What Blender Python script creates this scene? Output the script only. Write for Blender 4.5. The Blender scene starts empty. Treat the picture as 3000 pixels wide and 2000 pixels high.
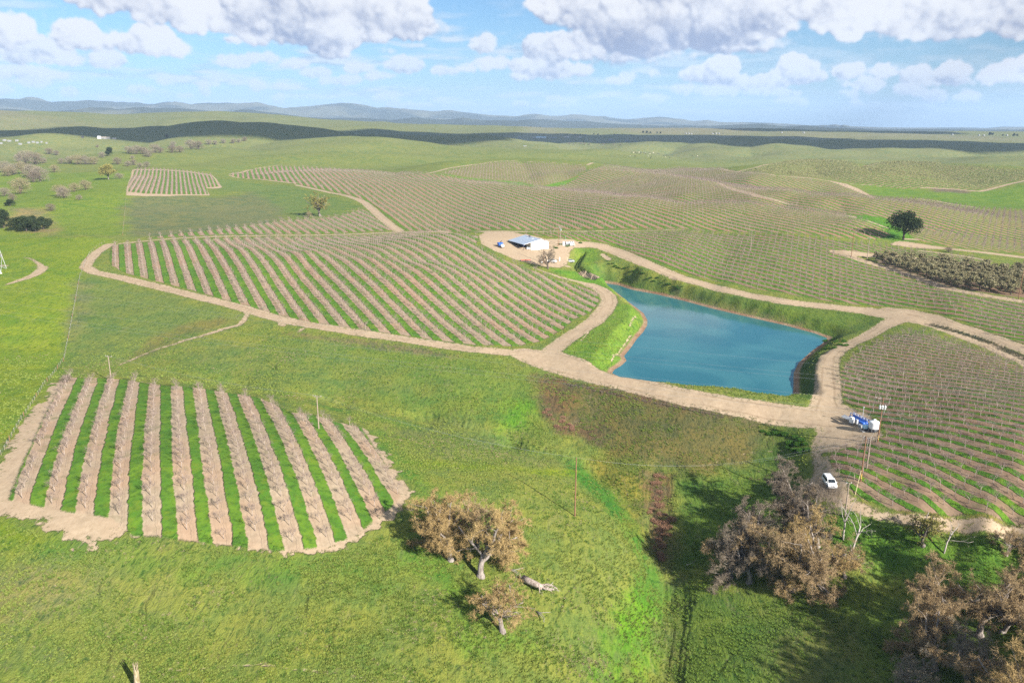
import bpy, math, random
import numpy as np
from mathutils import Matrix, Vector

# ------------------------------------------------------------------ camera, world, sun, exposure
scene = bpy.context.scene
COL = scene.collection
H_CAM = 85.0
SC = H_CAM / 70.0                  # spot heights and widths below were surveyed for a 70 m eye
FPX = 2333.0                      # focal length in pixels of the 3000 px wide photograph
PITCH = math.radians(15.34)
ROLL = math.radians(0.25)
cam_data = bpy.data.cameras.new("camera")
cam_data.sensor_width = 36.0
cam_data.lens = 36.0 * FPX / 3000.0
cam_data.clip_start = 1.0
cam_data.clip_end = 120000.0
cam = bpy.data.objects.new("camera", cam_data)
COL.objects.link(cam)
sp, cp, sr, cr = math.sin(PITCH), math.cos(PITCH), math.sin(ROLL), math.cos(ROLL)
R0 = Vector((1, 0, 0)); U0 = Vector((0, sp, cp)); F0 = Vector((0, cp, -sp))
Rr = R0 * cr + U0 * sr
Ur = U0 * cr - R0 * sr
M = Matrix(((Rr.x, Ur.x, -F0.x, 0), (Rr.y, Ur.y, -F0.y, 0), (Rr.z, Ur.z, -F0.z, H_CAM), (0, 0, 0, 1)))
cam.matrix_world = M
scene.camera = cam

SUN_EL = math.radians(27.0)
SUN_AZ = math.radians(136.5)      # clockwise from +Y (the view direction)
sun_dir = Vector((math.sin(SUN_AZ) * math.cos(SUN_EL), math.cos(SUN_AZ) * math.cos(SUN_EL), math.sin(SUN_EL)))
EXPO = 1.52
scene.view_settings.view_transform = 'Standard'
scene.view_settings.look = 'None'
scene.view_settings.gamma = 1.0
scene.view_settings.use_curve_mapping = False
scene.view_settings.exposure = EXPO

sun_data = bpy.data.lights.new("sun", 'SUN')
sun_data.energy = 5.0
sun_data.angle = math.radians(0.55)
sun_data.color = (1.0, 0.94, 0.865)
sun = bpy.data.objects.new("sun", sun_data)
sun.rotation_euler = (-sun_dir).to_track_quat('-Z', 'Y').to_euler()
sun.location = (60, -60, 150)
COL.objects.link(sun)

scene.cycles.volume_bounces = 0
scene.cycles.use_denoising = False
scene.cycles.use_adaptive_sampling = False
scene.cycles.max_bounces = 6
scene.cycles.diffuse_bounces = 2
scene.cycles.glossy_bounces = 2
scene.cycles.transparent_max_bounces = 6

# ------------------------------------------------------------------ numpy noise
_TAB = np.random.default_rng(77).random((512, 512)).astype(np.float32)
def vnoise(x, y, seed=0):
    x = np.asarray(x, dtype=np.float64); y = np.asarray(y, dtype=np.float64)
    xf = np.floor(x); yf = np.floor(y)
    fx = (x - xf).astype(np.float32); fy = (y - yf).astype(np.float32)
    xi = (xf.astype(np.int32) + seed * 37) & 511; yi = (yf.astype(np.int32) + seed * 91) & 511
    x1 = (xi + 1) & 511; y1 = (yi + 1) & 511
    fx = fx * fx * (3 - 2 * fx); fy = fy * fy * (3 - 2 * fy)
    yi *= 512; y1 *= 512
    T = _TAB.ravel()
    a = T.take(yi + xi); b = T.take(yi + x1); c = T.take(y1 + xi); d = T.take(y1 + x1)
    a += (b - a) * fx; c += (d - c) * fx
    return a + (c - a) * fy
def fbm(x, y, octaves=4, seed=0, gain=0.5):
    s = 0; a = 1.0; t = 0
    for o in range(octaves):
        s = s + a * vnoise(x * 2 ** o + 13.7 * o, y * 2 ** o - 7.1 * o, seed + o)
        t += a; a *= gain
    return s / t          # 0..1
def sstep(a, b, x):
    t = np.clip((x - a) / (b - a), 0, 1)
    return t * t * (3 - 2 * t)

# ------------------------------------------------------------------ sky: Nishita + cumulus deck by direction
def build_world():
    w = bpy.data.worlds.new("World"); scene.world = w; w.use_nodes = True
    nt = w.node_tree; nt.nodes.clear()
    N = nt.nodes.new; L = nt.links.new
    out = N('ShaderNodeOutputWorld'); bg = N('ShaderNodeBackground'); bg.inputs['Strength'].default_value = SKY_STRENGTH
    sky = N('ShaderNodeTexSky'); sky.sky_type = 'NISHITA'; sky.sun_disc = False
    sky.sun_elevation = SUN_EL; sky.sun_rotation = SUN_AZ
    sky.altitude = 100; sky.air_density = 1.0; sky.dust_density = 0.6; sky.ozone_density = 2.0
    tint = N('ShaderNodeMixRGB'); tint.blend_type = 'MULTIPLY'; tint.inputs['Fac'].default_value = 1
    tint.inputs[2].default_value = SKY_TINT
    L(sky.outputs[0], tint.inputs[1])
    tc = N('ShaderNodeTexCoord'); sep = N('ShaderNodeSeparateXYZ'); L(tc.outputs['Generated'], sep.inputs[0])
    def math_(op, a, b=None, c=None):
        n = N('ShaderNodeMath'); n.operation = op
        for i, v in enumerate((a, b, c)):
            if v is None: continue
            if isinstance(v, (int, float)): n.inputs[i].default_value = v
            else: L(v, n.inputs[i])
        return n.outputs[0]
    az = math_('ARCTAN2', sep.outputs[0], sep.outputs[1])
    el = math_('ARCSINE', sep.outputs[2])
    u = math_('MULTIPLY_ADD', az, 1 / (2 * math.pi), 0.5)
    v = math_('MULTIPLY', el, 1 / EL_MAX)
    comb = N('ShaderNodeCombineXYZ'); L(u, comb.inputs[0]); L(v, comb.inputs[1])
    im = N('ShaderNodeTexImage'); im.image = cloud_image(); im.extension = 'EXTEND'; im.interpolation = 'Cubic'
    L(comb.outputs[0], im.inputs[0])
    mix = N('ShaderNodeMixRGB'); L(tint.outputs[0], mix.inputs[1])
    sc = N('ShaderNodeMixRGB'); sc.blend_type = 'MULTIPLY'; sc.inputs[0].default_value = 1
    sc.inputs[2].default_value = (1 / SKY_STRENGTH,) * 3 + (1,)
    L(im.outputs[0], sc.inputs[1]); L(sc.outputs[0], mix.inputs[2]); L(im.outputs[1], mix.inputs[0])
    L(mix.outputs[0], bg.inputs[0]); L(bg.outputs[0], out.inputs[0])

SKY_STRENGTH = 0.05
SKY_TINT = (0.55, 0.78, 1.0, 1)
EL_MAX = math.radians(60)
CW, CH = 5120, 853

def px_dir(px, py):
    u = (np.asarray(px, float) - 1500) / FPX; v = (np.asarray(py, float) - 1000) / FPX
    x = Rr.x * u - Ur.x * v + F0.x; y = Rr.y * u - Ur.y * v + F0.y; z = Rr.z * u - Ur.z * v + F0.z
    return x, y, z
def px_azel(px, py):
    x, y, z = px_dir(px, py)
    return np.arctan2(x, y), np.arctan2(z, np.hypot(x, y))

def cloud_image():
    rgb = np.zeros((CH, CW, 3), np.float32); al = np.zeros((CH, CW), np.float32)
    ppr = CW / (2 * math.pi)             # pixels per radian, both ways
    yy, xx = np.mgrid[0:CH, 0:CW]
    # thin broken stratocumulus near the horizon, whole way round
    el = (yy + .5) / ppr
    persp = 1.0 / np.maximum(el, 0.006)
    az = (xx + .5) / ppr - math.pi
    band = fbm(az * 26, el * 150, 6, 91)
    band2 = fbm(az * 9 + 5, el * 60, 4, 77)
    m = sstep(0.47, 0.72, 0.55 * band + 0.5 * band2) * sstep(0.0, 0.02, el) * (1 - sstep(0.085, 0.15, el))
    left = 1 - 0.62 * sstep(0.05, 0.30, az) * (np.abs(az) < 1.2)
    a0 = 0.85 * m * left
    sh = sstep(-0.09, 0.09, fbm(az * 26, el * 150, 5, 91) - fbm(az * 26 + .25, (el + 0.006) * 150, 5, 91))
    c_lo = np.array([0.50, 0.62, 0.78]); c_hi = np.array([0.86, 0.92, 1.0])
    for k in range(3): rgb[..., k] = c_lo[k] + (c_hi[k] - c_lo[k]) * sh
    al[:] = a0
    veil = 0.30 * sstep(0.02, 0.0, el)
    def over(y0, y1, x0, x1, col, a):
        r = rgb[y0:y1, x0:x1]; A = al[y0:y1, x0:x1]
        na = a + A * (1 - a)
        for k in range(3):
            r[..., k] = np.where(na > 1e-4, (col[..., k] * a + r[..., k] * A * (1 - a)) / np.maximum(na, 1e-4), r[..., k])
        A[:] = na
    def blur(A, r):
        r = max(1, int(r)); 
        for ax in (0, 1):
            for _ in range(2):
                c = np.cumsum(np.pad(A, [(r + 1, r) if i == ax else (0, 0) for i in (0, 1)], mode='edge'), axis=ax)
                n = A.shape[ax]
                A = (np.take(c, np.arange(2 * r + 1, 2 * r + 1 + n), axis=ax) - np.take(c, np.arange(0, n), axis=ax)) / (2 * r + 1)
        return A
    def cloud(puffs, seed, dark=0.5, haze=0.0, soft=1.0):
        # puffs: (az, el, rx, ry) in radians; each is filled with many small round billows
        P = np.array(puffs); rg = np.random.default_rng(seed)
        x0 = int(((P[:, 0] - P[:, 2]).min() + math.pi) * ppr) - 14; x1 = int(((P[:, 0] + P[:, 2]).max() + math.pi) * ppr) + 14
        y0 = int((P[:, 1] - P[:, 3]).min() * ppr) - 12; y1 = int((P[:, 1] + P[:, 3]).max() * ppr) + 14
        x0, x1, y0, y1 = max(x0, 0), min(x1, CW), max(y0, 0), min(y1, CH)
        if x1 <= x0 + 4 or y1 <= y0 + 4: return
        hgt_ = np.zeros((y1 - y0, x1 - x0), np.float32)
        base = (P[:, 1] - P[:, 3] * 0.75).min() * ppr - y0; top = (P[:, 1] + P[:, 3]).max() * ppr - y0
        for (ca, ce, rx, ry) in puffs:
            cx = (ca + math.pi) * ppr - x0; cy = ce * ppr - y0; RX = rx * ppr; RY = ry * ppr
            for lev, (lo_, hi_) in enumerate(((.50, .85), (.26, .48), (.13, .25), (.07, .13))):
                n = int((5, 14, 34, 60)[lev] * min(3.0, max(1, RX / max(RY, 1) * .7)))
                if hi_ * RY < 1.3: n = 0
                for _ in range(n):
                    t = rg.uniform(0, 2 * math.pi); q = (math.sqrt(rg.random()) if lev < 2 else rg.uniform(.55, 1.0)) * (1 - hi_ * .5)
                    r = RY * rg.uniform(lo_, hi_); px_ = cx + math.cos(t) * q * RX; sy = math.sin(t)
                    py_ = cy + (sy * q * RY if sy > 0 else sy * q * RY * .55)
                    i0, i1 = max(int(px_ - r * 1.15), 0), min(int(px_ + r * 1.15) + 2, hgt_.shape[1]); j0, j1 = max(int(py_ - r), 0), min(int(py_ + r) + 2, hgt_.shape[0])
                    if i1 <= i0 or j1 <= j0: continue
                    gx = (np.arange(i0, i1) - px_) / 1.15; gy = np.arange(j0, j1) - py_
                    d2 = r * r - gx[None, :] ** 2 - gy[:, None] ** 2
                    zc = RY * (1 - q * q) * .55
                    hgt_[j0:j1, i0:i1] = np.maximum(hgt_[j0:j1, i0:i1], np.where(d2 > 0, np.sqrt(np.maximum(d2, 0)) * .9 + zc, 0))
        size = float(np.median(P[:, 3])) * ppr
        gy, gx = np.mgrid[y0:y1, x0:x1]
        f = 3.2 / max(size, 5)
        nz = fbm(gx * f, gy * f, 4, seed % 50, .6) - .5
        w1 = (fbm(gx * f * .8 + 9, gy * f * .8, 5, (seed * 3) % 40, .62) - .5) * size * .75; w2 = (fbm(gx * f * .8, gy * f * .8 + 21, 5, (seed * 5) % 40, .62) - .5) * size * .55
        jx = np.clip(np.arange(hgt_.shape[1])[None, :] + w1, 0, hgt_.shape[1] - 1).astype(np.int32); jy = np.clip(np.arange(hgt_.shape[0])[:, None] + w2, 0, hgt_.shape[0] - 1).astype(np.int32)
        hgt_ = hgt_[jy, jx]
        k0 = 0.6 * soft * max(1, size * .02)
        H1 = blur(hgt_, k0); H2 = blur(hgt_, size * .22 + 1)
        Hn = H1 * (1 + .6 * nz) + nz * size * .42
        alpha = sstep(0.02 * size, (0.34 + .16 * soft) * size + 1.0, Hn)
        e = gy - base
        wob = (fbm(gx * f * .35, gx * 0 + seed, 3, 3) - .5) * size * .35
        alpha = alpha * sstep(-.02 * size - 1, .22 * size + 1.5, e + wob)
        dy, dx = np.gradient(H1)
        n_ = 1 / np.sqrt(dx * dx + dy * dy + 1)
        lit = (-dx * 0.42 + -dy * 0.62 + 0.66) * n_
        cav = np.clip((H1 - H2) / (size * .30 + 1), -1, 1)
        vert = np.clip(e / max(top - base, 1), 0, 1)
        big = fbm(gx * .55 / max(size, 5), gy * .8 / max(size, 5), 3, seed % 90 + 5)
        thick = sstep(.5 * size, 1.3 * size, H2)
        shade = 0.42 + 0.50 * lit + 0.26 * cav + .5 * nz + 0.50 * (vert - .42) + 1.1 * (big - .5) * (.4 + .6 * dark) - dark * .60 * thick * (1 - .5 * vert)
        shade = sstep(0.0, 1.0, np.clip(shade, 0, 1))
        lo = np.array([0.35, 0.40, 0.57]); hi = np.array([1.0, 1.0, 1.03])
        col = lo + (hi - lo) * shade[..., None]
        hz = np.array([0.72, 0.84, 1.0])
        col = col * (1 - haze * .7) + hz * haze * .7
        over(y0, y1, x0, x1, col, alpha * (1 - 0.35 * haze))
    def pc(lst, seed, **kw):
        out = []
        for (px, py, rx, ry) in lst:
            a_, e_ = px_azel(px, py); out.append((float(a_), float(e_), rx / FPX * 1.0, ry / FPX * 1.0))
        cloud(out, seed, **kw)
    rng = random.Random(5)
    # far small cumulus over the plain
    for k in range(46):
        px = rng.uniform(-200, 3200); py = rng.uniform(215, 318)
        if px < 1500: w = rng.uniform(25, 85); h = rng.uniform(6, 15)
        else: w = rng.uniform(18, 60); h = rng.uniform(5, 12)
        pc([(px + rng.uniform(-.5, .5) * w, py + rng.uniform(-3, 3), w * rng.uniform(.3, .6), h * rng.uniform(.7, 1.2)) for _ in range(4)], 300 + k, dark=.3, haze=.50, soft=2.0)
    pc([(60, 215, 90, 17), (150, 225, 60, 12)], 7, haze=.3, dark=.3, soft=1.5)
    pc([(100, 150, 95, 34), (170, 178, 80, 18), (60, 172, 60, 16)], 8, haze=.15)
    pc([(0, 88, 78, 40), (-60, 100, 90, 40)], 9)
    pc([(312, 176, 46, 24), (340, 186, 30, 12)], 10, haze=.2, soft=1.3)
    pc([(215, 108, 64, 40), (290, 128, 60, 22), (380, 136, 70, 26), (450, 122, 70, 40), (500, 150, 60, 22)], 11)
    pc([(680, 185, 60, 18), (760, 175, 70, 16)], 12, haze=.4, soft=1.6)
    pc([(860, 190, 50, 16), (1050, 205, 60, 15), (1180, 195, 70, 22), (1300, 210, 60, 14)], 13, haze=.35, soft=1.5)
    pc([(680, 120, 34, 12)], 14, dark=1.0, soft=2.4)
    pc([(330, -20, 130, 60), (480, 10, 150, 55), (620, 40, 140, 60), (730, 70, 110, 52), (860, 88, 120, 46), (800, 20, 150, 90), (960, 40, 150, 100),
        (1060, 80, 120, 56), (1170, 62, 100, 62), (1160, 25, 50, 34), (1255, 88, 66, 26), (1000, 110, 150, 28), (1130, 150, 50, 12)], 15, dark=.75)
    pc([(1410, 135, 44, 26), (1440, 190, 60, 24), (1380, 205, 60, 14)], 16, haze=.2, soft=1.5)
    pc([(1600, 150, 70, 44), (1560, 195, 80, 32), (1660, 210, 90, 22), (1540, 225, 60, 16), (1620, 225, 60, 14)], 17, haze=.1)
    pc([(1640, 10, 110, 60), (1760, 60, 140, 62), (1880, 85, 190, 78), (2010, 100, 200, 62), (2130, 80, 150, 82), (2240, 60, 90, 60),
        (2190, 130, 120, 30), (1850, 170, 190, 26), (1700, 140, 110, 40), (2030, 170, 120, 14), (2000, -20, 260, 60)], 18, dark=1.2)
    pc([(2400, 5, 120, 60), (2520, 40, 170, 58), (2680, 60, 200, 58), (2860, 45, 200, 66), (3010, 25, 180, 70), (2720, 92, 170, 26), (2960, 70, 90, 30)], 19, dark=1.45)
    pc([(2040, 225, 60, 26), (2100, 222, 60, 38), (2200, 250, 110, 24), (2330, 212, 62, 42), (2300, 232, 100, 22), (2380, 225, 50, 18)], 20, haze=.12)
    pc([(2100, 270, 90, 16), (2250, 275, 90, 14), (2000, 265, 50, 16)], 26, haze=.45, soft=1.8)
    pc([(2480, 213, 50, 21), (2460, 220, 40, 12)], 21, haze=.1); pc([(2588, 212, 40, 20)], 22, haze=.1)
    pc([(2672, 228, 40, 26), (2700, 245, 60, 14)], 23, haze=.15); pc([(2785, 222, 46, 30), (2800, 236, 44, 12)], 24, haze=.08)
    pc([(2950, 222, 70, 30), (3050, 215, 90, 36)], 25, dark=.8)
    pc([(2540, 255, 46, 20), (2500, 252, 50, 9)], 27, haze=.2); pc([(2700, 275, 70, 13), (2730, 290, 40, 14)], 28, haze=.3, soft=1.5)
    pc([(2825, 291, 34, 16)], 29, haze=.2)
    pc([(2650, 262, 40, 14)], 30, haze=.3)
    # the same broken deck goes on above and around, out of the frame
    for k in range(80):
        a_ = rng.uniform(-math.pi, math.pi); e_ = 0.05 + 0.95 * rng.random() ** 1.3
        if abs(a_) < 0.72 and e_ < 0.19: continue
        s = 0.03 + 0.16 * e_ * rng.uniform(.6, 1.4)
        cloud([(a_ + rng.uniform(-1, 1) * s * 1.4, e_ + rng.uniform(-.3, .3) * s, s * rng.uniform(.5, 1), s * rng.uniform(.22, .45)) for _ in range(6)],
              900 + k, dark=.6 + 1.0 * e_)
    img = bpy.data.images.new("cumulus", CW, CH, alpha=True, float_buffer=True)
    img.colorspace_settings.name = 'Non-Color'
    buf = np.empty((CH, CW, 4), np.float32)
    K = 1.0 / (2 ** EXPO)
    buf[..., :3] = rgb * K; buf[..., 3] = np.clip(al, 0, 1)
    img.alpha_mode = 'CHANNEL_PACKED'
    img.pixels.foreach_set(buf.ravel())
    return img
_t=__import__('time').time()
build_world()
print('T world',__import__('time').time()-_t)

# ------------------------------------------------------------------ the lie of the land
def plane_xy(px, py, z):
    x, y, zz = px_dir(px, py)
    t = (z - H_CAM) / zz
    return x * t, y * t

POND_PX = [(1772, 829), (1808, 834), (1850, 848), (1925, 862), (2000, 880), (2085, 903), (2191, 928), (2298, 952), (2383, 975), (2425, 990),
           (2408, 1007), (2378, 1028), (2340, 1062), (2325, 1092), (2324, 1147), (2325, 1171), (2276, 1170), (2213, 1164), (2102, 1149), (2000, 1137),
           (1935, 1126), (1829, 1110), (1793, 1093), (1800, 1082), (1820, 1071), (1836, 1056), (1828, 1043), (1850, 1016), (1866, 992), (1884, 973),
           (1896, 953), (1897, 938), (1886, 918), (1866, 902), (1846, 888), (1808, 858)]
POND = np.array([plane_xy(a, b, 0.0) for a, b in POND_PX])

# (px, py, height above the pond) : spot heights
SPOTS = [
 # dam crest and toe
 (1600, 1040, 2.6), (1723, 1080, 2.6), (1850, 1116, 2.4), (2000, 1158, 2.4), (2128, 1181, 2.4), (2255, 1198, 2.5), (2383, 1215, 2.8), (2440, 1180, 3.2),
  (1650, 1250, -3.6), (1850, 1330, -5.2), (2000, 1370, -6.2), (2150, 1370, -5.6), (2280, 1350, -4.0), (1950, 1420, -7.8), (2000, 1250, -1.0), (2000, 1300, -3.3), (1850, 1215, -1.0), (1850, 1265, -3.0), (2130, 1270, -1.2), (2130, 1315, -3.4), (1720, 1180, -1.2), (1730, 1225, -3.0), (2240, 1290, -1.8),
 (1660, 1060, 2.6), (1786, 1102, 2.5), (1925, 1142, 2.4), (2064, 1173, 2.4), (2190, 1194, 2.45), (2320, 1210, 2.6),
 (2350, 1310, -0.5), (2300, 1450, -5.5), (2150, 1500, -9),
 # creek and valley sides
 (1750, 1400, -8.2), (1880, 1480, -9.8), (1940, 1600, -12.5), (1955, 1750, -14.5), (1940, 1950, -16), (2080, 1750, -13), (2200, 1950, -14),
 (1500, 1290, -5.0), (1250, 1225, -3.5), (1000, 1175, -2.0), (700, 1125, 0.0), (400, 1090, 1.0), (180, 1060, 1.5), (50, 1010, 2.5),
 (1700, 1500, -5.5), (1780, 1600, -7.5), (1600, 1620, -4.5), (1600, 1850, -6.0), (1400, 1650, -1.5), (1450, 1850, -3.5), (1250, 1950, -2.5), (1780, 1850, -10),
 (2400, 1700, -9.5), (2600, 1650, -7.5), (2800, 1600, -3.5), (2950, 1600, -2.5), (2900, 1850, -8), (2500, 1900, -11.5), (2600, 1560, -3), (2450, 1520, -3.5),
 # front left knoll with its orchard
 (150, 1130, 3.5), (500, 1150, 4.0), (850, 1220, 4.0), (60, 1480, 5.5), (450, 1350, 7.5), (800, 1400, 6.5), (1000, 1300, 3.5), (1180, 1450, 2.2),
 (300, 1580, 4.5), (800, 1600, 3.5), (1050, 1570, 2.0), (300, 1800, 0.5), (700, 1800, 0.0), (300, 1990, -1.5), (900, 1980, -1.5), (-150, 1700, 2), (-150, 1350, 6.0), (1180, 1780, -1.0),
 (1350, 1370, -1.0), (1500, 1420, -2.0), (1300, 1300, -1.2),
 # meadow between orchard and swale
 (300, 880, 6.0), (500, 950, 4.0), (700, 1020, 2.5), (1000, 1080, 1.0), (1300, 1120, 0.5), (1500, 1170, -1.5), (900, 1000, 3.8), (1200, 1010, 3.4), (1450, 1040, 2.8),
 (100, 880, 8.0), (60, 780, 10.0), (50, 960, 5.0), (60, 1150, 4.0),
 # orchard B
 (260, 770, 10.5), (500, 840, 8.0), (800, 925, 5.5), (1100, 975, 4.4), (1400, 1010, 3.6), (1650, 980, 3.2), (1760, 880, 3.4), (1650, 820, 4.5),
 (500, 722, 13.0), (700, 738, 13.0), (900, 748, 12.0), (1100, 762, 10.5), (1250, 775, 8.5), (700, 716, 10.5), (900, 722, 9.0), (1100, 730, 8.0), (600, 775, 10.5), (900, 810, 8.0), (1200, 850, 6.5), (1450, 880, 5.0), (1400, 720, 8.0),
 (1550, 730, 7.0), (1650, 745, 6.0), (1590, 775, 5.5), (1690, 760, 4.2), (1720, 800, 1.5), (1800, 770, 3.6),
 # upper road and orchard D
 (1808, 735, 6.2), (1893, 773, 5.6), (2000, 814, 5.0), (2128, 850, 4.6), (2298, 884, 4.4), (2468, 901, 4.4), (2595, 925, 4.6), (2723, 943, 5.2), (2850, 986, 6), (3000, 1041, 7),
 (2100, 780, 7.0), (2300, 800, 7.5), (2500, 830, 7.0), (2800, 900, 8), (2000, 730, 9.5), (2300, 730, 10.5), (2600, 770, 8.0), (2900, 860, 9),
 (2520, 940, 3.0), (2350, 925, 2.6), (2440, 970, 2.0), (2200, 890, 3.2), (2080, 870, 3.0),
 # orchard C
 (2550, 1020, 4.6), (2700, 1000, 6.0), (2900, 1100, 8.5), (2600, 1150, 5.0), (2800, 1250, 8.0), (2990, 1350, 8.0), (2520, 1260, 3.2), (2600, 1400, 2.5),
 (2480, 1420, 1.2), (2420, 1390, 0.5), (2700, 1480, 1.2), (2900, 1530, 1.5), (3150, 1200, 11), (3150, 1600, 2),
 # rolling ground behind
 (1500, 678, 10.5), (1750, 676, 11.5), (2000, 676, 13.0), (2300, 684, 13.5), (2500, 700, 11.5), (2650, 700, 8),
 (1300, 660, 7), (1600, 652, 6.0), (2000, 654, 6.0), (2300, 660, 6.5), (2460, 672, 6.5), (2600, 690, 6.5),
 (1150, 640, 10), (1000, 590, 12), (1300, 600, 10.5), (1600, 615, 10.5), (1900, 620, 11.5), (2200, 630, 12), (2400, 645, 11),
 (1100, 530, 20), (1298, 545, 19), (1553, 563, 18), (1765, 588, 18), (2000, 600, 18), (2298, 616, 17), (2480, 642, 14),
 (1400, 522, 7), (1660, 548, 5), (1900, 565, 6), (2150, 580, 6), (2400, 600, 6),
 (1723, 500, 26), (2000, 506, 27), (2191, 552, 19), (2450, 572, 17), (2574, 590, 15),
 (1350, 494, 22), (1500, 478, 30), (1640, 482, 30), (1595, 535, 12), (1000, 500, 27), (800, 492, 26), (680, 515, 20), (900, 550, 17),
 (2800, 640, 13), (2950, 660, 13), (2800, 720, 8.5), (3000, 735, 9), (2700, 600, 15), (2900, 620, 15), (3100, 700, 12),
 (2383, 474, 40), (2523, 505, 22), (2659, 476, 42), (2850, 500, 34), (3000, 520, 28), (2300, 505, 26), (2600, 550, 17), (2800, 560, 14), (2950, 570, 15),
 # left far side
 (450, 660, 17), (700, 640, 14), (850, 620, 11), (935, 650, 9), (330, 690, 14), (500, 580, 26), (400, 510, 40), (650, 560, 22), (750, 540, 16), (820, 560, 14),
 (600, 500, 34), (200, 520, 34), (100, 600, 18), (60, 690, 12), (200, 620, 22), (300, 560, 30), (30, 560, 20), (230, 700, 14), (150, 745, 12),
]
def _zf(py, z):
    if py < 640 and z > 11: z = 11 + (z - 11) * .12
    elif py < 690 and z > 9: z = 9 + (z - 9) * .3
    return z * SC
_C = np.array([list(plane_xy(a, b, _zf(b, z))) + [_zf(b, z)] for a, b, z in SPOTS])
# settle a few far anchors so that the plain is level far out
_anch = []
for a in np.linspace(-math.pi, math.pi, 25)[:-1]:
    for r_, z_ in ((1900, 14), (3800, 2), (9000, 0)):
        if abs(a) < 0.75 and r_ < 3000: r_ = 2000
        _anch.append((r_ * math.sin(a), r_ * math.cos(a), z_))
    if abs(a) > 0.8: _anch.append((250 * math.sin(a), 250 * math.cos(a), 0))
_anch += [(0, 20, -4), (-60, 40, -2), (60, 30, -8), (0, -60, 0)]
_C = np.vstack([_C, np.array(_anch)])
# work in a space where distance is compressed with range, so that near detail stays local
def _warp(x, y):
    r = np.hypot(x, y); s = np.log1p(r / 48.0) / np.maximum(r, 1e-6) * 100
    return x * s, y * s
_wx, _wy = _warp(_C[:, 0], _C[:, 1])
def _phi(d2): return np.sqrt(d2 + 2.5)
_A = _phi((_wx[:, None] - _wx) ** 2 + (_wy[:, None] - _wy) ** 2)
_n = len(_C)
_A[np.arange(_n), np.arange(_n)] -= 1.2     # mild smoothing
_P = np.column_stack([np.ones(_n), _wx, _wy])
_S = np.block([[_A, _P], [_P.T, np.zeros((3, 3))]])
_w = np.linalg.solve(_S, np.concatenate([_C[:, 2], np.zeros(3)]))

def seg_dist(x, y, pts, closed=False):
    d = np.full(x.shape, 1e9); pts = list(pts)
    if closed: pts = pts + [pts[0]]
    for (ax, ay), (bx, by) in zip(pts[:-1], pts[1:]):
        vx, vy = bx - ax, by - ay; L2 = vx * vx + vy * vy + 1e-9
        t = np.clip(((x - ax) * vx + (y - ay) * vy) / L2, 0, 1)
        d = np.minimum(d, (x - ax - t * vx) ** 2 + (y - ay - t * vy) ** 2)
    return np.sqrt(d)
def inside(x, y, poly):
    c = np.zeros(x.shape, bool); n = len(poly)
    for i in range(n):
        ax, ay = poly[i]; bx, by = poly[(i + 1) % n]
        if ay == by: continue
        cond = (ay > y) != (by > y)
        c ^= cond & (x < (bx - ax) * (y - ay) / (by - ay) + ax)
    return c
def sd_poly(x, y, poly, margin=30.0):
    """positive inside, in metres, clamped to -margin outside"""
    poly = np.asarray(poly); out = np.full(x.shape, -margin)
    m = (x > poly[:, 0].min() - margin) & (x < poly[:, 0].max() + margin) & (y > poly[:, 1].min() - margin) & (y < poly[:, 1].max() + margin)
    if m.any():
        xs, ys = x[m], y[m]; d = seg_dist(xs, ys, poly, True)
        out[m] = np.maximum(np.where(inside(xs, ys, poly), d, -d), -margin)
    return out
def sd_line(x, y, pts, hw, margin=30.0):
    """hw: half width at each point; positive inside the ribbon"""
    out = np.full(x.shape, -margin); pts = np.asarray(pts)
    hw = np.broadcast_to(hw, (len(pts),))
    for i in range(len(pts) - 1):
        ax, ay = pts[i]; bx, by = pts[i + 1]
        m = (x > min(ax, bx) - margin) & (x < max(ax, bx) + margin) & (y > min(ay, by) - margin) & (y < max(ay, by) + margin)
        if not m.any(): continue
        xs, ys = x[m], y[m]; vx, vy = bx - ax, by - ay; L2 = vx * vx + vy * vy + 1e-9
        t = np.clip(((xs - ax) * vx + (ys - ay) * vy) / L2, 0, 1)
        d = hw[i] + (hw[i + 1] - hw[i]) * t - np.hypot(xs - ax - t * vx, ys - ay - t * vy)
        out[m] = np.maximum(out[m], d)
    return out

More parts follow.
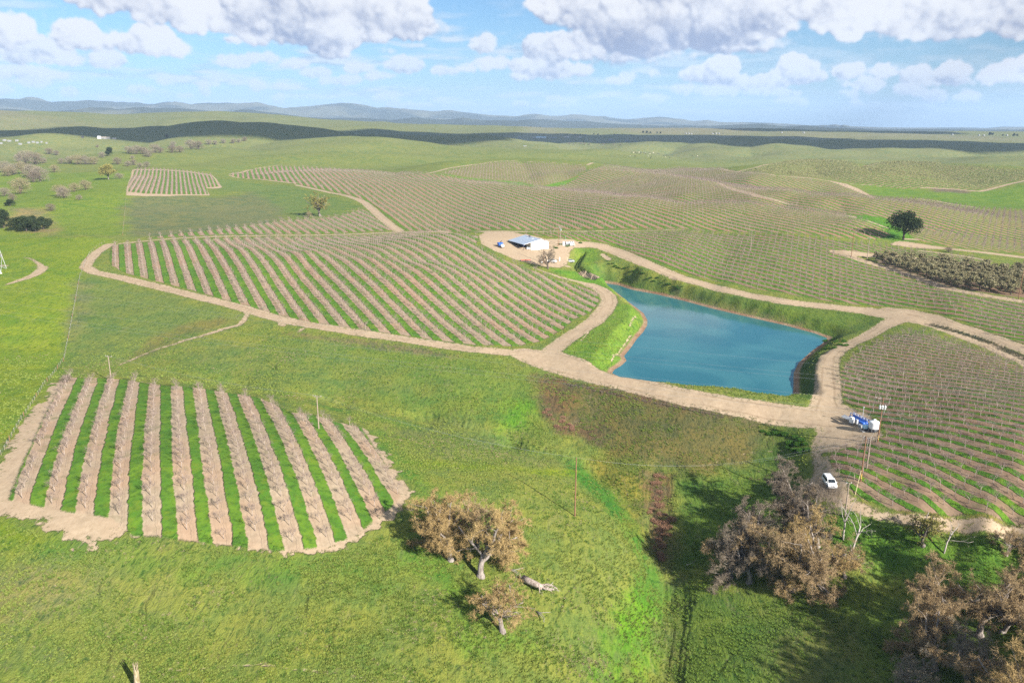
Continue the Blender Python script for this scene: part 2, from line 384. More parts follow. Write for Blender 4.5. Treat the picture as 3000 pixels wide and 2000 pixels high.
# skylines of the far hills and mountains, traced as directions; (range m, depth m, points)
def _zz(lst, ox): return [(ox + a / 2.352, 200 + b / 2.352) for a, b in lst]
RIDGES = [
 (12500, 1900, _zz([(-400, 170), (0, 160), (180, 154), (350, 195), (480, 176), (600, 180), (700, 195), (900, 200), (1020, 205), (1200, 184), (1300, 204), (1500, 205), (1750, 193), (1850, 215), (1950, 236), (2060, 232), (2150, 225), (2352, 196)], 0)
     + _zz([(130, 210), (350, 225), (600, 265), (800, 268), (1000, 292), (1200, 300), (1350, 288), (1450, 300), (1600, 294), (1800, 310), (1980, 332), (2080, 322), (2200, 308), (2300, 322)], 1000)
     + _zz([(0, 330), (80, 345), (170, 340), (250, 358), (700, 368), (900, 385), (1000, 382), (1060, 374), (1085, 384), (1110, 375), (1160, 392), (1300, 400), (1600, 403), (1950, 400), (2100, 405), (2200, 392), (2700, 392)], 2000)),
 (8200, 1150, _zz([(-400, 250), (0, 250), (300, 255), (530, 240), (620, 226), (800, 240), (980, 214), (1100, 226), (1250, 236), (1480, 266), (1600, 262), (1700, 238), (1850, 268), (2000, 290), (2352, 322)], 0)
     + _zz([(130, 318), (350, 335), (480, 320), (700, 332), (830, 318), (950, 334), (1300, 330), (1500, 340), (1700, 345), (1900, 366), (2100, 378), (2352, 384)], 1000)
     + _zz([(200, 388), (420, 372), (560, 368), (700, 382), (850, 374), (1000, 395), (1300, 412), (2700, 412)], 2000)),
 (4800, 1100, _zz([(-400, 275), (0, 272), (300, 278), (500, 288), (800, 314), (920, 312), (1330, 298), (1700, 308), (2000, 334), (2352, 352)], 0)
     + _zz([(400, 376), (900, 398), (2352, 420)], 1000)),
]
_RP = []
for rng_, dep_, pts in RIDGES:
    az_, el_ = px_azel([p[0] for p in pts], [p[1] for p in pts])
    hh = H_CAM + rng_ * np.tan(el_)
    az_ = np.concatenate([[-math.pi, az_[0] - .3], az_, [az_[-1] + .3, math.pi]]); hh = np.concatenate([[hh[0] * .7, hh[0]], hh, [hh[-1], hh[-1]]])
    _RP.append((rng_, dep_, az_, np.maximum(hh, 0) * (.78 if rng_ > 6000 else .95)))

# crest lines of the folds: (skyline pixels, absolute height m, width towards the eye, width behind)
CRESTS = [
 ([(1380, 690), (1500, 681), (1750, 679), (2000, 678), (2300, 684), (2500, 702), (2620, 716)], 19, 95, 42),
 ([(900, 497), (1000, 499), (1150, 510), (1298, 526), (1450, 541), (1600, 554), (1750, 580), (2000, 599), (2300, 616), (2470, 641)], 25, 130, 50),
 ([(1723, 494), (1900, 501), (2050, 521), (2191, 551), (2400, 577), (2574, 588)], 28, 110, 50),
 ([(1290, 502), (1400, 482), (1502, 472), (1638, 480), (1720, 488)], 28.5, 120, 80),
 ([(2230, 500), (2300, 479), (2383, 468), (2460, 476), (2530, 495)], 32, 120, 80), ([(2570, 486), (2659, 470), (2765, 481), (2900, 492), (3100, 505)], 31, 130, 80),
 ([(540, 729), (700, 738), (900, 748), (1100, 763), (1250, 778)], 16.5, 60, 30),
 ([(-200, 396), (0, 399), (160, 403), (306, 393), (510, 393), (640, 397)], 50, 260, 200), ([(690, 402), (808, 396), (914, 397), (985, 405)], 51, 230, 200),
 ([(990, 408), (1100, 409), (1210, 406), (1400, 407), (1530, 410)], 42, 260, 180), ([(1840, 420), (1900, 414), (1955, 415)], 34, 150, 100), ([(2100, 421), (2170, 410), (2245, 414), (2300, 423)], 36, 190, 130), ([(2540, 434), (2650, 428), (2750, 435)], 26, 190, 130),
 ([(380, 455), (560, 440), (760, 425), (900, 428)], 34, 200, 120), ([(440, 500), (600, 478), (800, 465), (1000, 462)], 27, 150, 100), ([(330, 560), (345, 540), (400, 496), (520, 500)], 24, 90, 70), ([(-100, 600), (100, 590), (220, 560), (300, 530)], 22, 90, 60),
]
_CR = []
def _rbf(x, y):
    wx, wy = _warp(x, y); return _phi((wx[:, None] - _wx) ** 2 + (wy[:, None] - _wy) ** 2) @ _w[:_n] + _w[_n] + wx * _w[_n + 1] + wy * _w[_n + 2]
for pts, zc, wf, wb in CRESTS:
    P_c = np.array([plane_xy(a, b, zc) for a, b in pts]); _CR.append((P_c, np.maximum(zc - _rbf(P_c[:, 0], P_c[:, 1]), 0), wf, wb))
def crest_lift(x, y, r):
    out = np.zeros(x.shape)
    for P_c, amp, wf, wb in _CR:
        M_ = 2.3 * max(wf, wb)
        m = (x > P_c[:, 0].min() - M_) & (x < P_c[:, 0].max() + M_) & (y > P_c[:, 1].min() - M_) & (y < P_c[:, 1].max() + M_)
        if not m.any(): continue
        xs, ys = x[m], y[m]; rs = np.hypot(xs, ys); D = []; AA = []; SS = []
        for i in range(len(P_c) - 1):
            ax, ay = P_c[i]; bx, by = P_c[i + 1]; vx, vy = bx - ax, by - ay; L2 = vx * vx + vy * vy
            t = np.clip(((xs - ax) * vx + (ys - ay) * vy) / L2, 0, 1); qx = ax + t * vx; qy = ay + t * vy
            D.append(np.hypot(xs - qx, ys - qy)); AA.append(amp[i] + (amp[i + 1] - amp[i]) * t); SS.append((rs - np.hypot(qx, qy)) / np.maximum(D[-1], 1.0))
        D = np.array(D); best = D.min(0); Wt = np.exp(-(D - best) / 28.0); Wt /= Wt.sum(0); A = (Wt * np.array(AA)).sum(0); S = (Wt * np.array(SS)).sum(0) * np.maximum(best, 1.0)
        mixw = .5 + .5 * np.clip(S / np.maximum(best, 1.0) , -1, 1)
        w = wf + (wb - wf) * mixw
        out[m] = np.maximum(out[m], A * np.exp(-(best / w) ** 2))
    return out

def height(x, y):
    x = np.atleast_1d(np.asarray(x, float)); y = np.atleast_1d(np.asarray(y, float))
    shp = x.shape; x = x.ravel(); y = y.ravel()
    h = np.empty(x.shape)
    wx, wy = _warp(x, y)
    for i in range(0, len(x), 20000):
        sl = slice(i, i + 20000)
        a = _phi((wx[sl, None] - _wx) ** 2 + (wy[sl, None] - _wy) ** 2)
        h[sl] = a @ _w[:_n] + _w[_n] + wx[sl] * _w[_n + 1] + wy[sl] * _w[_n + 2]
    r = np.hypot(x, y)
    h += crest_lift(x, y, r)
    # rolling hills, growing with distance
    k1 = sstep(450, 1100, r)
    h += k1 * (fbm((x + .5 * y) / 330, (y - .2 * x) / 190, 3, 3) - 0.5) * 13
    k2 = sstep(900, 2200, r)
    h += k2 * (fbm(x / 620 + 3.3, y / 520, 4, 11) - 0.46) * 110 * (1 - 0.45 * sstep(2000, 3600, r)) * (1 - 0.5 * sstep(4500, 9000, r))
    h += sstep(120, 400, r) * (fbm(x / 45, y / 45, 2, 5) - 0.5) * 0.9
    # small hummocks in the near grass
    h += (1 - sstep(250, 700, r)) * ((fbm(x / 7, y / 7, 3, 21) - 0.5) * 0.5)
    az = np.arctan2(x, y)
    far = r > 2300
    if far.any():
        rf, af, hf = r[far], az[far], h[far]
        for i, (rr, dd, ra, rh) in enumerate(_RP):
            crest = np.interp(af, ra, rh)
            rug = fbm(x[far] / (dd * .55), y[far] / (dd * .55), 5, 60 + i * 5)
            t = np.abs(rf - rr) / dd
            prof = np.exp(-t * t * 1.5) * (1 - 0.42 * (rug - 0.35) * np.minimum(t * 2.2, 1) * 2)
            k = rr > 7000
            hf = np.maximum(hf * (1 - (0.6 * prof if not k else prof)), 0) + crest * prof * (1 + (fbm(x[far] / 330, y[far] / 330, 3, 80 + i) - .5) * .28 + (fbm(x[far] / 900, y[far] / 900, 3, 66 + i) - .5) * (0.10 if k else .16))
        h[far] = hf
    # the pond basin
    sd = sd_poly(x, y, POND, 40.0)
    near = sd > -39
    if near.any():
        s = sd[near]; b = h[near]
        out = -s
        wob = 1 + 0.5 * (fbm(x[near] / 6, y[near] / 6, 2, 8) - .5)
        w_ = 9.0
        bank = 0.13 * np.minimum(out, 1.6) + (b - 0.15) * sstep(0.6, w_, out * wob)
        ins = -0.13 * np.minimum(s, 2) - 0.35 * np.clip(s - 2, 0, 8)
        h[near] = np.where(s > 0, ins, np.where(out < 39, bank, b))
    # erosion gully at the head of the pond
    if len(GULLY):
        d = sd_line(x, y, GULLY, 2.2, 12)
        h -= 3.2 * sstep(-1.5, 1.2, d)
    d = sd_line(x, y, DITCH, 2.0, 8); h -= 0.35 * sstep(-2.2, 1.5, d)
    for cr_, hw_, dep_ in CREEKS:
        d = sd_line(x, y, cr_, hw_, 14); h -= dep_ * sstep(-3.2, 1.2, d + (fbm(x / 5, y / 5, 2, 88) - .5) * 3.5)
    return h.reshape(shp)

GULLY = np.zeros((0, 2)); DITCH = np.zeros((0, 2)); CREEKS = []

def at(px, py, n=700):
    """pixels of the photograph -> points on the ground (x, y, z)"""
    px = np.atleast_1d(np.asarray(px, float)); py = np.atleast_1d(np.asarray(py, float))
    dx, dy, dz = px_dir(px, py)
    hl = np.hypot(dx, dy)
    s = np.geomspace(60, 26000, n)
    X = (dx / hl)[:, None] * s; Y = (dy / hl)[:, None] * s; Z = H_CAM + (dz / hl)[:, None] * s
    below = Z < height(X, Y)
    first = np.where(below.any(1), below.argmax(1), n - 1)
    lo = s[np.maximum(first - 1, 0)]; hi = s[first]
    for _ in range(14):
        m = (lo + hi) / 2
        b = H_CAM + dz / hl * m < height(dx / hl * m, dy / hl * m)
        hi = np.where(b, m, hi); lo = np.where(b, lo, m)
    x = dx / hl * hi; y = dy / hl * hi
    return np.column_stack([x, y, height(x, y)])
def atp(pts):
    pts = np.asarray(pts, float)
    return at(pts[:, 0], pts[:, 1])[:, :2]

_g = atp([(1699, 738), (1690, 752), (1682, 765), (1685, 778), (1697, 788), (1712, 800), (1728, 812)])
_d = atp([(2723, 948), (2790, 966), (2850, 984), (2920, 1010), (3000, 1046), (3080, 1082)])
_k1 = atp([(1500, 1300), (1600, 1330), (1680, 1358), (1750, 1398), (1808, 1445), (1850, 1490), (1895, 1560), (1925, 1650), (1935, 1750)])
GULLY, DITCH = _g, _d
_k2 = atp([(1960, 1350), (1928, 1395), (1928, 1470), (1945, 1560), (1962, 1640), (1976, 1720), (1976, 1800), (1960, 1900), (1945, 2020)])
_k0 = atp([(450, 1092), (700, 1126), (900, 1158), (1080, 1192), (1250, 1232), (1400, 1268), (1500, 1298)])
CREEKS = [(_k0, 1.0, .9), (_k1, .8, .8), (_k2, 1.6, .9)]

# ------------------------------------------------------------------ features traced on the ground
def m23(lst): return lst
ROADS = [  # points, half width m
 ([(322, 716), (285, 738), (262, 762), (250, 782), (275, 797), (340, 810), (430, 832), (510, 852), (600, 874), (680, 894), (760, 917), (829, 936), (910, 952), (1000, 966),
   (1085, 979), (1170, 991), (1280, 1008), (1383, 1024), (1460, 1030), (1540, 1036), (1620, 1042)], 2.6),
 ([(1590, 1055), (1625, 1020), (1665, 990), (1700, 968), (1740, 942), (1770, 912), (1785, 885), (1780, 862), (1757, 846), (1730, 834)], 3.4),
 ([(1730, 834), (1690, 824), (1640, 812), (1600, 798), (1560, 783)], [2.4, 1.5, 1.2, .9, .5]),
 ([(1540, 1036), (1600, 1050), (1650, 1066), (1723, 1090), (1850, 1122), (1925, 1141), (2000, 1160), (2128, 1184), (2255, 1206), (2340, 1216), (2425, 1226)], [5, 7, 6.5, 5, 4.3, 4.2, 4.2, 4.3, 4.6, 5, 6]),
 ([(2425, 1215), (2424, 1170), (2425, 1120), (2425, 1075), (2430, 1048), (2450, 1028), (2490, 1008), (2531, 990), (2570, 967), (2600, 950), (2629, 935)], [5, 3.6, 3.4, 3.2, 3.0, 2.9, 2.6, 2.8, 3, 3.4, 4]),
 ([(1680, 716), (1723, 715), (1765, 722), (1808, 737), (1850, 755), (1893, 773), (1945, 794), (2000, 815), (2060, 832), (2128, 850), (2213, 869), (2298, 884), (2380, 893), (2468, 903),
   (2540, 910), (2600, 920), (2660, 930), (2723, 948), (2790, 972), (2850, 996), (2920, 1022), (3000, 1058), (3080, 1096)],
  [5.0, 4.2, 4, 4.2, 4, 3.8, 3.6, 3.4, 3.2, 3.2, 3.2, 3.4, 3.2, 3.2, 4, 5, 5, 3.6, 3.0, 2.8, 3, 3, 3]),
 ([(2600, 905), (2660, 914), (2723, 928), (2790, 950), (2850, 968), (2920, 992), (3000, 1022), (3080, 1052)], [2.5, 3.5, 3.5, 3.2, 3, 3, 3, 3]),
 ([(353, 714), (430, 706), (510, 699), (600, 694), (680, 691), (840, 689), (1000, 687), (1170, 680), (1300, 678), (1425, 678)], [1.5, 1.5, 1.6, 1.6, 1.6, 1.8, 1.8, 2.0, 2.5, 4]),
 ([(1425, 678), (1560, 679), (1700, 678), (1850, 676), (2000, 673)], [3, 1.4, 1.2, 1.2, 1.0]),
 ([(1170, 676), (1145, 660), (1123, 642), (1104, 625), (1085, 608), (1072, 596), (1055, 587), (1030, 578), (1000, 570), (935, 557), (900, 549), (867, 542)], [3.5, 3.4, 3.4, 3.4, 3.4, 3.2, 3, 2.6, 2.2, 2, 2, 2]),
 ([(2451, 739), (2490, 750), (2531, 765), (2585, 780), (2638, 796), (2700, 817), (2765, 842), (2805, 851), (2850, 859), (2920, 871), (3000, 884), (3080, 898)], 2.3),
 ([(2445, 737), (2500, 741), (2553, 748), (2640, 752), (2723, 761), (2808, 772), (2870, 785), (2920, 792)], [2.5, 4, 3.6, 2.4, 2.6, 3.5, 3, 2]),
 ([(2620, 716), (2659, 716), (2710, 722), (2765, 727), (2830, 734), (2893, 741), (3000, 754), (3080, 762)], [2.0, 6, 5, 3, 2.5, 3, 3, 3]),
 ([(2700, 735), (2760, 742), (2840, 753), (2900, 765)], 1.6),
 ([(349, 1069), (385, 1054), (425, 1037), (465, 1021), (510, 1008), (550, 994), (595, 982), (650, 965), (702, 951)], [.35, .45, .5, .6, .7, .8, 1.0, 1.1, 1.2]),
 ([(702, 951), (715, 937), (724, 921), (716, 905)], [1.0, 1.0, 1.0, 1.2]),
 ([(830, 952), (822, 945), (815, 938)], 1.2), ([(886, 962), (878, 970)], .8),
 ([(2430, 1262), (2400, 1290), (2394, 1310), (2394, 1338), (2400, 1375), (2408, 1400)], [2.2, 1.4, 1.1, 1.0, 1.3, 2.2]),
 ([(2410, 1400), (2440, 1432), (2470, 1462), (2510, 1485), (2574, 1508), (2640, 1520), (2723, 1528), (2800, 1534), (2850, 1540), (2920, 1549), (3000, 1556), (3080, 1566)], [3, 2.8, 1.6, 1.2, 1.0, 1.1, 1.2, 1.2, 1.4, 1.4, 1.4, 1.4]),
 ([(2418, 1340), (2420, 1365), (2425, 1390)], [.7, 1.0, 1.5]),
 ([(17, 834), (50, 824), (80, 814), (105, 803), (120, 792), (126, 783)], [.8, 1.6, 2, 2.2, 2.6, 2]), ([(126, 786), (118, 776), (105, 766), (88, 757), (70, 754)], [1.8, 1.2, .8, .7, .6]), ([(100, 782), (138, 788)], .8),
 ([(-20, 778), (20, 778)], 1.4),
 ([(2272, 515), (2330, 519), (2380, 523), (2430, 530), (2470, 540), (2500, 552), (2530, 566), (2561, 579)], [2, 2.5, 3, 3, 5, 5, 3, 2]),
 ([(2051, 492), (2130, 499), (2200, 506), (2272, 515)], 2),
 ([(2162, 503), (2215, 491), (2268, 480), (2330, 471), (2383, 467)], 2.2), ([(2530, 488), (2560, 482), (2590, 477)], 2.2),
 ([(2470, 537), (2540, 541), (2580, 546)], 1.5), ([(2700, 550), (2790, 554), (2870, 561), (2910, 552), (2950, 541), (3000, 530), (3080, 514)], 2.4),
 ([(2690, 582), (2740, 588), (2790, 598), (2860, 608)], 1.8),
 ([(1255, 508), (1310, 494), (1383, 483), (1440, 475), (1502, 471), (1560, 474), (1638, 479), (1700, 483), (1720, 484), (1782, 484)], 2.0),
 ([(1860, 487), (1930, 488), (1990, 488)], 1.6),
 ([(672, 514), (690, 520), (740, 524), (800, 530), (871, 537)], 2), ([(672, 511), (723, 500), (765, 492), (808, 486)], 1.6),
 ([(2000, 513), (2060, 525), (2110, 538), (2160, 558), (2220, 575), (2290, 592), (2340, 600)], [1.6, 2.2, 2.4, 3.5, 3.0, 2.4, 1.2]),
 ([(2450, 628), (2500, 634), (2550, 650), (2600, 668)], 1.5),
]
DRY_TRAILS = [([(1000, 640), (1000, 640)], .1)]
YARD = [(1402, 690), (1425, 679), (1500, 680), (1560, 690), (1600, 700), (1680, 702), (1700, 712), (1690, 722), (1670, 735), (1668, 752), (1662, 775), (1640, 785), (1600, 782), (1545, 770), (1502, 758), (1446, 735), (1410, 715)]
PAD = [(2383, 1180), (2452, 1175), (2500, 1195), (2545, 1210), (2572, 1245), (2590, 1275), (2560, 1296), (2500, 1308), (2440, 1322), (2400, 1330), (2390, 1305), (2398, 1270), (2370, 1240)]
OA_OUT = [(145, 1121), (180, 1106), (238, 1106), (366, 1111), (489, 1130), (612, 1140), (706, 1153), (765, 1162), (850, 1204), (927, 1213), (1000, 1238), (1064, 1240),
          (1098, 1270), (1165, 1366), (1248, 1468), (1200, 1512), (1140, 1535), (1075, 1590), (985, 1616), (880, 1630), (808, 1626), (700, 1605), (608, 1598), (459, 1577), (383, 1577), (255, 1610), (179, 1594),
          (85, 1545), (0, 1510), (-60, 1490), (-90, 1430), (-30, 1370), (30, 1290), (90, 1205)]
OX_OUT = [(388, 497), (476, 497), (555, 503), (622, 513), (652, 549), (628, 553), (605, 552), (616, 573), (500, 575), (425, 575), (369, 573), (371, 548)]
# orchards: outline, a row (two points), pitch across rows, tree spacing, green share of the pitch, soil tone, kind
ORCH = {
 'A': dict(poly=[(190, 1104), (238, 1106), (366, 1111), (489, 1130), (612, 1140), (706, 1155), (765, 1166), (850, 1207), (927, 1216), (1000, 1240), (1060, 1250), (1085, 1290), (1140, 1380), (1175, 1450),
                 (1160, 1475), (1110, 1515), (1040, 1572), (960, 1600), (880, 1612), (800, 1614), (700, 1600), (600, 1592), (460, 1572), (385, 1570), (330, 1518), (200, 1500), (60, 1472), (22, 1464), (88, 1310), (142, 1195), (188, 1108)],
           row=((468, 1542), (468, 1125)), green=.43, soil=(.41, .325, .225)),
 'B': dict(poly=[(327, 718), (320, 760), (327, 778), (366, 799), (446, 820), (544, 846), (629, 869), (723, 899), (787, 916), (884, 943), (1000, 958), (1106, 972), (1221, 988), (1340, 1004), (1404, 1011), (1510, 1014),
                 (1587, 999), (1646, 967), (1680, 937), (1727, 918), (1752, 892), (1759, 871), (1744, 854), (1690, 836), (1638, 822), (1574, 797), (1510, 775), (1425, 741), (1395, 716), (1404, 692), (1320, 684),
                 (1213, 685), (1000, 692), (840, 694), (680, 696), (510, 704), (420, 711)],
           row=((837, 930), (714, 739)), green=.46, soil=(.345, .265, .185)),
 'C': dict(poly=[(2625, 985), (2660, 978), (2723, 982), (2850, 1020), (2935, 1050), (3000, 1080), (3090, 1120), (3090, 1590), (3000, 1540), (2935, 1525), (2808, 1510), (2700, 1503), (2616, 1493), (2531, 1463), (2470, 1430), (2440, 1400),
                 (2425, 1375), (2425, 1347), (2435, 1328), (2489, 1310), (2574, 1287), (2600, 1275), (2575, 1225), (2520, 1200), (2475, 1175), (2460, 1125), (2462, 1085), (2500, 1040), (2553, 1011)],
           row=((2595, 1283), (3000, 1423)), green=.40, soil=(.27, .195, .13)),
 'D': dict(poly=[(1510, 684), (1700, 682), (2000, 678), (2300, 688), (2500, 712), (2620, 724), (2700, 737), (2800, 752), (2893, 770), (2870, 778), (2800, 768), (2723, 755), (2640, 747), (2553, 742), (2451, 734), (2440, 740), (2490, 757),
                 (2531, 772), (2638, 804), (2765, 851), (2850, 868), (3090, 908), (3090, 1040), (3000, 1005), (2850, 952), (2723, 908), (2640, 896), (2600, 897), (2480, 888), (2310, 862), (2170, 838),
                 (2085, 820), (2000, 798), (1893, 756), (1808, 720), (1744, 704), (1640, 697), (1560, 689)],
           row=((2000, 727), (2531, 884)), green=.52, soil=(.28, .20, .135)),
 'E': dict(poly=[(420, 702), (480, 690), (560, 680), (680, 668), (829, 645), (935, 640), (1000, 632), (1060, 612), (1080, 622), (1110, 648), (1150, 674), (1000, 682), (680, 686), (510, 693)],
           row=((837, 930), (714, 739)), green=.46, soil=(.33, .245, .17)),
 'F': dict(poly=[(672, 512), (740, 498), (808, 488), (900, 490), (1000, 497), (1255, 510), (1340, 523), (1450, 535), (1553, 548), (1640, 545), (1663, 538), (1697, 517), (1723, 500), (1782, 487), (2000, 491), (2051, 496), (2162, 507), (2272, 518),
                 (2380, 526), (2465, 543), (2561, 582), (2680, 583), (2723, 588), (2872, 613), (3090, 622), (3090, 745), (2893, 735), (2786, 722), (2697, 705), (2665, 690), (2600, 640), (2470, 628), (2490, 640), (2590, 672), (2610, 690), (2560, 703), (2480, 698), (2300, 682),
                 (2000, 669), (1425, 673), (1190, 675), (1140, 640), (1100, 604), (1064, 585), (1000, 566), (935, 553), (867, 540), (800, 528), (690, 518)],
           row=((1127, 514), (1467, 672)), green=.50, soil=(.34, .23, .15)),
 'H': dict(poly=[(1290, 508), (1330, 498), (1383, 487), (1440, 479), (1502, 474), (1638, 481), (1714, 487), (1720, 498), (1697, 511), (1660, 528), (1620, 538), (1565, 543), (1530, 535), (1480, 530), (1400, 524), (1350, 518)],
           row=((1350, 492), (1600, 540)), green=.48, soil=(.33, .225, .15)),
 'X': dict(poly=[(392, 499), (476, 499), (555, 505), (618, 514), (645, 546), (605, 549), (610, 570), (500, 570), (425, 568), (376, 562), (378, 540)],
           row=((473, 565), (483, 498)), green=.52, soil=(.38, .27, .19)),
 'Y': dict(poly=[(2170, 506), (2272, 483), (2383, 470), (2523, 491), (2582, 480), (2659, 472), (2765, 483), (3090, 502), (3090, 512), (2980, 530), (2872, 556), (2720, 552), (2640, 553), (2531, 538), (2425, 526), (2300, 515)],
           row=((2300, 520), (2500, 500)), green=.55, soil=(.34, .25, .15)),
 'O': dict(poly=[(2560, 757), (2568, 766), (2602, 779), (2642, 793), (2708, 815), (2773, 837), (2844, 852), (2925, 863), (3000, 872), (3100, 886), (3100, 795), (2950, 790), (2870, 788), (2790, 777), (2723, 767), (2640, 757)],
           row=((2602, 777), (2773, 835)), green=.1, soil=(.22, .16, .11)),
}
PITCH_M = {}
for k, o in ORCH.items():
    o['w'] = atp(o['poly'])
    if k in 'EF':
        pass
    r = atp(o['row']); d = r[1] - r[0]; d = d / np.hypot(*d)
    if d[1] < 0: d = -d
    o['dir'] = d; o['nrm'] = np.array([d[1], -d[0]]); o['org'] = r[0]
    o['pitch'] = 6.4; o['step'] = 5.6
ORCH['A']['pitch'] = None
# pitch of block A: the photograph shows nine pitches between two rows
_a, _b = atp([(64, 1461), (952, 1575)])
_oa = ORCH['A']; _oa['pitch'] = abs(np.dot(_b - _a, _oa['nrm'])) / 9.0; _oa['step'] = 5.1; _oa['org'] = _a
PITCHES = dict(B=(6.3, 4.4), C=(3.75, 3.7), D=(4.9, 4.0), E=(6.3, 4.6), F=(6.0, 5.0), H=(5.6, 5.0), X=(4.2, 4.5), Y=(6.0, 5.0), O=(6.0, 5.4))
for k, (a_, b_) in PITCHES.items(): ORCH[k]['pitch'] = a_; ORCH[k]['step'] = b_
for k in ORCH: print('orchard', k, 'dir', np.degrees(np.arctan2(ORCH[k]['dir'][0], ORCH[k]['dir'][1])).round(1), 'pitch', round(ORCH[k]['pitch'], 2))

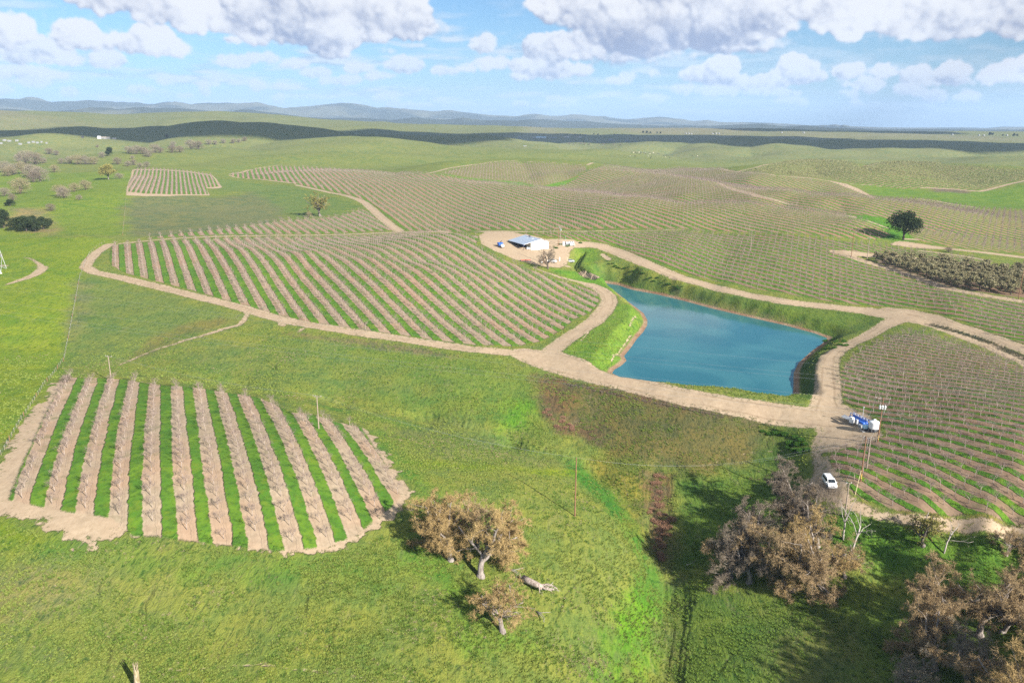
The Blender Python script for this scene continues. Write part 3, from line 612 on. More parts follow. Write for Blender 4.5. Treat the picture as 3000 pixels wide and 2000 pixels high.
# patches of differing cover, the ravine's with shade painted in: outline, colour (linear albedo), softness m, strength
G_BRIGHT = (.115, .215, .022); G_YELLOW = (.175, .235, .020); G_DULL = (.135, .165, .050); G_DRY = (.20, .165, .095); G_BROWN = (.125, .095, .045); G_LUSH = (.060, .170, .018)
G_RED = (.15, .075, .045); G_PALE = (.17, .20, .085); G_GREY = (.15, .15, .085)
PATCH = [
 ([(-200, 690), (330, 700), (245, 800), (200, 940), (190, 1070), (60, 1260), (-200, 1500)], (.165, .235, .022), 3, 1),
 ([(-200, 500), (390, 500), (368, 690), (-200, 700)], (.155, .225, .028), 8, 1),
 ([(250, 800), (700, 930), (650, 960), (420, 1040), (330, 1075), (195, 1065), (215, 930)], (.13, .185, .045), 4, .9),
 ([(215, 820), (260, 830), (245, 950), (205, 1000)], G_GREY, 4, .5),
 ([(400, 1050), (560, 985), (690, 945), (640, 935), (520, 960), (420, 1010)], (.19, .155, .05), 4, .6),
 ([(380, 690), (370, 580), (620, 578), (760, 560), (860, 600), (820, 650), (600, 680), (440, 700)], (.145, .165, .070), 10, .95),
 ([(630, 520), (860, 545), (1050, 600), (1000, 628), (860, 640), (740, 560), (640, 560)], (.12, .185, .045), 8, .8),
 ([(440, 1080), (900, 975), (1400, 1040), (1600, 1100), (1560, 1260), (1300, 1230), (1000, 1170), (700, 1120)], (.125, .195, .035), 5, .9),
 ([(820, 975), (1100, 1000), (1300, 1030), (1340, 1045), (1330, 1050), (1100, 1020), (900, 990)], (.16, .12, .08), 1.5, .7),
 ([(500, 990), (1000, 1000), (1250, 1150), (900, 1145), (560, 1080)], (.155, .195, .055), 10, .55),
 ([(1600, 1110), (1860, 1150), (2200, 1235), (2330, 1255), (2300, 1290), (2250, 1350), (2020, 1390), (1850, 1360), (1640, 1250), (1580, 1180)], (.115, .105, .040), 3, .92),
 ([(2250, 1240), (2380, 1260), (2390, 1330), (2330, 1370), (2200, 1370), (2260, 1310)], (.075, .135, .022), 3, .85),
 ([(1570, 1100), (1640, 1112), (1680, 1180), (1640, 1250), (1570, 1180)], (.14, .085, .05), 3, .7),
 ([(1600, 1215), (1760, 1250), (1760, 1300), (1640, 1275)], (.12, .07, .045), 3, .7),
 ([(1480, 1170), (1560, 1175), (1560, 1240), (1470, 1260)], (.13, .27, .02), 3, .8),
 ([(1600, 1100), (2000, 1185), (2250, 1240), (2240, 1250), (2000, 1200), (1610, 1115)], (.11, .065, .05), .8, .8),
 ([(900, 1175), (1250, 1250), (1500, 1300), (1600, 1330), (1560, 1350), (1300, 1280), (1000, 1205)], (.085, .185, .022), 2, .7),
 ([(1640, 1340), (1700, 1350), (1800, 1440), (1880, 1530), (1920, 1640), (1890, 1660), (1820, 1540), (1730, 1450), (1660, 1380)], (.05, .165, .02), 1.2, .95),
 ([(1700, 1300), (1900, 1370), (1900, 1500), (1860, 1560), (1800, 1430), (1720, 1370)], (.165, .155, .03), 3, .7),
 ([(1890, 1380), (1950, 1400), (1960, 1500), (1970, 1580), (1950, 1700), (1910, 1640), (1890, 1540), (1895, 1450)], (.13, .075, .05), 2, .9),
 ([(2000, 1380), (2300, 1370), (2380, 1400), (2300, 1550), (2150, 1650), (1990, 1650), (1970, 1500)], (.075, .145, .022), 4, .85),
 ([(1800, 1780), (1870, 1740), (1930, 1760), (1910, 2050), (1740, 2050)], (.12, .255, .015), 2, .95),
 ([(1890, 1640), (1930, 1640), (1960, 1700), (1950, 1760), (1870, 1740)], G_LUSH, 2, .8),
 ([(1935, 1600), (1975, 1600), (2005, 1720), (2005, 1800), (1980, 2050), (1915, 2050), (1935, 1850), (1945, 1740)], (.10, .095, .040), 3, .7),  # brown ravine floor, with its tree shade painted into the tint
 ([(1830, 1890), (1870, 1890), (1860, 2000), (1780, 2010)], (.14, .125, .06), 2, .8),
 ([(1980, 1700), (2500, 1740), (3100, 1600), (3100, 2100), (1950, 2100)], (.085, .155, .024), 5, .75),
 ([(2250, 1800), (2600, 1850), (2500, 2050), (2200, 2050)], (.13, .14, .05), 6, .6),
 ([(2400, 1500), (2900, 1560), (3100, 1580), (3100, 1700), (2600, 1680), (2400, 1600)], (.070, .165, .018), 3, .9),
 ([(2530, 1480), (2700, 1510), (3000, 1545), (2900, 1550), (2560, 1500)], (.19, .155, .05), 1.5, .7),
 ([(-100, 1560), (400, 1620), (900, 1660), (1180, 1640), (1250, 1520), (1320, 1600), (1150, 1700), (700, 1690), (300, 1660), (-100, 1620)], (.085, .185, .025), 4, .8),
 ([(-100, 1500), (60, 1530), (180, 1600), (60, 1600), (-100, 1580)], (.16, .22, .015), 2, .9),
 ([(-100, 1700), (250, 1700), (350, 1850), (100, 1900), (-100, 1900)], (.20, .18, .10), 8, .55),
 ([(1180, 1350), (1680, 1378), (1680, 1392), (1190, 1368)], (.165, .235, .018), 1.2, .95),
 ([(1060, 1230), (1200, 1420), (1280, 1480), (1240, 1400), (1120, 1270)], (.09, .20, .022), 3, .85),
 ([(1300, 1240), (1600, 1330), (1680, 1370), (1300, 1350), (1150, 1270)], (.155, .185, .060), 4, .7),
 ([(-150, 1790), (1050, 1990), (1500, 2060), (-150, 2060)], (.145, .205, .030), 10, .5),
 ([(1240, 1530), (1300, 1560), (1400, 1850), (1560, 1860), (1540, 1900), (1380, 1900), (1230, 1640)], (.07, .19, .02), 3, .7),
 # pond banks
 ([(1650, 1010), (1800, 880), (1890, 930), (1880, 970), (1840, 1030), (1790, 1100), (1700, 1070), (1640, 1045)], (.12, .225, .025), 2, .9),
 ([(1720, 720), (1760, 790), (1900, 830), (2100, 870), (2560, 915), (2590, 930), (2480, 990), (2430, 1000), (2300, 950), (2000, 875), (1770, 825), (1680, 780)], (.085, .145, .028), 2, .85),
 ([(2200, 890), (2560, 925), (2480, 975), (2250, 925)], (.105, .17, .025), 4, .7),
 ([(1970, 850), (2080, 890), (2230, 925), (2350, 955), (2330, 965), (2050, 900)], (.20, .165, .085), 2, .7),
 ([(2330, 1080), (2400, 1040), (2410, 1060), (2395, 1170), (2335, 1170)], (.055, .11, .02), 1.5, .9),
 ([(1600, 785), (1680, 795), (1780, 835), (1800, 870), (1700, 830)], (.11, .25, .02), 2, .85),
 ([(1690, 725), (1750, 728), (1760, 745), (1730, 790), (1700, 770)], (.13, .22, .025), 2, .9),
 ([(1770, 865), (1830, 985), (1650, 1040), (1640, 1030), (1760, 920)], (.15, .23, .03), 4, .4),
 # middle distance
 ([(2480, 630), (2620, 640), (2700, 700), (2640, 712), (2560, 690)], (.09, .22, .02), 3, .95),
 ([(2520, 540), (2720, 560), (2900, 560), (3100, 520), (3100, 610), (2880, 610), (2700, 580), (2560, 578)], (.125, .215, .025), 8, .9),
 ([(2720, 545), (2850, 558), (2830, 566), (2740, 562)], (.15, .11, .09), 5, .8),
 ([(1255, 505), (1335, 518), (1560, 545), (1660, 540), (1690, 520), (1600, 540), (1480, 528), (1360, 520)], (.11, .25, .02), 4, .9),
 ([(0, 660), (30, 665), (150, 690), (165, 670), (130, 610), (30, 610)], (.26, .20, .10), 8, .8),
 ([(2230, 660), (2300, 668), (2280, 676), (2220, 670)], G_BROWN, 6, .3),
]
TRAILS = [ # cattle tracks worn into the grass, half width m, depth tone
 ([(1760, 1630), (1730, 1665), (1660, 1740), (1640, 1800), (1590, 1870), (1530, 1920), (1470, 1990), (1450, 2010)], .30),
 ([(1430, 1860), (1380, 1905), (1340, 1950), (1300, 1985), (1240, 1996)], .30), ([(1440, 1290), (1455, 1335), (1580, 1440), (1640, 1510), (1665, 1590), (1672, 1700)], .25),
 ([(0, 1915), (60, 1850), (110, 1800), (200, 1760)], .35), ([(270, 1740), (400, 1630)], .3), ([(300, 1970), (380, 1820), (470, 1750)], .22), ([(360, 1940), (420, 1850), (440, 1780), (480, 1720)], .25),
 ([(920, 1790), (925, 1740), (940, 1680)], .3), ([(995, 1820), (970, 1880), (960, 1950)], .3), ([(2080, 2000), (2200, 1890), (2280, 1850), (2370, 1790)], .3),
 ([(2690, 1720), (2790, 1660), (2810, 1600), (2820, 1560)], .3), ([(2580, 1710), (2740, 1690)], .2), ([(1360, 1250), (1400, 1150), (1480, 1110)], .22), ([(830, 1100), (790, 1060), (770, 1010)], .35),
 ([(2000, 1190), (1960, 1260), (1920, 1350)], .2), ([(1640, 1130), (1620, 1180)], .3), ([(2300, 1210), (2280, 1260), (2230, 1330)], .22), ([(1560, 1660), (1580, 1740), (1550, 1820)], .2),
]
PALE_TRAILS = [([(440, 1966), (500, 1962), (560, 1960), (700, 1948), (760, 1945), (850, 1958), (970, 1968), (1100, 1990), (1230, 1998)], .0),
 ([(2060, 1365), (2130, 1345), (2200, 1325), (2280, 1318), (2400, 1292)], .02), ([(1700, 1000), (1760, 930), (1800, 880)], .3),
 ([(1790, 1060), (1830, 1010), (1850, 980)], .25), ([(1845, 955), (1862, 925)], .2),
 ([(1765, 745), (1785, 760)], 1.5), ([(1660, 780), (1700, 800), (1750, 812)], 1.6), ([(2650, 700), (2690, 702)], 1.6)]

# ------------------------------------------------------------------ ground mesh: a polar fan, finer where it is near
def build_ground():
    az = np.concatenate([np.linspace(-180, -50, 40), np.linspace(-50, -37, 60)[1:], np.linspace(-37, 37, 800)[1:], np.linspace(37, 50, 60)[1:], np.linspace(50, 180, 40)[1:]])
    az = np.radians(az)
    r1 = np.geomspace(64, 1000, 560); r2 = np.geomspace(1000, 27000, 410)[1:]
    rr = np.concatenate([[0.5, 15, 30, 45, 56], r1, r2])
    A, R = np.meshgrid(az, rr)
    X = R * np.sin(A); Y = R * np.cos(A)
    nr, na = X.shape
    x, y = X.ravel(), Y.ravel()
    z = height(x, y)
    soil = np.full(x.shape, -30.0)
    for pts, hw in ROADS: soil = np.maximum(soil, sd_line(x, y, atp(pts), np.array(hw) * SC))
    dt = sd_line(x, y, DITCH, 1.1, 12); soil = np.where(dt > -3, np.minimum(soil, -dt), soil)
    road = soil.copy()
    ragged = (fbm(x / 2.2, y / 2.2, 3, 55) - .5) * 7.0 + (fbm(x / 11, y / 11, 2, 57) - .5) * 2.0 - 1.2
    for poly in (YARD, PAD, OX_OUT): soil = np.maximum(soil, sd_poly(x, y, atp(poly)))
    s_ = sd_poly(x, y, atp(OA_OUT)); soil = np.maximum(soil, np.where(s_ > -29, s_ + ragged * (s_ < 6), s_))
    orch = np.full(x.shape, -30.0); row = np.zeros(x.shape); osoil = np.zeros((len(x), 3)) + (.3, .2, .13); green = np.full(x.shape, .4)
    for k, o in ORCH.items():
        s = sd_poly(x, y, o['w'])
        m = s > np.maximum(orch, -12)
        orch = np.maximum(orch, s)
        row[m] = ((x[m] - o['org'][0]) * o['nrm'][0] + (y[m] - o['org'][1]) * o['nrm'][1]) / o['pitch']
        osoil[m] = o['soil']; green[m] = o['green']
    pond = sd_poly(x, y, POND)
    base = np.array([.165, .205, .042])
    tint = np.tile(base, (len(x), 1))
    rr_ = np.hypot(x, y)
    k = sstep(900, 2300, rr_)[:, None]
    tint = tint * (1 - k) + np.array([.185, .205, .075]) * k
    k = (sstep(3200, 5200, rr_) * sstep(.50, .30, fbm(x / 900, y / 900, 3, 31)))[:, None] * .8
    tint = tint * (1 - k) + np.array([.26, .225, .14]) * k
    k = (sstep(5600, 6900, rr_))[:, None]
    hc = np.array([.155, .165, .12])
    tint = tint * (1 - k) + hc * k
    wood = (sstep(6000, 6900, rr_) * np.maximum(sstep(.44, .58, fbm(x / 700, y / 700, 5, 41)), sstep(6700, 7200, rr_) * (1 - sstep(9000, 9800, rr_)) * sstep(.30, .45, fbm(x / 900, y / 900, 5, 44))))[:, None] * .85  # dark green tone in patches, and over most of the middle ridge
    tint = tint * (1 - wood) + np.array([.055, .075, .06]) * wood
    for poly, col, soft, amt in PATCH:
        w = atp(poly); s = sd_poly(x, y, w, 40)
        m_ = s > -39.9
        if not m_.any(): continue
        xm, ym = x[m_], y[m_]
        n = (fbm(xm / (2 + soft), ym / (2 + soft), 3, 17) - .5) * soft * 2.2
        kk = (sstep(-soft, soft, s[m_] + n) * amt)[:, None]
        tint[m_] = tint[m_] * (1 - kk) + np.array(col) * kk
    kd = (sstep(-1.0, .3, dt))[:, None]; tint = tint * (1 - kd) + np.array([.045, .036, .022]) * kd
    trail = np.full(x.shape, -6.0)
    xw = x + (fbm(x / 9, y / 9, 3, 71) - .5) * 5.5; yw = y + (fbm(x / 9 + 40, y / 9, 3, 73) - .5) * 5.5
    for pts, hw in TRAILS: trail = np.maximum(trail, sd_line(xw, yw, atp(pts), np.linspace(hw * .55, hw * .30, len(pts)), 6.0))
    pale = np.full(x.shape, -6.0)
    for pts, hw in PALE_TRAILS: pale = np.maximum(pale, sd_line(x, y, atp(pts), hw, 6.0))
    z = z - 0.12 * sstep(-.4, .2, trail) * (rr_ < 400)
    # faces and which sheet each belongs to
    i = np.arange(nr - 1)[:, None] * na + np.arange(na - 1)[None, :]
    i = i.ravel()
    F = np.column_stack([i, i + 1, i + na + 1, i + na])[:, ::-1]      # wound so that normals point up
    P = np.column_stack([x, y, z])
    # smooth normals from the height grid, shared by all sheets
    e1 = P[F[:, 1]] - P[F[:, 0]]; e2 = P[F[:, 2]] - P[F[:, 0]]
    if np.median(np.cross(e1, e2)[:, 2]) < 0: F = F[:, ::-1]
    a = P[F[:, 2]] - P[F[:, 0]]; b = P[F[:, 3]] - P[F[:, 1]]
    fn = np.cross(a, b); fn /= np.maximum(np.linalg.norm(fn, axis=1, keepdims=True), 1e-12)
    vn = np.zeros_like(P)
    for c in range(4): np.add.at(vn, F[:, c], fn)
    vn /= np.maximum(np.linalg.norm(vn, axis=1, keepdims=True), 1e-12)
    fs = soil[F].mean(1); fr = road[F].mean(1); fo = orch[F].mean(1); frng = rr_[F].mean(1)
    cls = np.zeros(len(F), int)
    cls[(fo > 0)] = 2; cls[(fs > 0) & (fo <= 0)] = 3; cls[fr > 0] = 1
    cls[frng > 6300] = 4
    oa = sd_poly(x, y, atp(OA_OUT)) if False else None
    names = ['ground', 'dirt_road', 'orchard_floor', 'bare_soil', 'mountains']
    labels = ['green rolling pasture and grassy banks with worn cattle tracks', 'pale graded dirt road winding round the pond and between the orchards',
              'orchard floor with alternating soil strips and green grass strips', 'bare sandy soil of the yards and orchard headlands', 'hazy blue mountains and dark, partly wooded foothills along the horizon']
    for c, nm in enumerate(names):
        f = F[cls == c]
        if not len(f): continue
        used, inv = np.unique(f, return_inverse=True)
        f = inv.reshape(f.shape)
        me = bpy.data.meshes.new(nm)
        me.vertices.add(len(used)); me.vertices.foreach_set('co', P[used].astype(np.float32).ravel())
        me.loops.add(f.size); me.loops.foreach_set('vertex_index', f.ravel().astype(np.int32))
        me.polygons.add(len(f)); me.polygons.foreach_set('loop_start', np.arange(0, f.size, 4, dtype=np.int32))
        me.polygons.foreach_set('loop_total', np.full(len(f), 4, np.int32))
        me.update(calc_edges=True)
        me.shade_smooth()
        for an, arr in (('a_soil', soil), ('a_road', road), ('a_orch', orch), ('a_row', row), ('a_green', green), ('a_pond', pond), ('a_trail', trail), ('a_pale', pale), ('a_rng', rr_)):
            at_ = me.attributes.new(an, 'FLOAT', 'POINT'); at_.data.foreach_set('value', arr[used].astype(np.float32))
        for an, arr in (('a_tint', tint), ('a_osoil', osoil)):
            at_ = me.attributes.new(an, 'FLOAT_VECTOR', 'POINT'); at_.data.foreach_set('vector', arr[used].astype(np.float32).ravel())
        me.normals_split_custom_set_from_vertices(vn[used].astype(np.float32))
        ob = bpy.data.objects.new(nm, me); COL.objects.link(ob); me.materials.append(GROUND_MAT)
        ob['kind'] = 'structure'; ob['label'] = labels[c]
    return

# ------------------------------------------------------------------ node helpers
class NT:
    def __init__(s, name):
        s.m = bpy.data.materials.new(name); s.m.use_nodes = True; s.nt = s.m.node_tree; s.nt.nodes.clear()
        s.out = s.n('ShaderNodeOutputMaterial')
    def n(s, t, **kw):
        x = s.nt.nodes.new(t)
        for k, v in kw.items(): setattr(x, k, v)
        return x
    def l(s, a, b): s.nt.links.new(a, b)
    def set(s, sock, v):
        if isinstance(v, bpy.types.NodeSocket): s.l(v, sock)
        elif isinstance(v, (tuple, list)):
            sock.default_value = tuple(v) + ((1,) if len(v) == 3 and sock.type == 'RGBA' else ())
        else: sock.default_value = v
    def math(s, op, a, b=None, c=None, clamp=False):
        x = s.n('ShaderNodeMath', operation=op, use_clamp=clamp)
        for i, v in enumerate((a, b, c)):
            if v is not None: s.set(x.inputs[i], v)
        return x.outputs[0]
    def mix(s, f, a, b, blend='MIX'):
        x = s.n('ShaderNodeMixRGB', blend_type=blend)
        s.set(x.inputs[0], f); s.set(x.inputs[1], a); s.set(x.inputs[2], b); return x.outputs[0]
    def ss(s, v, a, b, lo=0.0, hi=1.0):
        x = s.n('ShaderNodeMapRange', interpolation_type='SMOOTHSTEP')
        s.set(x.inputs['Value'], v); s.set(x.inputs['From Min'], a); s.set(x.inputs['From Max'], b)
        x.inputs['To Min'].default_value = lo; x.inputs['To Max'].default_value = hi; return x.outputs[0]
    def noise(s, vec, scale, detail=3, rough=.55, dist=0.0):
        x = s.n('ShaderNodeTexNoise'); s.set(x.inputs['Vector'], vec); x.inputs['Scale'].default_value = scale
        x.inputs['Detail'].default_value = detail; x.inputs['Roughness'].default_value = rough; x.inputs['Distortion'].default_value = dist
        return x.outputs['Fac']
    def attr(s, name, vec=False):
        x = s.n('ShaderNodeAttribute', attribute_name=name); return x.outputs['Vector'] if vec else x.outputs['Fac']
    def pos(s): return s.n('ShaderNodeNewGeometry').outputs['Position']
    def obj(s): return s.n('ShaderNodeTexCoord').outputs['Object']
    def mapping(s, vec, rot=0, scale=(1, 1, 1)):
        x = s.n('ShaderNodeMapping'); s.l(vec, x.inputs[0]); x.inputs['Rotation'].default_value = (0, 0, rot); x.inputs['Scale'].default_value = scale; return x.outputs[0]
    def bsdf(s, color, rough=.9, normal=None, spec=.25, metal=0, **kw):
        b = s.n('ShaderNodeBsdfPrincipled'); s.set(b.inputs['Base Color'], color); s.set(b.inputs['Roughness'], rough)
        b.inputs['Specular IOR Level'].default_value = spec; b.inputs['Metallic'].default_value = metal
        for k, v in kw.items(): s.set(b.inputs[k.replace('_', ' ')], v)
        if normal is not None: s.l(normal, b.inputs['Normal'])
        s.l(b.outputs[0], s.out.inputs[0]); return b
    def bump(s, h, strength=1, dist=1, normal=None):
        x = s.n('ShaderNodeBump'); x.inputs['Strength'].default_value = strength; x.inputs['Distance'].default_value = dist
        s.l(h, x.inputs['Height'])
        if normal is not None: s.l(normal, x.inputs['Normal'])
        return x.outputs[0]

ALB = .74
def ground_material():
    s = NT('ground_cover'); P = s.pos()
    soil, orch, row, green, pond, trail, pale, rng_ = (s.attr(a) for a in ('a_soil', 'a_orch', 'a_row', 'a_green', 'a_pond', 'a_trail', 'a_pale', 'a_rng'))
    tint = s.attr('a_tint', True); osoil = s.attr('a_osoil', True)
    big = s.noise(P, .018, 3); mid = s.noise(P, .11, 4, .6); sml = s.noise(P, .75, 4, .65); fine = s.noise(P, 3.0, 3, .7)
    # blades lie over in drifts: stretched noise turned across the slope
    Pm = s.mapping(P, rot=math.radians(-38), scale=(1, .35, 1)); drift = s.noise(Pm, 1.1, 4, .65, .6)
    Pw = s.mapping(P, rot=math.radians(35), scale=(1, .3, 1)); drift2 = s.noise(Pw, .35, 4, .65, .8)
    nearf = s.ss(rng_, 1500, 250)
    # grass
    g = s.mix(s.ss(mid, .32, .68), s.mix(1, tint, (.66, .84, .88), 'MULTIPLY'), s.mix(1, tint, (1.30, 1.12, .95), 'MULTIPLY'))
    g = s.mix(s.ss(big, .35, .65, 0, .55), g, s.mix(1, tint, (1.18, 1.06, 1.15), 'MULTIPLY'))
    dark = s.math('MULTIPLY', s.ss(drift, .57, .36), s.ss(sml, .62, .38))
    g = s.mix(s.math('MULTIPLY', dark, 1.0), g, s.mix(1, tint, (.36, .52, .5), 'MULTIPLY'))
    straw = s.math('MULTIPLY', s.ss(drift2, .56, .74), s.ss(fine, .35, .7))
    g = s.mix(s.math('MULTIPLY', straw, .55), g, (.23, .19, .115))
    flk = s.noise(s.mapping(P, rot=.2, scale=(1, .5, 1)), 1.9, 3, .7)
    brown = s.math('MULTIPLY', s.ss(flk, .56, .68), s.ss(s.noise(P, .16, 3, .6), .42, .60))
    g = s.mix(s.math('MULTIPLY', brown, .6), g, (.13, .10, .065))
    lightt = s.math('MULTIPLY', s.ss(drift, .52, .72), .6)
    g = s.mix(lightt, g, s.mix(1, tint, (1.35, 1.22, .9), 'MULTIPLY'))
    g = s.mix(s.ss(fine, .3, .7, 0, .35), g, s.mix(1, g, (1.35, 1.3, 1.2), 'MULTIPLY'))
    tr = s.math('MULTIPLY', s.ss(s.math('ADD', trail, s.math('MULTIPLY', s.math('SUBTRACT', sml, .5), .5)), -.22, .12), s.ss(mid, .3, .5, .35, .9))
    g = s.mix(tr, g, s.mix(1, g, (.40, .42, .45), 'MULTIPLY'))
    pl = s.ss(s.math('ADD', pale, s.math('MULTIPLY', s.math('SUBTRACT', sml, .5), 2.2)), -.25, .25)
    # orchard floor: soil under the rows, a mown green strip down each alley
    wob = s.math('MULTIPLY', s.math('SUBTRACT', s.noise(P, .5, 3), .5), .20)
    fr = s.math('FRACT', s.math('ADD', s.math('ADD', row, .5), wob))      # .5 = on the row
    d = s.math('ABSOLUTE', s.math('SUBTRACT', fr, .5))                     # 0 on the row .. .5 in the alley
    edge = s.math('SUBTRACT', .5, s.math('MULTIPLY', green, .5))
    patchy = s.math('MULTIPLY', s.math('SUBTRACT', s.noise(P, .06, 3), .5), .16)
    strip = s.ss(s.math('SUBTRACT', s.math('ADD', d, patchy), edge), -.022, .03)
    oc = s.mix(s.ss(sml, .3, .75), s.mix(1, osoil, (.84, .82, .80), 'MULTIPLY'), s.mix(1, osoil, (1.15, 1.14, 1.12), 'MULTIPLY'))
    oc = s.mix(s.ss(s.noise(P, .05, 3), .4, .65, 0, .5), oc, s.mix(1, osoil, (1.12, .86, .76), 'MULTIPLY'))
    litter = s.math('MULTIPLY', s.ss(fine, .60, .72), s.ss(d, .40, .05))
    oc = s.mix(s.math('MULTIPLY', litter, .6), oc, s.mix(1, osoil, (.42, .38, .40), 'MULTIPLY'))
    track = s.math('MULTIPLY', s.ss(s.math('ABSOLUTE', s.math('SUBTRACT', d, .17)), .045, .0), .35)
    hose = s.math('MULTIPLY', s.math('MULTIPLY', s.ss(s.math('ABSOLUTE', s.math('SUBTRACT', fr, .60)), .014, .004), .6), s.ss(rng_, 260, 200))
    oc = s.mix(hose, oc, s.mix(1, osoil, (.45, .42, .45), 'MULTIPLY'))
    oc = s.mix(track, oc, s.mix(1, osoil, (.72, .66, .62), 'MULTIPLY'))
    weeds = s.math('MULTIPLY', s.ss(s.noise(P, .22, 4, .65), .54, .66), s.ss(rng_, 120, 260))
    oc = s.mix(s.math('MULTIPLY', weeds, .5), oc, (.10, .14, .035))
    sg = s.mix(s.ss(mid, .35, .65), (.070, .185, .018), (.135, .245, .020))
    sg = s.mix(s.ss(sml, .42, .68, 0, .9), sg, (.040, .10, .015))
    sg = s.mix(s.ss(s.noise(P, .3, 3), .52, .68, 0, .75), sg, (.15, .22, .02))
    sg = s.mix(s.ss(fine, .4, .7, 0, .5), sg, (.12, .22, .03))
    sg = s.mix(s.ss(rng_, 300, 700, 0, .8), sg, (.12, .215, .030))
    oc = s.mix(strip, oc, sg)
    # bare ground
    sc = s.mix(s.ss(sml, .3, .75), (.39, .295, .19), (.50, .39, .265))
    sc = s.mix(s.ss(mid, .35, .65, 0, .5), sc, (.44, .325, .215))
    ruts = s.noise(s.mapping(P, rot=.5, scale=(1, .15, 1)), 1.6, 3)
    sc = s.mix(s.ss(ruts, .56, .70, 0, .3), sc, (.27, .19, .13))
    jit = s.math('ADD', s.math('MULTIPLY', s.math('SUBTRACT', sml, .5), 2.2), s.math('MULTIPLY', s.math('SUBTRACT', mid, .5), 1.2))
    jit = s.math('ADD', jit, s.math('MULTIPLY', s.math('SUBTRACT', fine, .5), 1.3))
    ks = s.ss(s.math('ADD', soil, jit), -.25, .45)
    fleck = s.math('MULTIPLY', s.ss(s.noise(P, .9, 4, .7), .55, .64), s.ss(soil, 3.0, .4))
    ks = s.math('MULTIPLY', ks, s.math('SUBTRACT', 1.0, s.math('MULTIPLY', fleck, .85)))
    road = s.attr('a_road')
    rut = s.math('MULTIPLY', s.ss(s.math('ABSOLUTE', s.math('SUBTRACT', s.math('ADD', road, s.math('MULTIPLY', s.math('SUBTRACT', mid, .5), 1.2)), 2.3)), .55, .15), s.ss(s.noise(P, .07, 2), .35, .6))
    sc = s.mix(s.math('MULTIPLY', rut, .55), sc, s.mix(1, sc, (.66, .62, .58), 'MULTIPLY'))
    ks = s.math('MAXIMUM', ks, pl)
    ko = s.ss(s.math('ADD', orch, s.math('MULTIPLY', jit, .7)), -.3, .5)
    ko2 = s.math('MULTIPLY', ko, s.ss(s.math('ADD', road, s.math('MULTIPLY', jit, .6)), .3, -.3))
    c = s.mix(ks, g, sc)
    c = s.mix(ko2, c, oc)
    # muddy margin of the pond
    shore = s.math('MULTIPLY', s.ss(s.math('ADD', pond, s.math('MULTIPLY', jit, .35)), -2.4, -1.3), s.ss(pond, -29, -28))
    c = s.mix(shore, c, s.mix(s.ss(mid, .35, .65), (.34, .24, .15), (.26, .15, .09)))
    c = s.mix(1, c, (ALB, ALB, ALB), 'MULTIPLY')
    bumpy = s.math('ADD', s.math('MULTIPLY', drift, .55), s.math('MULTIPLY', fine, .22))
    kk = s.math('MAXIMUM', ks, s.math('MULTIPLY', ko2, s.math('SUBTRACT', 1.0, strip)))
    amp = s.math('MULTIPLY', s.math('SUBTRACT', 1.12, kk), s.math('ADD', .25, s.math('MULTIPLY', nearf, .75)))
    hgt = s.math('ADD', s.math('MULTIPLY', bumpy, amp), s.math('MULTIPLY', s.math('MULTIPLY', strip, ko2), .35))
    nrm = s.bump(hgt, .75, 1.0)
    s.bsdf(c, .95, nrm, spec=.1)
    return s.m
GROUND_MAT = ground_material()
_t=__import__('time').time()
build_ground()
print('T ground',__import__('time').time()-_t)

# ------------------------------------------------------------------ pond water
def water():
    s = NT('pond_water'); P = s.pos()
    c = s.mix(s.ss(s.noise(P, .03, 3, dist=1.0), .35, .65), (.018, .100, .118), (.034, .132, .142))
    rip = s.noise(s.mapping(P, rot=.6, scale=(1, .4, 1)), 1.2, 4)
    s.bsdf(c, .10, s.bump(rip, .25, .06), spec=.5, IOR=1.33)
    C = POND.mean(0); big = []
    for p, q in zip(POND, np.roll(POND, -1, 0)):
        big.append(p)
    poly = np.array(big)
    # push the rim outwards so the sheet runs under the bank
    n = len(poly); out = []
    area = 0.5 * np.sum(poly[:, 0] * np.roll(poly[:, 1], -1) - np.roll(poly[:, 0], -1) * poly[:, 1])
    for i in range(n):
        t = poly[(i + 1) % n] - poly[i - 1]; t /= np.hypot(*t); nn = np.array([t[1], -t[0]]) * (1 if area > 0 else -1)
        out.append(poly[i] + nn * 1.0)
    import bmesh
    bm = bmesh.new(); vs = [bm.verts.new((a, b, 0.0)) for a, b in out]; f = bm.faces.new(vs)
    bm.normal_update()
    if f.normal.z < 0: bmesh.ops.reverse_faces(bm, faces=[f])
    bmesh.ops.triangulate(bm, faces=bm.faces[:])
    me = bpy.data.meshes.new('pond_water'); bm.to_mesh(me); bm.free(); me.materials.append(s.m)
    ob = bpy.data.objects.new('pond_water', me); COL.objects.link(ob); ob['kind'] = 'structure'; ob['label'] = 'teal blue water of the irrigation pond'
water()

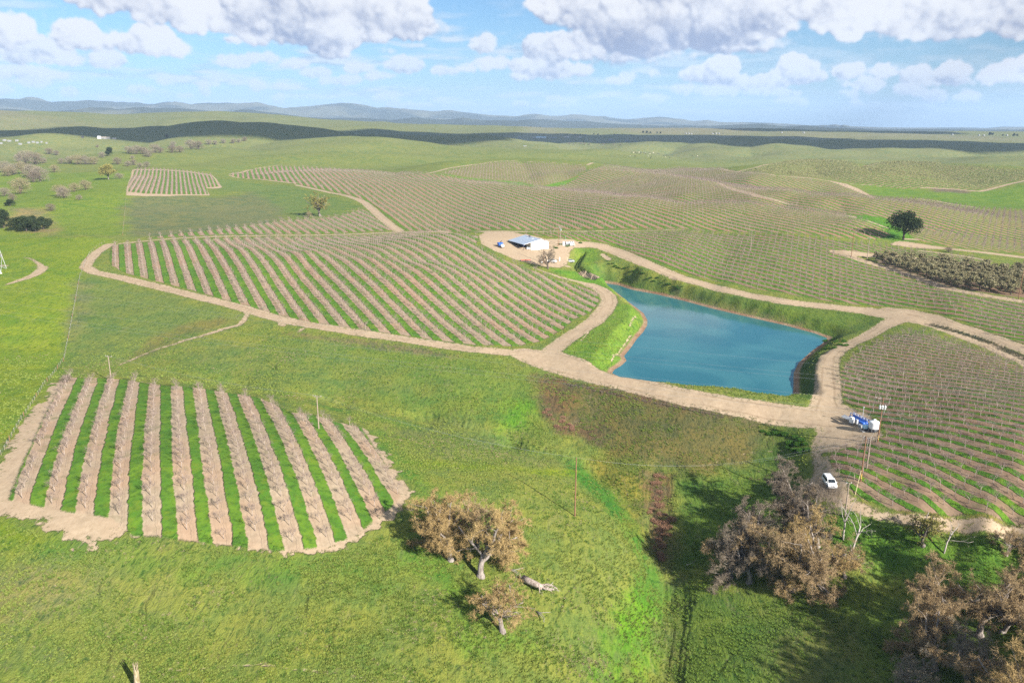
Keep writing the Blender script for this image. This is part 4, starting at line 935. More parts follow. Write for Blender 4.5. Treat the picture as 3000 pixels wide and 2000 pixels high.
# ------------------------------------------------------------------ mesh helpers
def simple_mat(name, col, rough=.8, spec=.3, metal=0, var=.15, scale=2.0, bump=0.0):
    s = NT(name); P = s.obj(); n = s.noise(P, scale, 4, .6)
    lo = tuple(c * (1 - var) for c in col); hi = tuple(min(1, c * (1 + var)) for c in col)
    c = s.mix(s.ss(n, .3, .7), lo, hi)
    s.bsdf(c, rough, s.bump(n, bump, .05) if bump else None, spec=spec, metal=metal)
    return s.m
class MB:
    """collects shapes into one mesh"""
    def __init__(s): s.v = []; s.f = []
    def add(s, v, f):
        o = len(s.v); s.v += [tuple(p) for p in v]; s.f += [tuple(i + o for i in q) for q in f]; return s
    def box(s, x0, x1, y0, y1, z0, z1):
        return s.add([(x, y, z) for z in (z0, z1) for x, y in ((x0, y0), (x1, y0), (x1, y1), (x0, y1))],
                     [(0, 3, 2, 1), (4, 5, 6, 7), (0, 1, 5, 4), (1, 2, 6, 5), (2, 3, 7, 6), (3, 0, 4, 7)])
    def tube(s, pts, rad, n=6, cap=True):
        pts = [Vector(p) for p in pts]; rad = rad if hasattr(rad, '__len__') else [rad] * len(pts)
        o = len(s.v)
        up = None
        for i, p in enumerate(pts):
            d = (pts[min(i + 1, len(pts) - 1)] - pts[max(i - 1, 0)]).normalized()
            a = Vector((1, 0, 0)) if abs(d.x) < .8 else Vector((0, 1, 0))
            u = d.cross(a).normalized(); w = d.cross(u)
            for k in range(n):
                t = 2 * math.pi * k / n
                s.v.append(tuple(p + (u * math.cos(t) + w * math.sin(t)) * rad[i]))
        for i in range(len(pts) - 1):
            for k in range(n):
                a = o + i * n + k; b = o + i * n + (k + 1) % n
                s.f.append((a, b, b + n, a + n))
        if cap:
            s.f.append(tuple(o + k for k in range(n - 1, -1, -1))); s.f.append(tuple(o + (len(pts) - 1) * n + k for k in range(n)))
        return s
    def lathe(s, prof, n=16, cx=0, cy=0):
        o = len(s.v)
        for r, z in prof:
            for k in range(n):
                t = 2 * math.pi * k / n; s.v.append((cx + r * math.cos(t), cy + r * math.sin(t), z))
        for i in range(len(prof) - 1):
            for k in range(n):
                a = o + i * n + k; b = o + i * n + (k + 1) % n
                s.f.append((a, b, b + n, a + n))
        s.f.append(tuple(o + k for k in range(n - 1, -1, -1))); s.f.append(tuple(o + (len(prof) - 1) * n + k for k in range(n)))
        return s
    def xf(s, M_):
        s.v = [tuple(M_ @ Vector(p)) for p in s.v]; return s
    def mesh(s, name, mat, smooth=False):
        me = bpy.data.meshes.new(name); me.from_pydata(s.v, [], s.f); me.update()
        if smooth: me.shade_smooth()
        me.materials.append(mat); return me
def link(name, me, parent=None, loc=None, label=None, cat=None, group=None, kind=None):
    o = bpy.data.objects.new(name, me); COL.objects.link(o)
    if parent is not None: o.parent = parent
    if loc is not None: o.location = loc
    for k, v in (('label', label), ('category', cat), ('group', group), ('kind', kind)):
        if v: o[k] = v
    return o
def thing(name, loc, rz=0, label=None, cat=None, group=None, scale=1):
    o = bpy.data.objects.new(name, None); COL.objects.link(o); o.location = loc; o.rotation_euler = (0, 0, rz)
    if scale != 1: o.scale = (scale,) * 3
    o.empty_display_size = .5
    for k, v in (('label', label), ('category', cat), ('group', group)):
        if v: o[k] = v
    return o
def copy_tree(src, loc, rz=0, scale=1, label=None, group=None, cat=None):
    r = src.copy(); COL.objects.link(r); r.location = loc; r.rotation_euler = (0, 0, rz); r.scale = (scale,) * 3 if not hasattr(scale, '__len__') else scale
    if label: r['label'] = label
    if group: r['group'] = group
    if cat: r['category'] = cat
    for ch in KIDS.get(src.name, []):
        c = ch.copy(); COL.objects.link(c); c.parent = r
    return r
KIDS = {}
def G(px, py): return Vector(at(px, py)[0])
def mesh_np(name, V, F, mat, smooth=False):
    V = np.asarray(V, np.float32); F = np.asarray(F, np.int32)
    me = bpy.data.meshes.new(name); k = F.shape[1]
    me.vertices.add(len(V)); me.vertices.foreach_set('co', V.ravel())
    me.loops.add(F.size); me.loops.foreach_set('vertex_index', F.ravel())
    me.polygons.add(len(F)); me.polygons.foreach_set('loop_start', np.arange(0, F.size, k, dtype=np.int32)); me.polygons.foreach_set('loop_total', np.full(len(F), k, np.int32))
    me.update(calc_edges=True)
    if smooth: me.shade_smooth()
    me.materials.append(mat); return me

# ------------------------------------------------------------------ vegetation materials
def bark_mat(name, a, b, scale=3):
    s = NT(name); P = s.obj(); n = s.noise(s.mapping(P, scale=(1, 1, .3)), scale, 5, .65)
    s.bsdf(s.mix(1, s.mix(s.ss(n, .35, .65), a, b), (.8, .8, .8), 'MULTIPLY'), .95, s.bump(n, .6, .05), spec=.1); return s.m
def twig_mat(name, cols, scale=.6, trans=.0):
    s = NT(name); P = s.obj(); n = s.noise(P, scale, 3, .6); n2 = s.noise(P, scale * 7, 2)
    rnd = s.n('ShaderNodeObjectInfo').outputs['Random']
    c = s.mix(s.ss(n, .35, .65), cols[0], cols[1]); c = s.mix(s.ss(n2, .45, .75, 0, .6), c, cols[2])
    c = s.mix(1, c, (1.02, 1.0, .97), 'MULTIPLY')
    c = s.mix(s.math('MULTIPLY', rnd, .35), c, s.mix(1, c, (.78, .74, .80), 'MULTIPLY'))
    b = s.bsdf(c, .95, spec=.05)
    if trans:
        t = s.n('ShaderNodeBsdfTranslucent'); s.l(c, t.inputs[0]); m = s.n('ShaderNodeMixShader'); m.inputs[0].default_value = trans
        s.l(b.outputs[0], m.inputs[1]); s.l(t.outputs[0], m.inputs[2]); s.l(m.outputs[0], s.out.inputs[0])
    return s.m
BARK = bark_mat('oak_bark', (.16, .13, .11), (.34, .30, .26))
BARK_PALE = bark_mat('bleached_wood', (.30, .27, .235), (.46, .42, .365), 5)
BARK_DARK = bark_mat('dark_bark', (.07, .055, .045), (.14, .115, .095))
BARK_ORCH = bark_mat('orchard_bark', (.30, .24, .20), (.46, .38, .32), 6)
TW_GOLD = twig_mat('lichen_twigs', ((.285, .205, .085), (.36, .265, .12), (.23, .17, .105)))
TW_PINK = twig_mat('bare_twigs', ((.19, .165, .125), (.245, .215, .16), (.15, .135, .11)))
TW_FARG = twig_mat('far_lichen_twigs', ((.20, .18, .10), (.26, .22, .13), (.17, .15, .11)))
TW_RUST = twig_mat('rusty_twigs', ((.26, .19, .10), (.325, .24, .13), (.21, .16, .105)))
TW_GREY = twig_mat('grey_twigs', ((.150, .125, .095), (.205, .170, .125), (.125, .105, .085)))
TW_ORCH = twig_mat('orchard_twigs', ((.185, .145, .125), (.26, .205, .175), (.15, .12, .11)), 2)
TW_MOSS = twig_mat('mossy_foliage', ((.20, .19, .055), (.27, .25, .08), (.15, .14, .05)), 1, .15)
LEAF_DARK = twig_mat('evergreen_leaves', ((.022, .036, .016), (.040, .058, .024), (.060, .075, .035)), .8, .1)
LEAF_OLIVE = twig_mat('olive_leaves', ((.18, .18, .085), (.27, .245, .14), (.38, .32, .25)), .7, .2)
LEAF_HILL = twig_mat('hill_leaves', ((.20, .215, .085), (.27, .265, .13), (.33, .28, .19)), .7, .2)
BUSH_RED = twig_mat('dead_bush_twigs', ((.23, .135, .085), (.31, .185, .12), (.15, .09, .065)), 1)

# ------------------------------------------------------------------ trees
def rot_about(d, ax, ang):
    return (Matrix.Rotation(ang, 3, ax) @ d).normalized()
def perp(d, rng):
    a = Vector((rng.gauss(0, 1), rng.gauss(0, 1), rng.gauss(0, 1))); return d.cross(a).normalized()
class Tree:
    def __init__(s, seed):
        s.rng = random.Random(seed); s.wood = MB(); s.tv = []; s.tips = []
    def branch(s, p, d, L, r, lvl, P):
        rng = s.rng; n = P['seg'][lvl]; pts = [p]; rad = [r]; q = p.copy(); dd = d.copy()
        r1 = r * P['taper'][lvl]
        for i in range(n):
            dd = (dd + Vector((rng.gauss(0, 1), rng.gauss(0, 1), rng.gauss(0, 1))) * P['wob'][lvl] + Vector((0, 0, P['up'][lvl]))).normalized()
            q = q + dd * (L / n); pts.append(q); rad.append(r + (r1 - r) * (i + 1) / n)
        if r > P.get('rmin', .02): s.wood.tube(pts, rad, 7 if lvl == 0 else (5 if lvl == 1 else 3), cap=lvl < 2)
        else:
            for a, b in zip(pts[:-1], pts[1:]): s.blade(a, b, max(r, P['tw']))
        if lvl + 1 < len(P['kids']):
            k = P['kids'][lvl]; k = k + (rng.random() < .5)
            for j in range(k):
                t = P['from'][lvl] + (1 - P['from'][lvl]) * (j + rng.random() * .8) / k
                x = t * n; i0 = min(int(x), n - 1); base = pts[i0].lerp(pts[i0 + 1], x - i0)
                loc = (pts[i0 + 1] - pts[i0]).normalized()
                if lvl == 0:
                    azm = j * 2.399 + rng.uniform(-.35, .35) + P.get('az0', 0); ax = Vector((-math.sin(azm), math.cos(azm), 0))
                else: ax = perp(loc, rng)
                nd = rot_about(loc, ax, math.radians(rng.uniform(*P['ang'][lvl])))
                rr = (rad[i0] * (1 - (x - i0)) + rad[i0 + 1] * (x - i0)) * P['rk'][lvl]
                s.branch(base, nd, L * P['lk'][lvl] * rng.uniform(.75, 1.2) * (1.1 - .35 * t), rr, lvl + 1, P)
        else:
            s.spray(pts, L, P)
    def blade(s, a, b, w):
        rng = s.rng; d = (b - a); u = perp(d.normalized(), rng) * w
        s.tv += [a - u, a + u, b]
    def spray(s, pts, L, P):
        rng = s.rng
        for k in range(P['blades']):
            i = rng.randrange(len(pts) - 1); a = pts[i].lerp(pts[i + 1], rng.random())
            d = (pts[-1] - pts[0]).normalized()
            d = (d * .7 + Vector((rng.gauss(0, 1), rng.gauss(0, 1), rng.gauss(0, .9))) * .75 + Vector((0, 0, P.get('bup', .1)))).normalized()
            l = P['bl'] * rng.uniform(.5, 1.3); s.blade(a, a + d * l, P['bw'] * rng.uniform(.6, 1.2))
    def meshes(s, name, bark, twig):
        w = s.wood.mesh(name + '_trunk', bark, True) if s.wood.v else None
        V = np.array([tuple(v) for v in s.tv], np.float32)
        t = mesh_np(name + '_crown', V, np.arange(len(V)).reshape(-1, 3), twig) if len(V) else None
        return w, t
def proto(name, tree, bark, twig, label, cat='tree'):
    w, t = tree.meshes(name, bark, twig)
    o = thing(name, (0, 0, -500), 0, label, cat)
    ks = []
    if w: ks.append(link('trunk', w, o))
    if t: ks.append(link('crown', t, o))
    KIDS[o.name] = ks
    return o
def retwig(src, name, twig, bark=None):
    """same skeleton, other colouring"""
    o = src.copy(); COL.objects.link(o); o.name = name; ks = []
    for ch in KIDS[src.name]:
        c = ch.copy(); COL.objects.link(c); c.parent = o; c.data = ch.data.copy()
        if ch.name.startswith('crown'): c.data.materials[0] = twig
        elif bark: c.data.materials[0] = bark
        ks.append(c)
    KIDS[o.name] = ks; return o

def oak(seed, H, trunk=.22, lean=(0, 0), dense=1.0, spread=1.0, levels=4, blades=9, droop=0.0, bw=.024):
    T = Tree(seed)
    P = dict(seg=[4, 6, 5, 4, 3], taper=[.75, .42, .4, .3, .3], wob=[.10, .22, .28, .34, .4], up=[.05, .035 - droop, .0 - droop, -.05 - droop, -.05],
             kids=[6, int(round(6 * dense)), int(round(6 * dense)), int(round(5 * dense))][:levels - 1] + [0], ang=[(22, 70), (30, 78), (30, 80), (30, 80)], rk=[.60, .48, .50, .5],
             lk=[2.35 * spread, .52, .52, .55], blades=blades, bl=H * .036, bw=bw, tw=.028, rmin=.042, bup=.15)
    P['from'] = [.60, .25, .2, .2]
    T.branch(Vector((0, 0, -.3)), Vector((lean[0], lean[1], 1)).normalized(), H * .23, H * .032, 0, P)
    T.wood.tube([(0, 0, -.5), (0, 0, .15), (0, 0, .6)], [H * .050, H * .042, H * .032], 8)
    return T
OAKS = {}
def mk_oaks():
    T = oak(3, 19, dense=1.0, levels=5, blades=26); OAKS['gold'] = proto('valley_oak', T, BARK, TW_GOLD, 'x')
    OAKS['rust'] = retwig(OAKS['gold'], 'valley_oak', TW_RUST); OAKS['pink'] = retwig(OAKS['gold'], 'valley_oak', TW_PINK); OAKS['grey'] = retwig(OAKS['gold'], 'valley_oak', TW_GREY)
    T = oak(8, 16, dense=.9, levels=5, blades=15, spread=1.05); OAKS['open'] = proto('valley_oak', T, BARK, TW_GOLD, 'x'); OAKS['openpink'] = retwig(OAKS['open'], 'valley_oak', TW_PINK)
    OAKS['openrust'] = retwig(OAKS['open'], 'valley_oak', TW_RUST)
    T = oak(21, 10, dense=.8, levels=5, blades=4, spread=.95, bw=.03); OAKS['bare'] = proto('bare_tree', T, BARK_DARK, TW_GREY, 'x')
    # moss hung oak
    T = oak(14, 14, lean=(.12, .1), dense=.8, levels=4, blades=26, bw=.09); OAKS['moss'] = proto('mossy_oak', T, BARK, TW_MOSS, 'x')
    # light copies for the far trees
mk_oaks()

def leafy(seed, H, W, n, mat, size, trunk_h=.25, lobes=14, up=0.3, bark=None, slim=.6, zlo=.18):
    rng = np.random.default_rng(seed); T = Tree(seed)
    T.wood.tube([(0, 0, -.3), (0, 0, H * trunk_h), (.1, .1, H * .55)], [H * .045, H * .035, H * .02], 7)
    L = []
    for i in range(lobes):
        a = rng.uniform(0, 2 * math.pi); r = W * .5 * rng.uniform(.15, .72); z = H * rng.uniform(trunk_h + zlo, .84)
        r *= 1 - .45 * max(0, (z / H - .6) / .3)
        L.append((r * math.cos(a), r * math.sin(a), z, W * rng.uniform(.15, .26)))
        if i < 7: T.wood.tube([(0, 0, H * trunk_h), (r * .5 * math.cos(a), r * .5 * math.sin(a), H * trunk_h + (z - H * trunk_h) * .6), L[-1][:3]], [H * .02, H * .014, H * .005], 4)
    L = np.array(L); idx = rng.integers(0, lobes, n)
    d = rng.normal(size=(n, 3)); d /= np.linalg.norm(d, axis=1, keepdims=True); d[:, 2] = np.abs(d[:, 2]) * np.where(rng.random(n) < .75, 1, -1)
    c = L[idx, :3] + d * L[idx, 3:4] * (rng.random((n, 1)) ** .4) * np.array([1, 1, .8])
    u = rng.normal(size=(n, 3)); u += d * .2; u /= np.linalg.norm(u, axis=1, keepdims=True)
    w = np.cross(u, rng.normal(size=(n, 3))); w /= np.linalg.norm(w, axis=1, keepdims=True)
    sz = size * rng.uniform(.6, 1.3, (n, 1))
    V = np.stack([c - u * sz, c + w * sz * slim, c + u * sz, c - w * sz * slim], 1).reshape(-1, 3)
    w_ = T.wood.mesh('trunk', bark or BARK_DARK, True)
    t_ = mesh_np('crown', V, np.arange(4 * n).reshape(-1, 4), mat)
    o = thing('leafy_tree', (0, 0, -500), 0, 'x', 'tree'); KIDS[o.name] = [link('trunk', w_, o), link('crown', t_, o)]
    return o
OAKS['far'] = leafy(31, 11, 13.5, 5200, TW_PINK, .26, .10, 30, slim=.30, bark=BARK_DARK, zlo=.06)
OAKS['fargold'] = retwig(OAKS['far'], 'far_oak', TW_FARG); OAKS['fargrey'] = retwig(OAKS['far'], 'far_oak', TW_GREY)
LIVE = leafy(5, 10, 13, 9000, LEAF_DARK, .26, .18, 26)
LIVE2 = leafy(6, 8, 9, 5000, LEAF_DARK, .26, .12, 16)
OLV = leafy(9, 4.6, 4.6, 900, LEAF_OLIVE, .26, .16, 12)
OLV2 = leafy(10, 4.8, 4.4, 900, LEAF_OLIVE, .26, .16, 12)
LIME = leafy(12, 11, 12, 5000, TW_MOSS, .28, .2, 18, bark=BARK)

def place(src, px, py, label, scale=1.0, rz=None, name='tree', group=None, cat='tree', key=0):
    rng = random.Random(int(px * 7 + py * 13 + key)); p = G(px, py)
    return_ = copy_tree(src, (p.x, p.y, p.z - .05), rz if rz is not None else rng.uniform(0, 6.28), scale, label, group, cat); return_.name = name
    return return_

# ------------------------------------------------------------------ the oaks of the near slopes
N_OAKS = 'bare oaks on the near slopes'
place(OAKS['gold'], 1268, 1592, 'golden oak at the far left of the near clump, its shade on the orchard corner', .85, 5.1, 'valley_oak')
place(OAKS['gold'], 1408, 1688, 'tall golden oak with a pale trunk above the fallen log', 1.15, 0.4, 'valley_oak')
place(OAKS['gold'], 1320, 1640, 'broad golden oak at the left of the near clump, beside the front orchard', 1.0, 2.2, 'valley_oak')
place(OAKS['openrust'], 1395, 1600, 'oak behind the others of the near clump, with pinkish outer twigs', 1.1, 4.1, 'valley_oak')
place(OAKS['open'], 1472, 1850, 'open crowned oak with a stout pale trunk, nearest to the camera left of the creek', 1.0, 1.1, 'valley_oak')
place(OAKS['rust'], 2140, 1690, 'outermost oak of the dense clump, its shade reaching over the creek', 1.0, .6, 'valley_oak')
place(OAKS['grey'], 2195, 1705, 'broad grey brown oak at the left end of the dense clump, nearest the creek', 1.0, 2.9, 'valley_oak')
place(OAKS['rust'], 2262, 1690, 'russet oak between the broad grey oak and the large russet oak', .95, 4.4, 'valley_oak')
place(OAKS['openrust'], 2475, 1690, 'low russet oak at the right end of the dense clump', .8, 1.4, 'valley_oak')
place(OAKS['grey'], 2395, 1600, 'grey oak at the back of the dense clump, right of the reddish oak', .95, 2.2, 'valley_oak')
place(OAKS['rust'], 2318, 1728, 'large russet oak at the left of the dense clump by the creek', 1.15, 5.2, 'valley_oak')
place(OAKS['gold'], 2408, 1702, 'golden brown oak at the right of the dense clump by the creek', 1.12, 3.0, 'valley_oak')
place(OAKS['grey'], 2215, 1640, 'dark grey oak at the far left edge of the dense clump', 1.0, 1.9, 'valley_oak')
place(OAKS['openrust'], 2325, 1560, 'reddish oak rising between the dense clump and the parked van', .95, .7, 'valley_oak')
place(OAKS['grey'], 2322, 1482, 'dark leafless oak just left of the parked white van', .88, 3.6, 'valley_oak')
place(OAKS['moss'], 2704, 1597, 'leaning mossy oak with yellow green foliage below the right hand track', .88, 2.6, 'mossy_oak')
place(OAKS['openrust'], 2948, 1626, 'small dark limbed oak beside the track at the right edge', .62, 5.0, 'valley_oak')
place(OAKS['rust'], 2870, 1862, 'brown oak with a dark forked trunk in the lower right grove', 1.08, .2, 'valley_oak')
place(OAKS['openrust'], 2938, 1852, 'slender oak right of the forked oak in the lower right grove', .95, 4.4, 'valley_oak')
place(OAKS['rust'], 2775, 1835, 'wide brown oak at the left end of the lower right grove', 1.0, 3.3, 'valley_oak')
place(OAKS['rust'], 2740, 1960, 'brown oak near the lower edge, left of the pale stemmed oak', .95, 1.9, 'valley_oak')
place(OAKS['openpink'], 2834, 1985, 'leafless oak with pale upright stem at the bottom of the lower right grove', .95, 2.9, 'valley_oak')
place(OAKS['openpink'], 2680, 2040, 'low leafless oak cut off by the lower edge, left of the right hand grove', .8, 1.3, 'valley_oak')
place(OAKS['rust'], 3040, 1960, 'brown oak cut off by the lower right corner', .9, 4.9, 'valley_oak')
place(OAKS['rust'], 3120, 1780, 'brown oak standing just past the right edge of the grove', 1.1, 2.2, 'valley_oak')
# trees that stand past the frame and cast into it
def cast(px, py, far, k, sc_, word, i):
    far = far + (16 if py > 1890 else 0); q = G(px, py); x = q.x + math.sin(SUN_AZ) * far; y = q.y + math.cos(SUN_AZ) * far; z = float(height(x, y)[0])
    o = copy_tree(OAKS[k], (x, y, z), i * 1.7, sc_, '%s oak outside the lower right of the frame' % word, 'oaks outside the lower right of the frame', 'tree'); o.name = 'valley_oak'
for i, (px, py, far, k, sc_, word) in enumerate(((2200, 1830, 46, 'rust', 1.1, 'first'), (2430, 1850, 42, 'gold', 1.0, 'second'), (2120, 1960, 34, 'open', 1.1, 'third'), (2560, 1960, 36, 'openrust', 1.05, 'fourth'),
        (2330, 1960, 36, 'open', 1.1, 'fifth'), (2750, 1760, 52, 'rust', 1.1, 'sixth'), (2950, 1700, 46, 'gold', 1.1, 'seventh'), (2100, 1880, 52, 'gold', .9, 'eighth'), (2990, 1640, 30, 'open', .9, 'ninth'),
        (2250, 1760, 56, 'gold', 1.1, 'tenth'), (2450, 1770, 52, 'gold', 1.1, 'eleventh'), (2600, 1840, 44, 'gold', 1.1, 'twelfth'), (2180, 1900, 44, 'gold', 1.15, 'thirteenth'), (2050, 1800, 62, 'gold', 1.1, 'fourteenth'), (2700, 1930, 36, 'rust', 1.1, 'fifteenth'))):
    cast(px, py, far, k, sc_, word, i)

# dead trees, fallen log, stump
def dead_tree(seed, H, kids, label, px, py, lean, scale=1, rz=0):
    T = Tree(seed)
    P = dict(seg=[4, 5, 4], taper=[.6, .35, .3], wob=[.12, .25, .35], up=[.0, .04, -.05], kids=[kids, 3, 0], ang=[(18, 50), (30, 70)], rk=[.6, .55], lk=[.9, .5],
             blades=2, bl=.7, bw=.03, tw=.03, rmin=.03)
    P['from'] = [.55, .35]
    T.branch(Vector((0, 0, -.3)), Vector((lean[0], lean[1], 1)).normalized(), H * .55, H * .020, 0, P)
    for q in range(0, len(T.tv), 3): T.wood.add([T.tv[q], T.tv[q + 1], T.tv[q + 2]], [(0, 1, 2)])
    p = G(px, py); o = link('dead_tree', T.wood.mesh('dead_tree', BARK_PALE, True), loc=p, label=label, cat='dead tree'); o.rotation_euler = (0, 0, rz); o.scale = (scale,) * 3
dead_tree(4, 10, 3, 'bleached dead tree with forked white branches on the grass below the track', 2765, 1620, (.22, .1))
dead_tree(9, 13, 5, 'bleached dead tree with drooping branches right of the dense clump', 2495, 1625, (.25, .1), 1.0, 0)
dead_tree(15, 12, 4, 'thin pale dead tree in front of the pole near the van', 2470, 1580, (.03, .0), 1.0, 2)
def log_():
    T = Tree(2); W = T.wood; rng = random.Random(6)
    W.tube([(-.4, .3, .75), (1.2, 0, .72), (3.0, -.1, .6), (4.4, -.2, .5)], [.72, .68, .62, .5], 9)
    for (dy, dz, L, r) in ((.9, .1, 3.6, .26), (.1, .25, 4.2, .30), (-.8, 0, 3.2, .24), (-1.3, .1, 2.4, .20), (1.6, .3, 2.6, .12), (.5, .8, 3.0, .14)):
        p = Vector((3.3, -.1, .6)); pts = [p]; d = Vector((1, dy * .5, dz * .3)).normalized()
        for i in range(5):
            d = (d + Vector((rng.gauss(0, .18), rng.gauss(0, .18), rng.gauss(0, .15) - .04))).normalized(); p = p + d * L / 5; pts.append(Vector((p.x, p.y, max(p.z, .12))))
        W.tube(pts, [r * (1 - i / 7) for i in range(6)], 6)
        for j in range(3):
            q = pts[rng.randint(2, 5)]; e = q + Vector((rng.uniform(.3, 1.4), rng.uniform(-1.2, 1.2), rng.uniform(-.2, .6)))
            W.tube([q, q.lerp(e, .5) + Vector((0, .1, .1)), e], [.07, .05, .02], 4)
    me = W.mesh('fallen_log', bark_mat('weathered_log', (.24, .18, .15), (.50, .42, .36), 4), True)
    p = G(1535, 1706); e = G(1600, 1752); a = math.atan2(e.y - p.y, e.x - p.x)
    o = link('fallen_log', me, loc=p, label='weathered grey fallen log with splayed broken roots beside the near oaks', cat='log'); o.rotation_euler = (0, 0, a)
    T2 = MB(); rr = random.Random(3)
    for k in range(3):
        q = Vector((0, 0, .15)); pts = [q]; d = Vector((1, rr.uniform(-.4, .4), .05))
        for i in range(5): d = (d + Vector((rr.gauss(0, .3), rr.gauss(0, .35), rr.gauss(0, .1)))).normalized(); q = q + d * .8; pts.append(Vector((q.x, q.y, max(.08, q.z))))
        T2.tube(pts, [.10, .09, .08, .06, .04, .02], 5)
    m2 = T2.mesh('fallen_branch', BARK_PALE, True)
    for (px, py, rz, lb) in ((1585, 1728, .5, 'crooked bare branch lying beyond the root end of the fallen log'), (1492, 1668, -.3, 'broken branch lying behind the fallen log, near the tall oak trunk'),
                             (1570, 1790, -.6, 'thin bare branch lying nearer than the fallen log'), (2010, 1655, .4, 'bleached branch lying in the shaded grass right of the creek')):
        o = link('fallen_branch', m2, loc=G(px, py), label=lb, cat='branch'); o.rotation_euler = (0, 0, rz)
    S = MB(); S.tube([(0, 0, -.3), (0, 0, .6), (.1, 0, 2.2), (.12, 0, 3.4)], [.62, .50, .42, .36], 10)
    for k in range(7):
        a = k * .9; S.tube([(.12 + .25 * math.cos(a), .25 * math.sin(a), 3.2), (.16 + .30 * math.cos(a), .32 * math.sin(a), 3.6 + .5 * rr.random()), (.2 + .42 * math.cos(a), .4 * math.sin(a), 4.2 + .5 * rr.random())], [.14, .09, .01], 4)
    link('broken_stump', S.mesh('broken_stump', bark_mat('mossy_stump', (.22, .17, .08), (.42, .36, .25), 3), True), loc=G(403, 2012), label='tall broken stump with splintered top at the lower left edge', cat='stump')
log_()

# ------------------------------------------------------------------ brush along the creek, weeds
def bush_mesh(seed, n, R_, Hh, mat, bl=.5, bw=.03):
    rng = np.random.default_rng(seed)
    a = rng.uniform(0, 2 * math.pi, n); r = R_ * np.sqrt(rng.random(n)) * .85
    th = rng.random(n); base = np.column_stack([r * np.cos(a), r * np.sin(a), Hh * (1 - (r / R_) ** 2) * th * .8])
    d = rng.normal(size=(n, 3)) * .6 + np.column_stack([np.cos(a) * r / R_, np.sin(a) * r / R_, np.full(n, .7)]); d /= np.linalg.norm(d, axis=1, keepdims=True)
    tip = base + d * bl * rng.uniform(.5, 1.3, (n, 1)); w = np.cross(d, rng.normal(size=(n, 3))); w /= np.linalg.norm(w, axis=1, keepdims=True); w *= bw
    V = np.stack([base - w, base + w, tip], 1).reshape(-1, 3)
    return mesh_np('bush', V, np.arange(3 * n).reshape(-1, 3), mat)
BUSH = [bush_mesh(1, 900, 1.5, 1.3, BUSH_RED), bush_mesh(2, 700, 1.2, 1.0, BUSH_RED), bush_mesh(3, 900, 1.4, 1.2, TW_GREY), bush_mesh(4, 900, 1.2, .8, LEAF_DARK, .35, .06)]
LEAF_GREEN = twig_mat('green_leaves', ((.045, .12, .02), (.08, .17, .025), (.04, .09, .02)), 1.5, .2)
BUSH.append(bush_mesh(5, 900, 1.3, .8, LEAF_GREEN, .35, .06))
def bushes():
    rng = random.Random(12)
    def scatter(lst, kind, label, group, smin, smax, name, cat):
        horiz = max(q[0] for q in lst) - min(q[0] for q in lst) > max(q[1] for q in lst) - min(q[1] for q in lst)
        lst = [(a_ + rng.uniform(-6, 6), b_ + rng.uniform(-5, 5)) for a_, b_ in lst] if kind == 0 else lst
        lst = sorted(lst, key=lambda q: q[0] if horiz else q[1]); ps = at([q[0] for q in lst], [q[1] for q in lst])
        for i_, p in enumerate(ps):
            o = link(name, BUSH[kind], loc=(p[0], p[1], p[2] - .1), label='%s, %s from the %s' % (label, ordinal(i_), 'left' if horiz else 'far end'), cat=cat, group=group)
            o.rotation_euler = (0, 0, rng.uniform(0, 6.28)); k = rng.uniform(smin, smax); o.scale = (k, k, k * rng.uniform(.7, 1.1))
    scatter([(1925, 1392), (1942, 1402), (1936, 1415), (1918, 1412), (1930, 1440), (1922, 1455), (1936, 1462), (1925, 1472), (1940, 1478), (1912, 1490), (1905, 1502), (1922, 1508), (1938, 1502), (1950, 1512), (1962, 1518),
             (1958, 1532), (1942, 1535), (1925, 1532), (1912, 1528), (1966, 1540), (1950, 1548), (1932, 1552), (1945, 1570), (1930, 1575), (1955, 1565), (1942, 1600), (1930, 1625), (1946, 1640)], 0,
            'reddish brown dead brush along the creek bed', 'dead brush along the creek', .5, .95, 'dead_bush', 'bush')
    scatter([(1655 + rng.uniform(-25, 25), 1240 + rng.uniform(-22, 22)) for _ in range(10)] + [(1605, 1200), (1596, 1208), (1612, 1215), (1620, 1228)], 1,
            'dark brown weeds at the foot of the dam slope', 'brown weeds on the dam slope', .5, 1.0, 'dead_bush', 'bush')
    scatter([(1595 + k * 11.5 + rng.uniform(-4, 4), 1112 + k * 11.5 * (.205 - .0000 * k) + rng.uniform(-2, 3)) for k in range(46)], 2,
            'grey dry weeds along the lower edge of the dam road', 'dry weeds along the dam road', .28, .5, 'dry_weed', 'bush')
    scatter([(2235, 1262), (2255, 1270), (2275, 1268), (2300, 1272), (2330, 1280), (2350, 1288), (2362, 1300), (2340, 1302), (2318, 1298), (2368, 1316), (2350, 1322), (2330, 1320), (2310, 1310)], 4,
            'lush green weeds on the bank below the tank yard', 'green weeds below the tank yard', .8, 1.3, 'green_bush', 'bush')
    scatter([(1775 + k * 9 + rng.uniform(-4, 4), 762 + k * 3.2 + rng.uniform(-6, 10)) for k in range(26)], 4,
            'green weeds on the far bank of the pond', 'green weeds on the far pond bank', .5, .9, 'green_bush', 'bush')
    scatter([(2440 + rng.uniform(-30, 45), 1008 + rng.uniform(-14, 14)) for _ in range(16)], 4, 'bright green weeds at the corner of the pond', 'green weeds at the pond corner', .6, 1.0, 'green_bush', 'bush')
    scatter([(1660, 722), (1640, 716), (1622, 722), (1629, 727), (1665, 720), (1700, 712)], 4, 'dark scrub beside the barn yard', 'dark scrub by the barn', .7, 1.2, 'green_bush', 'bush')

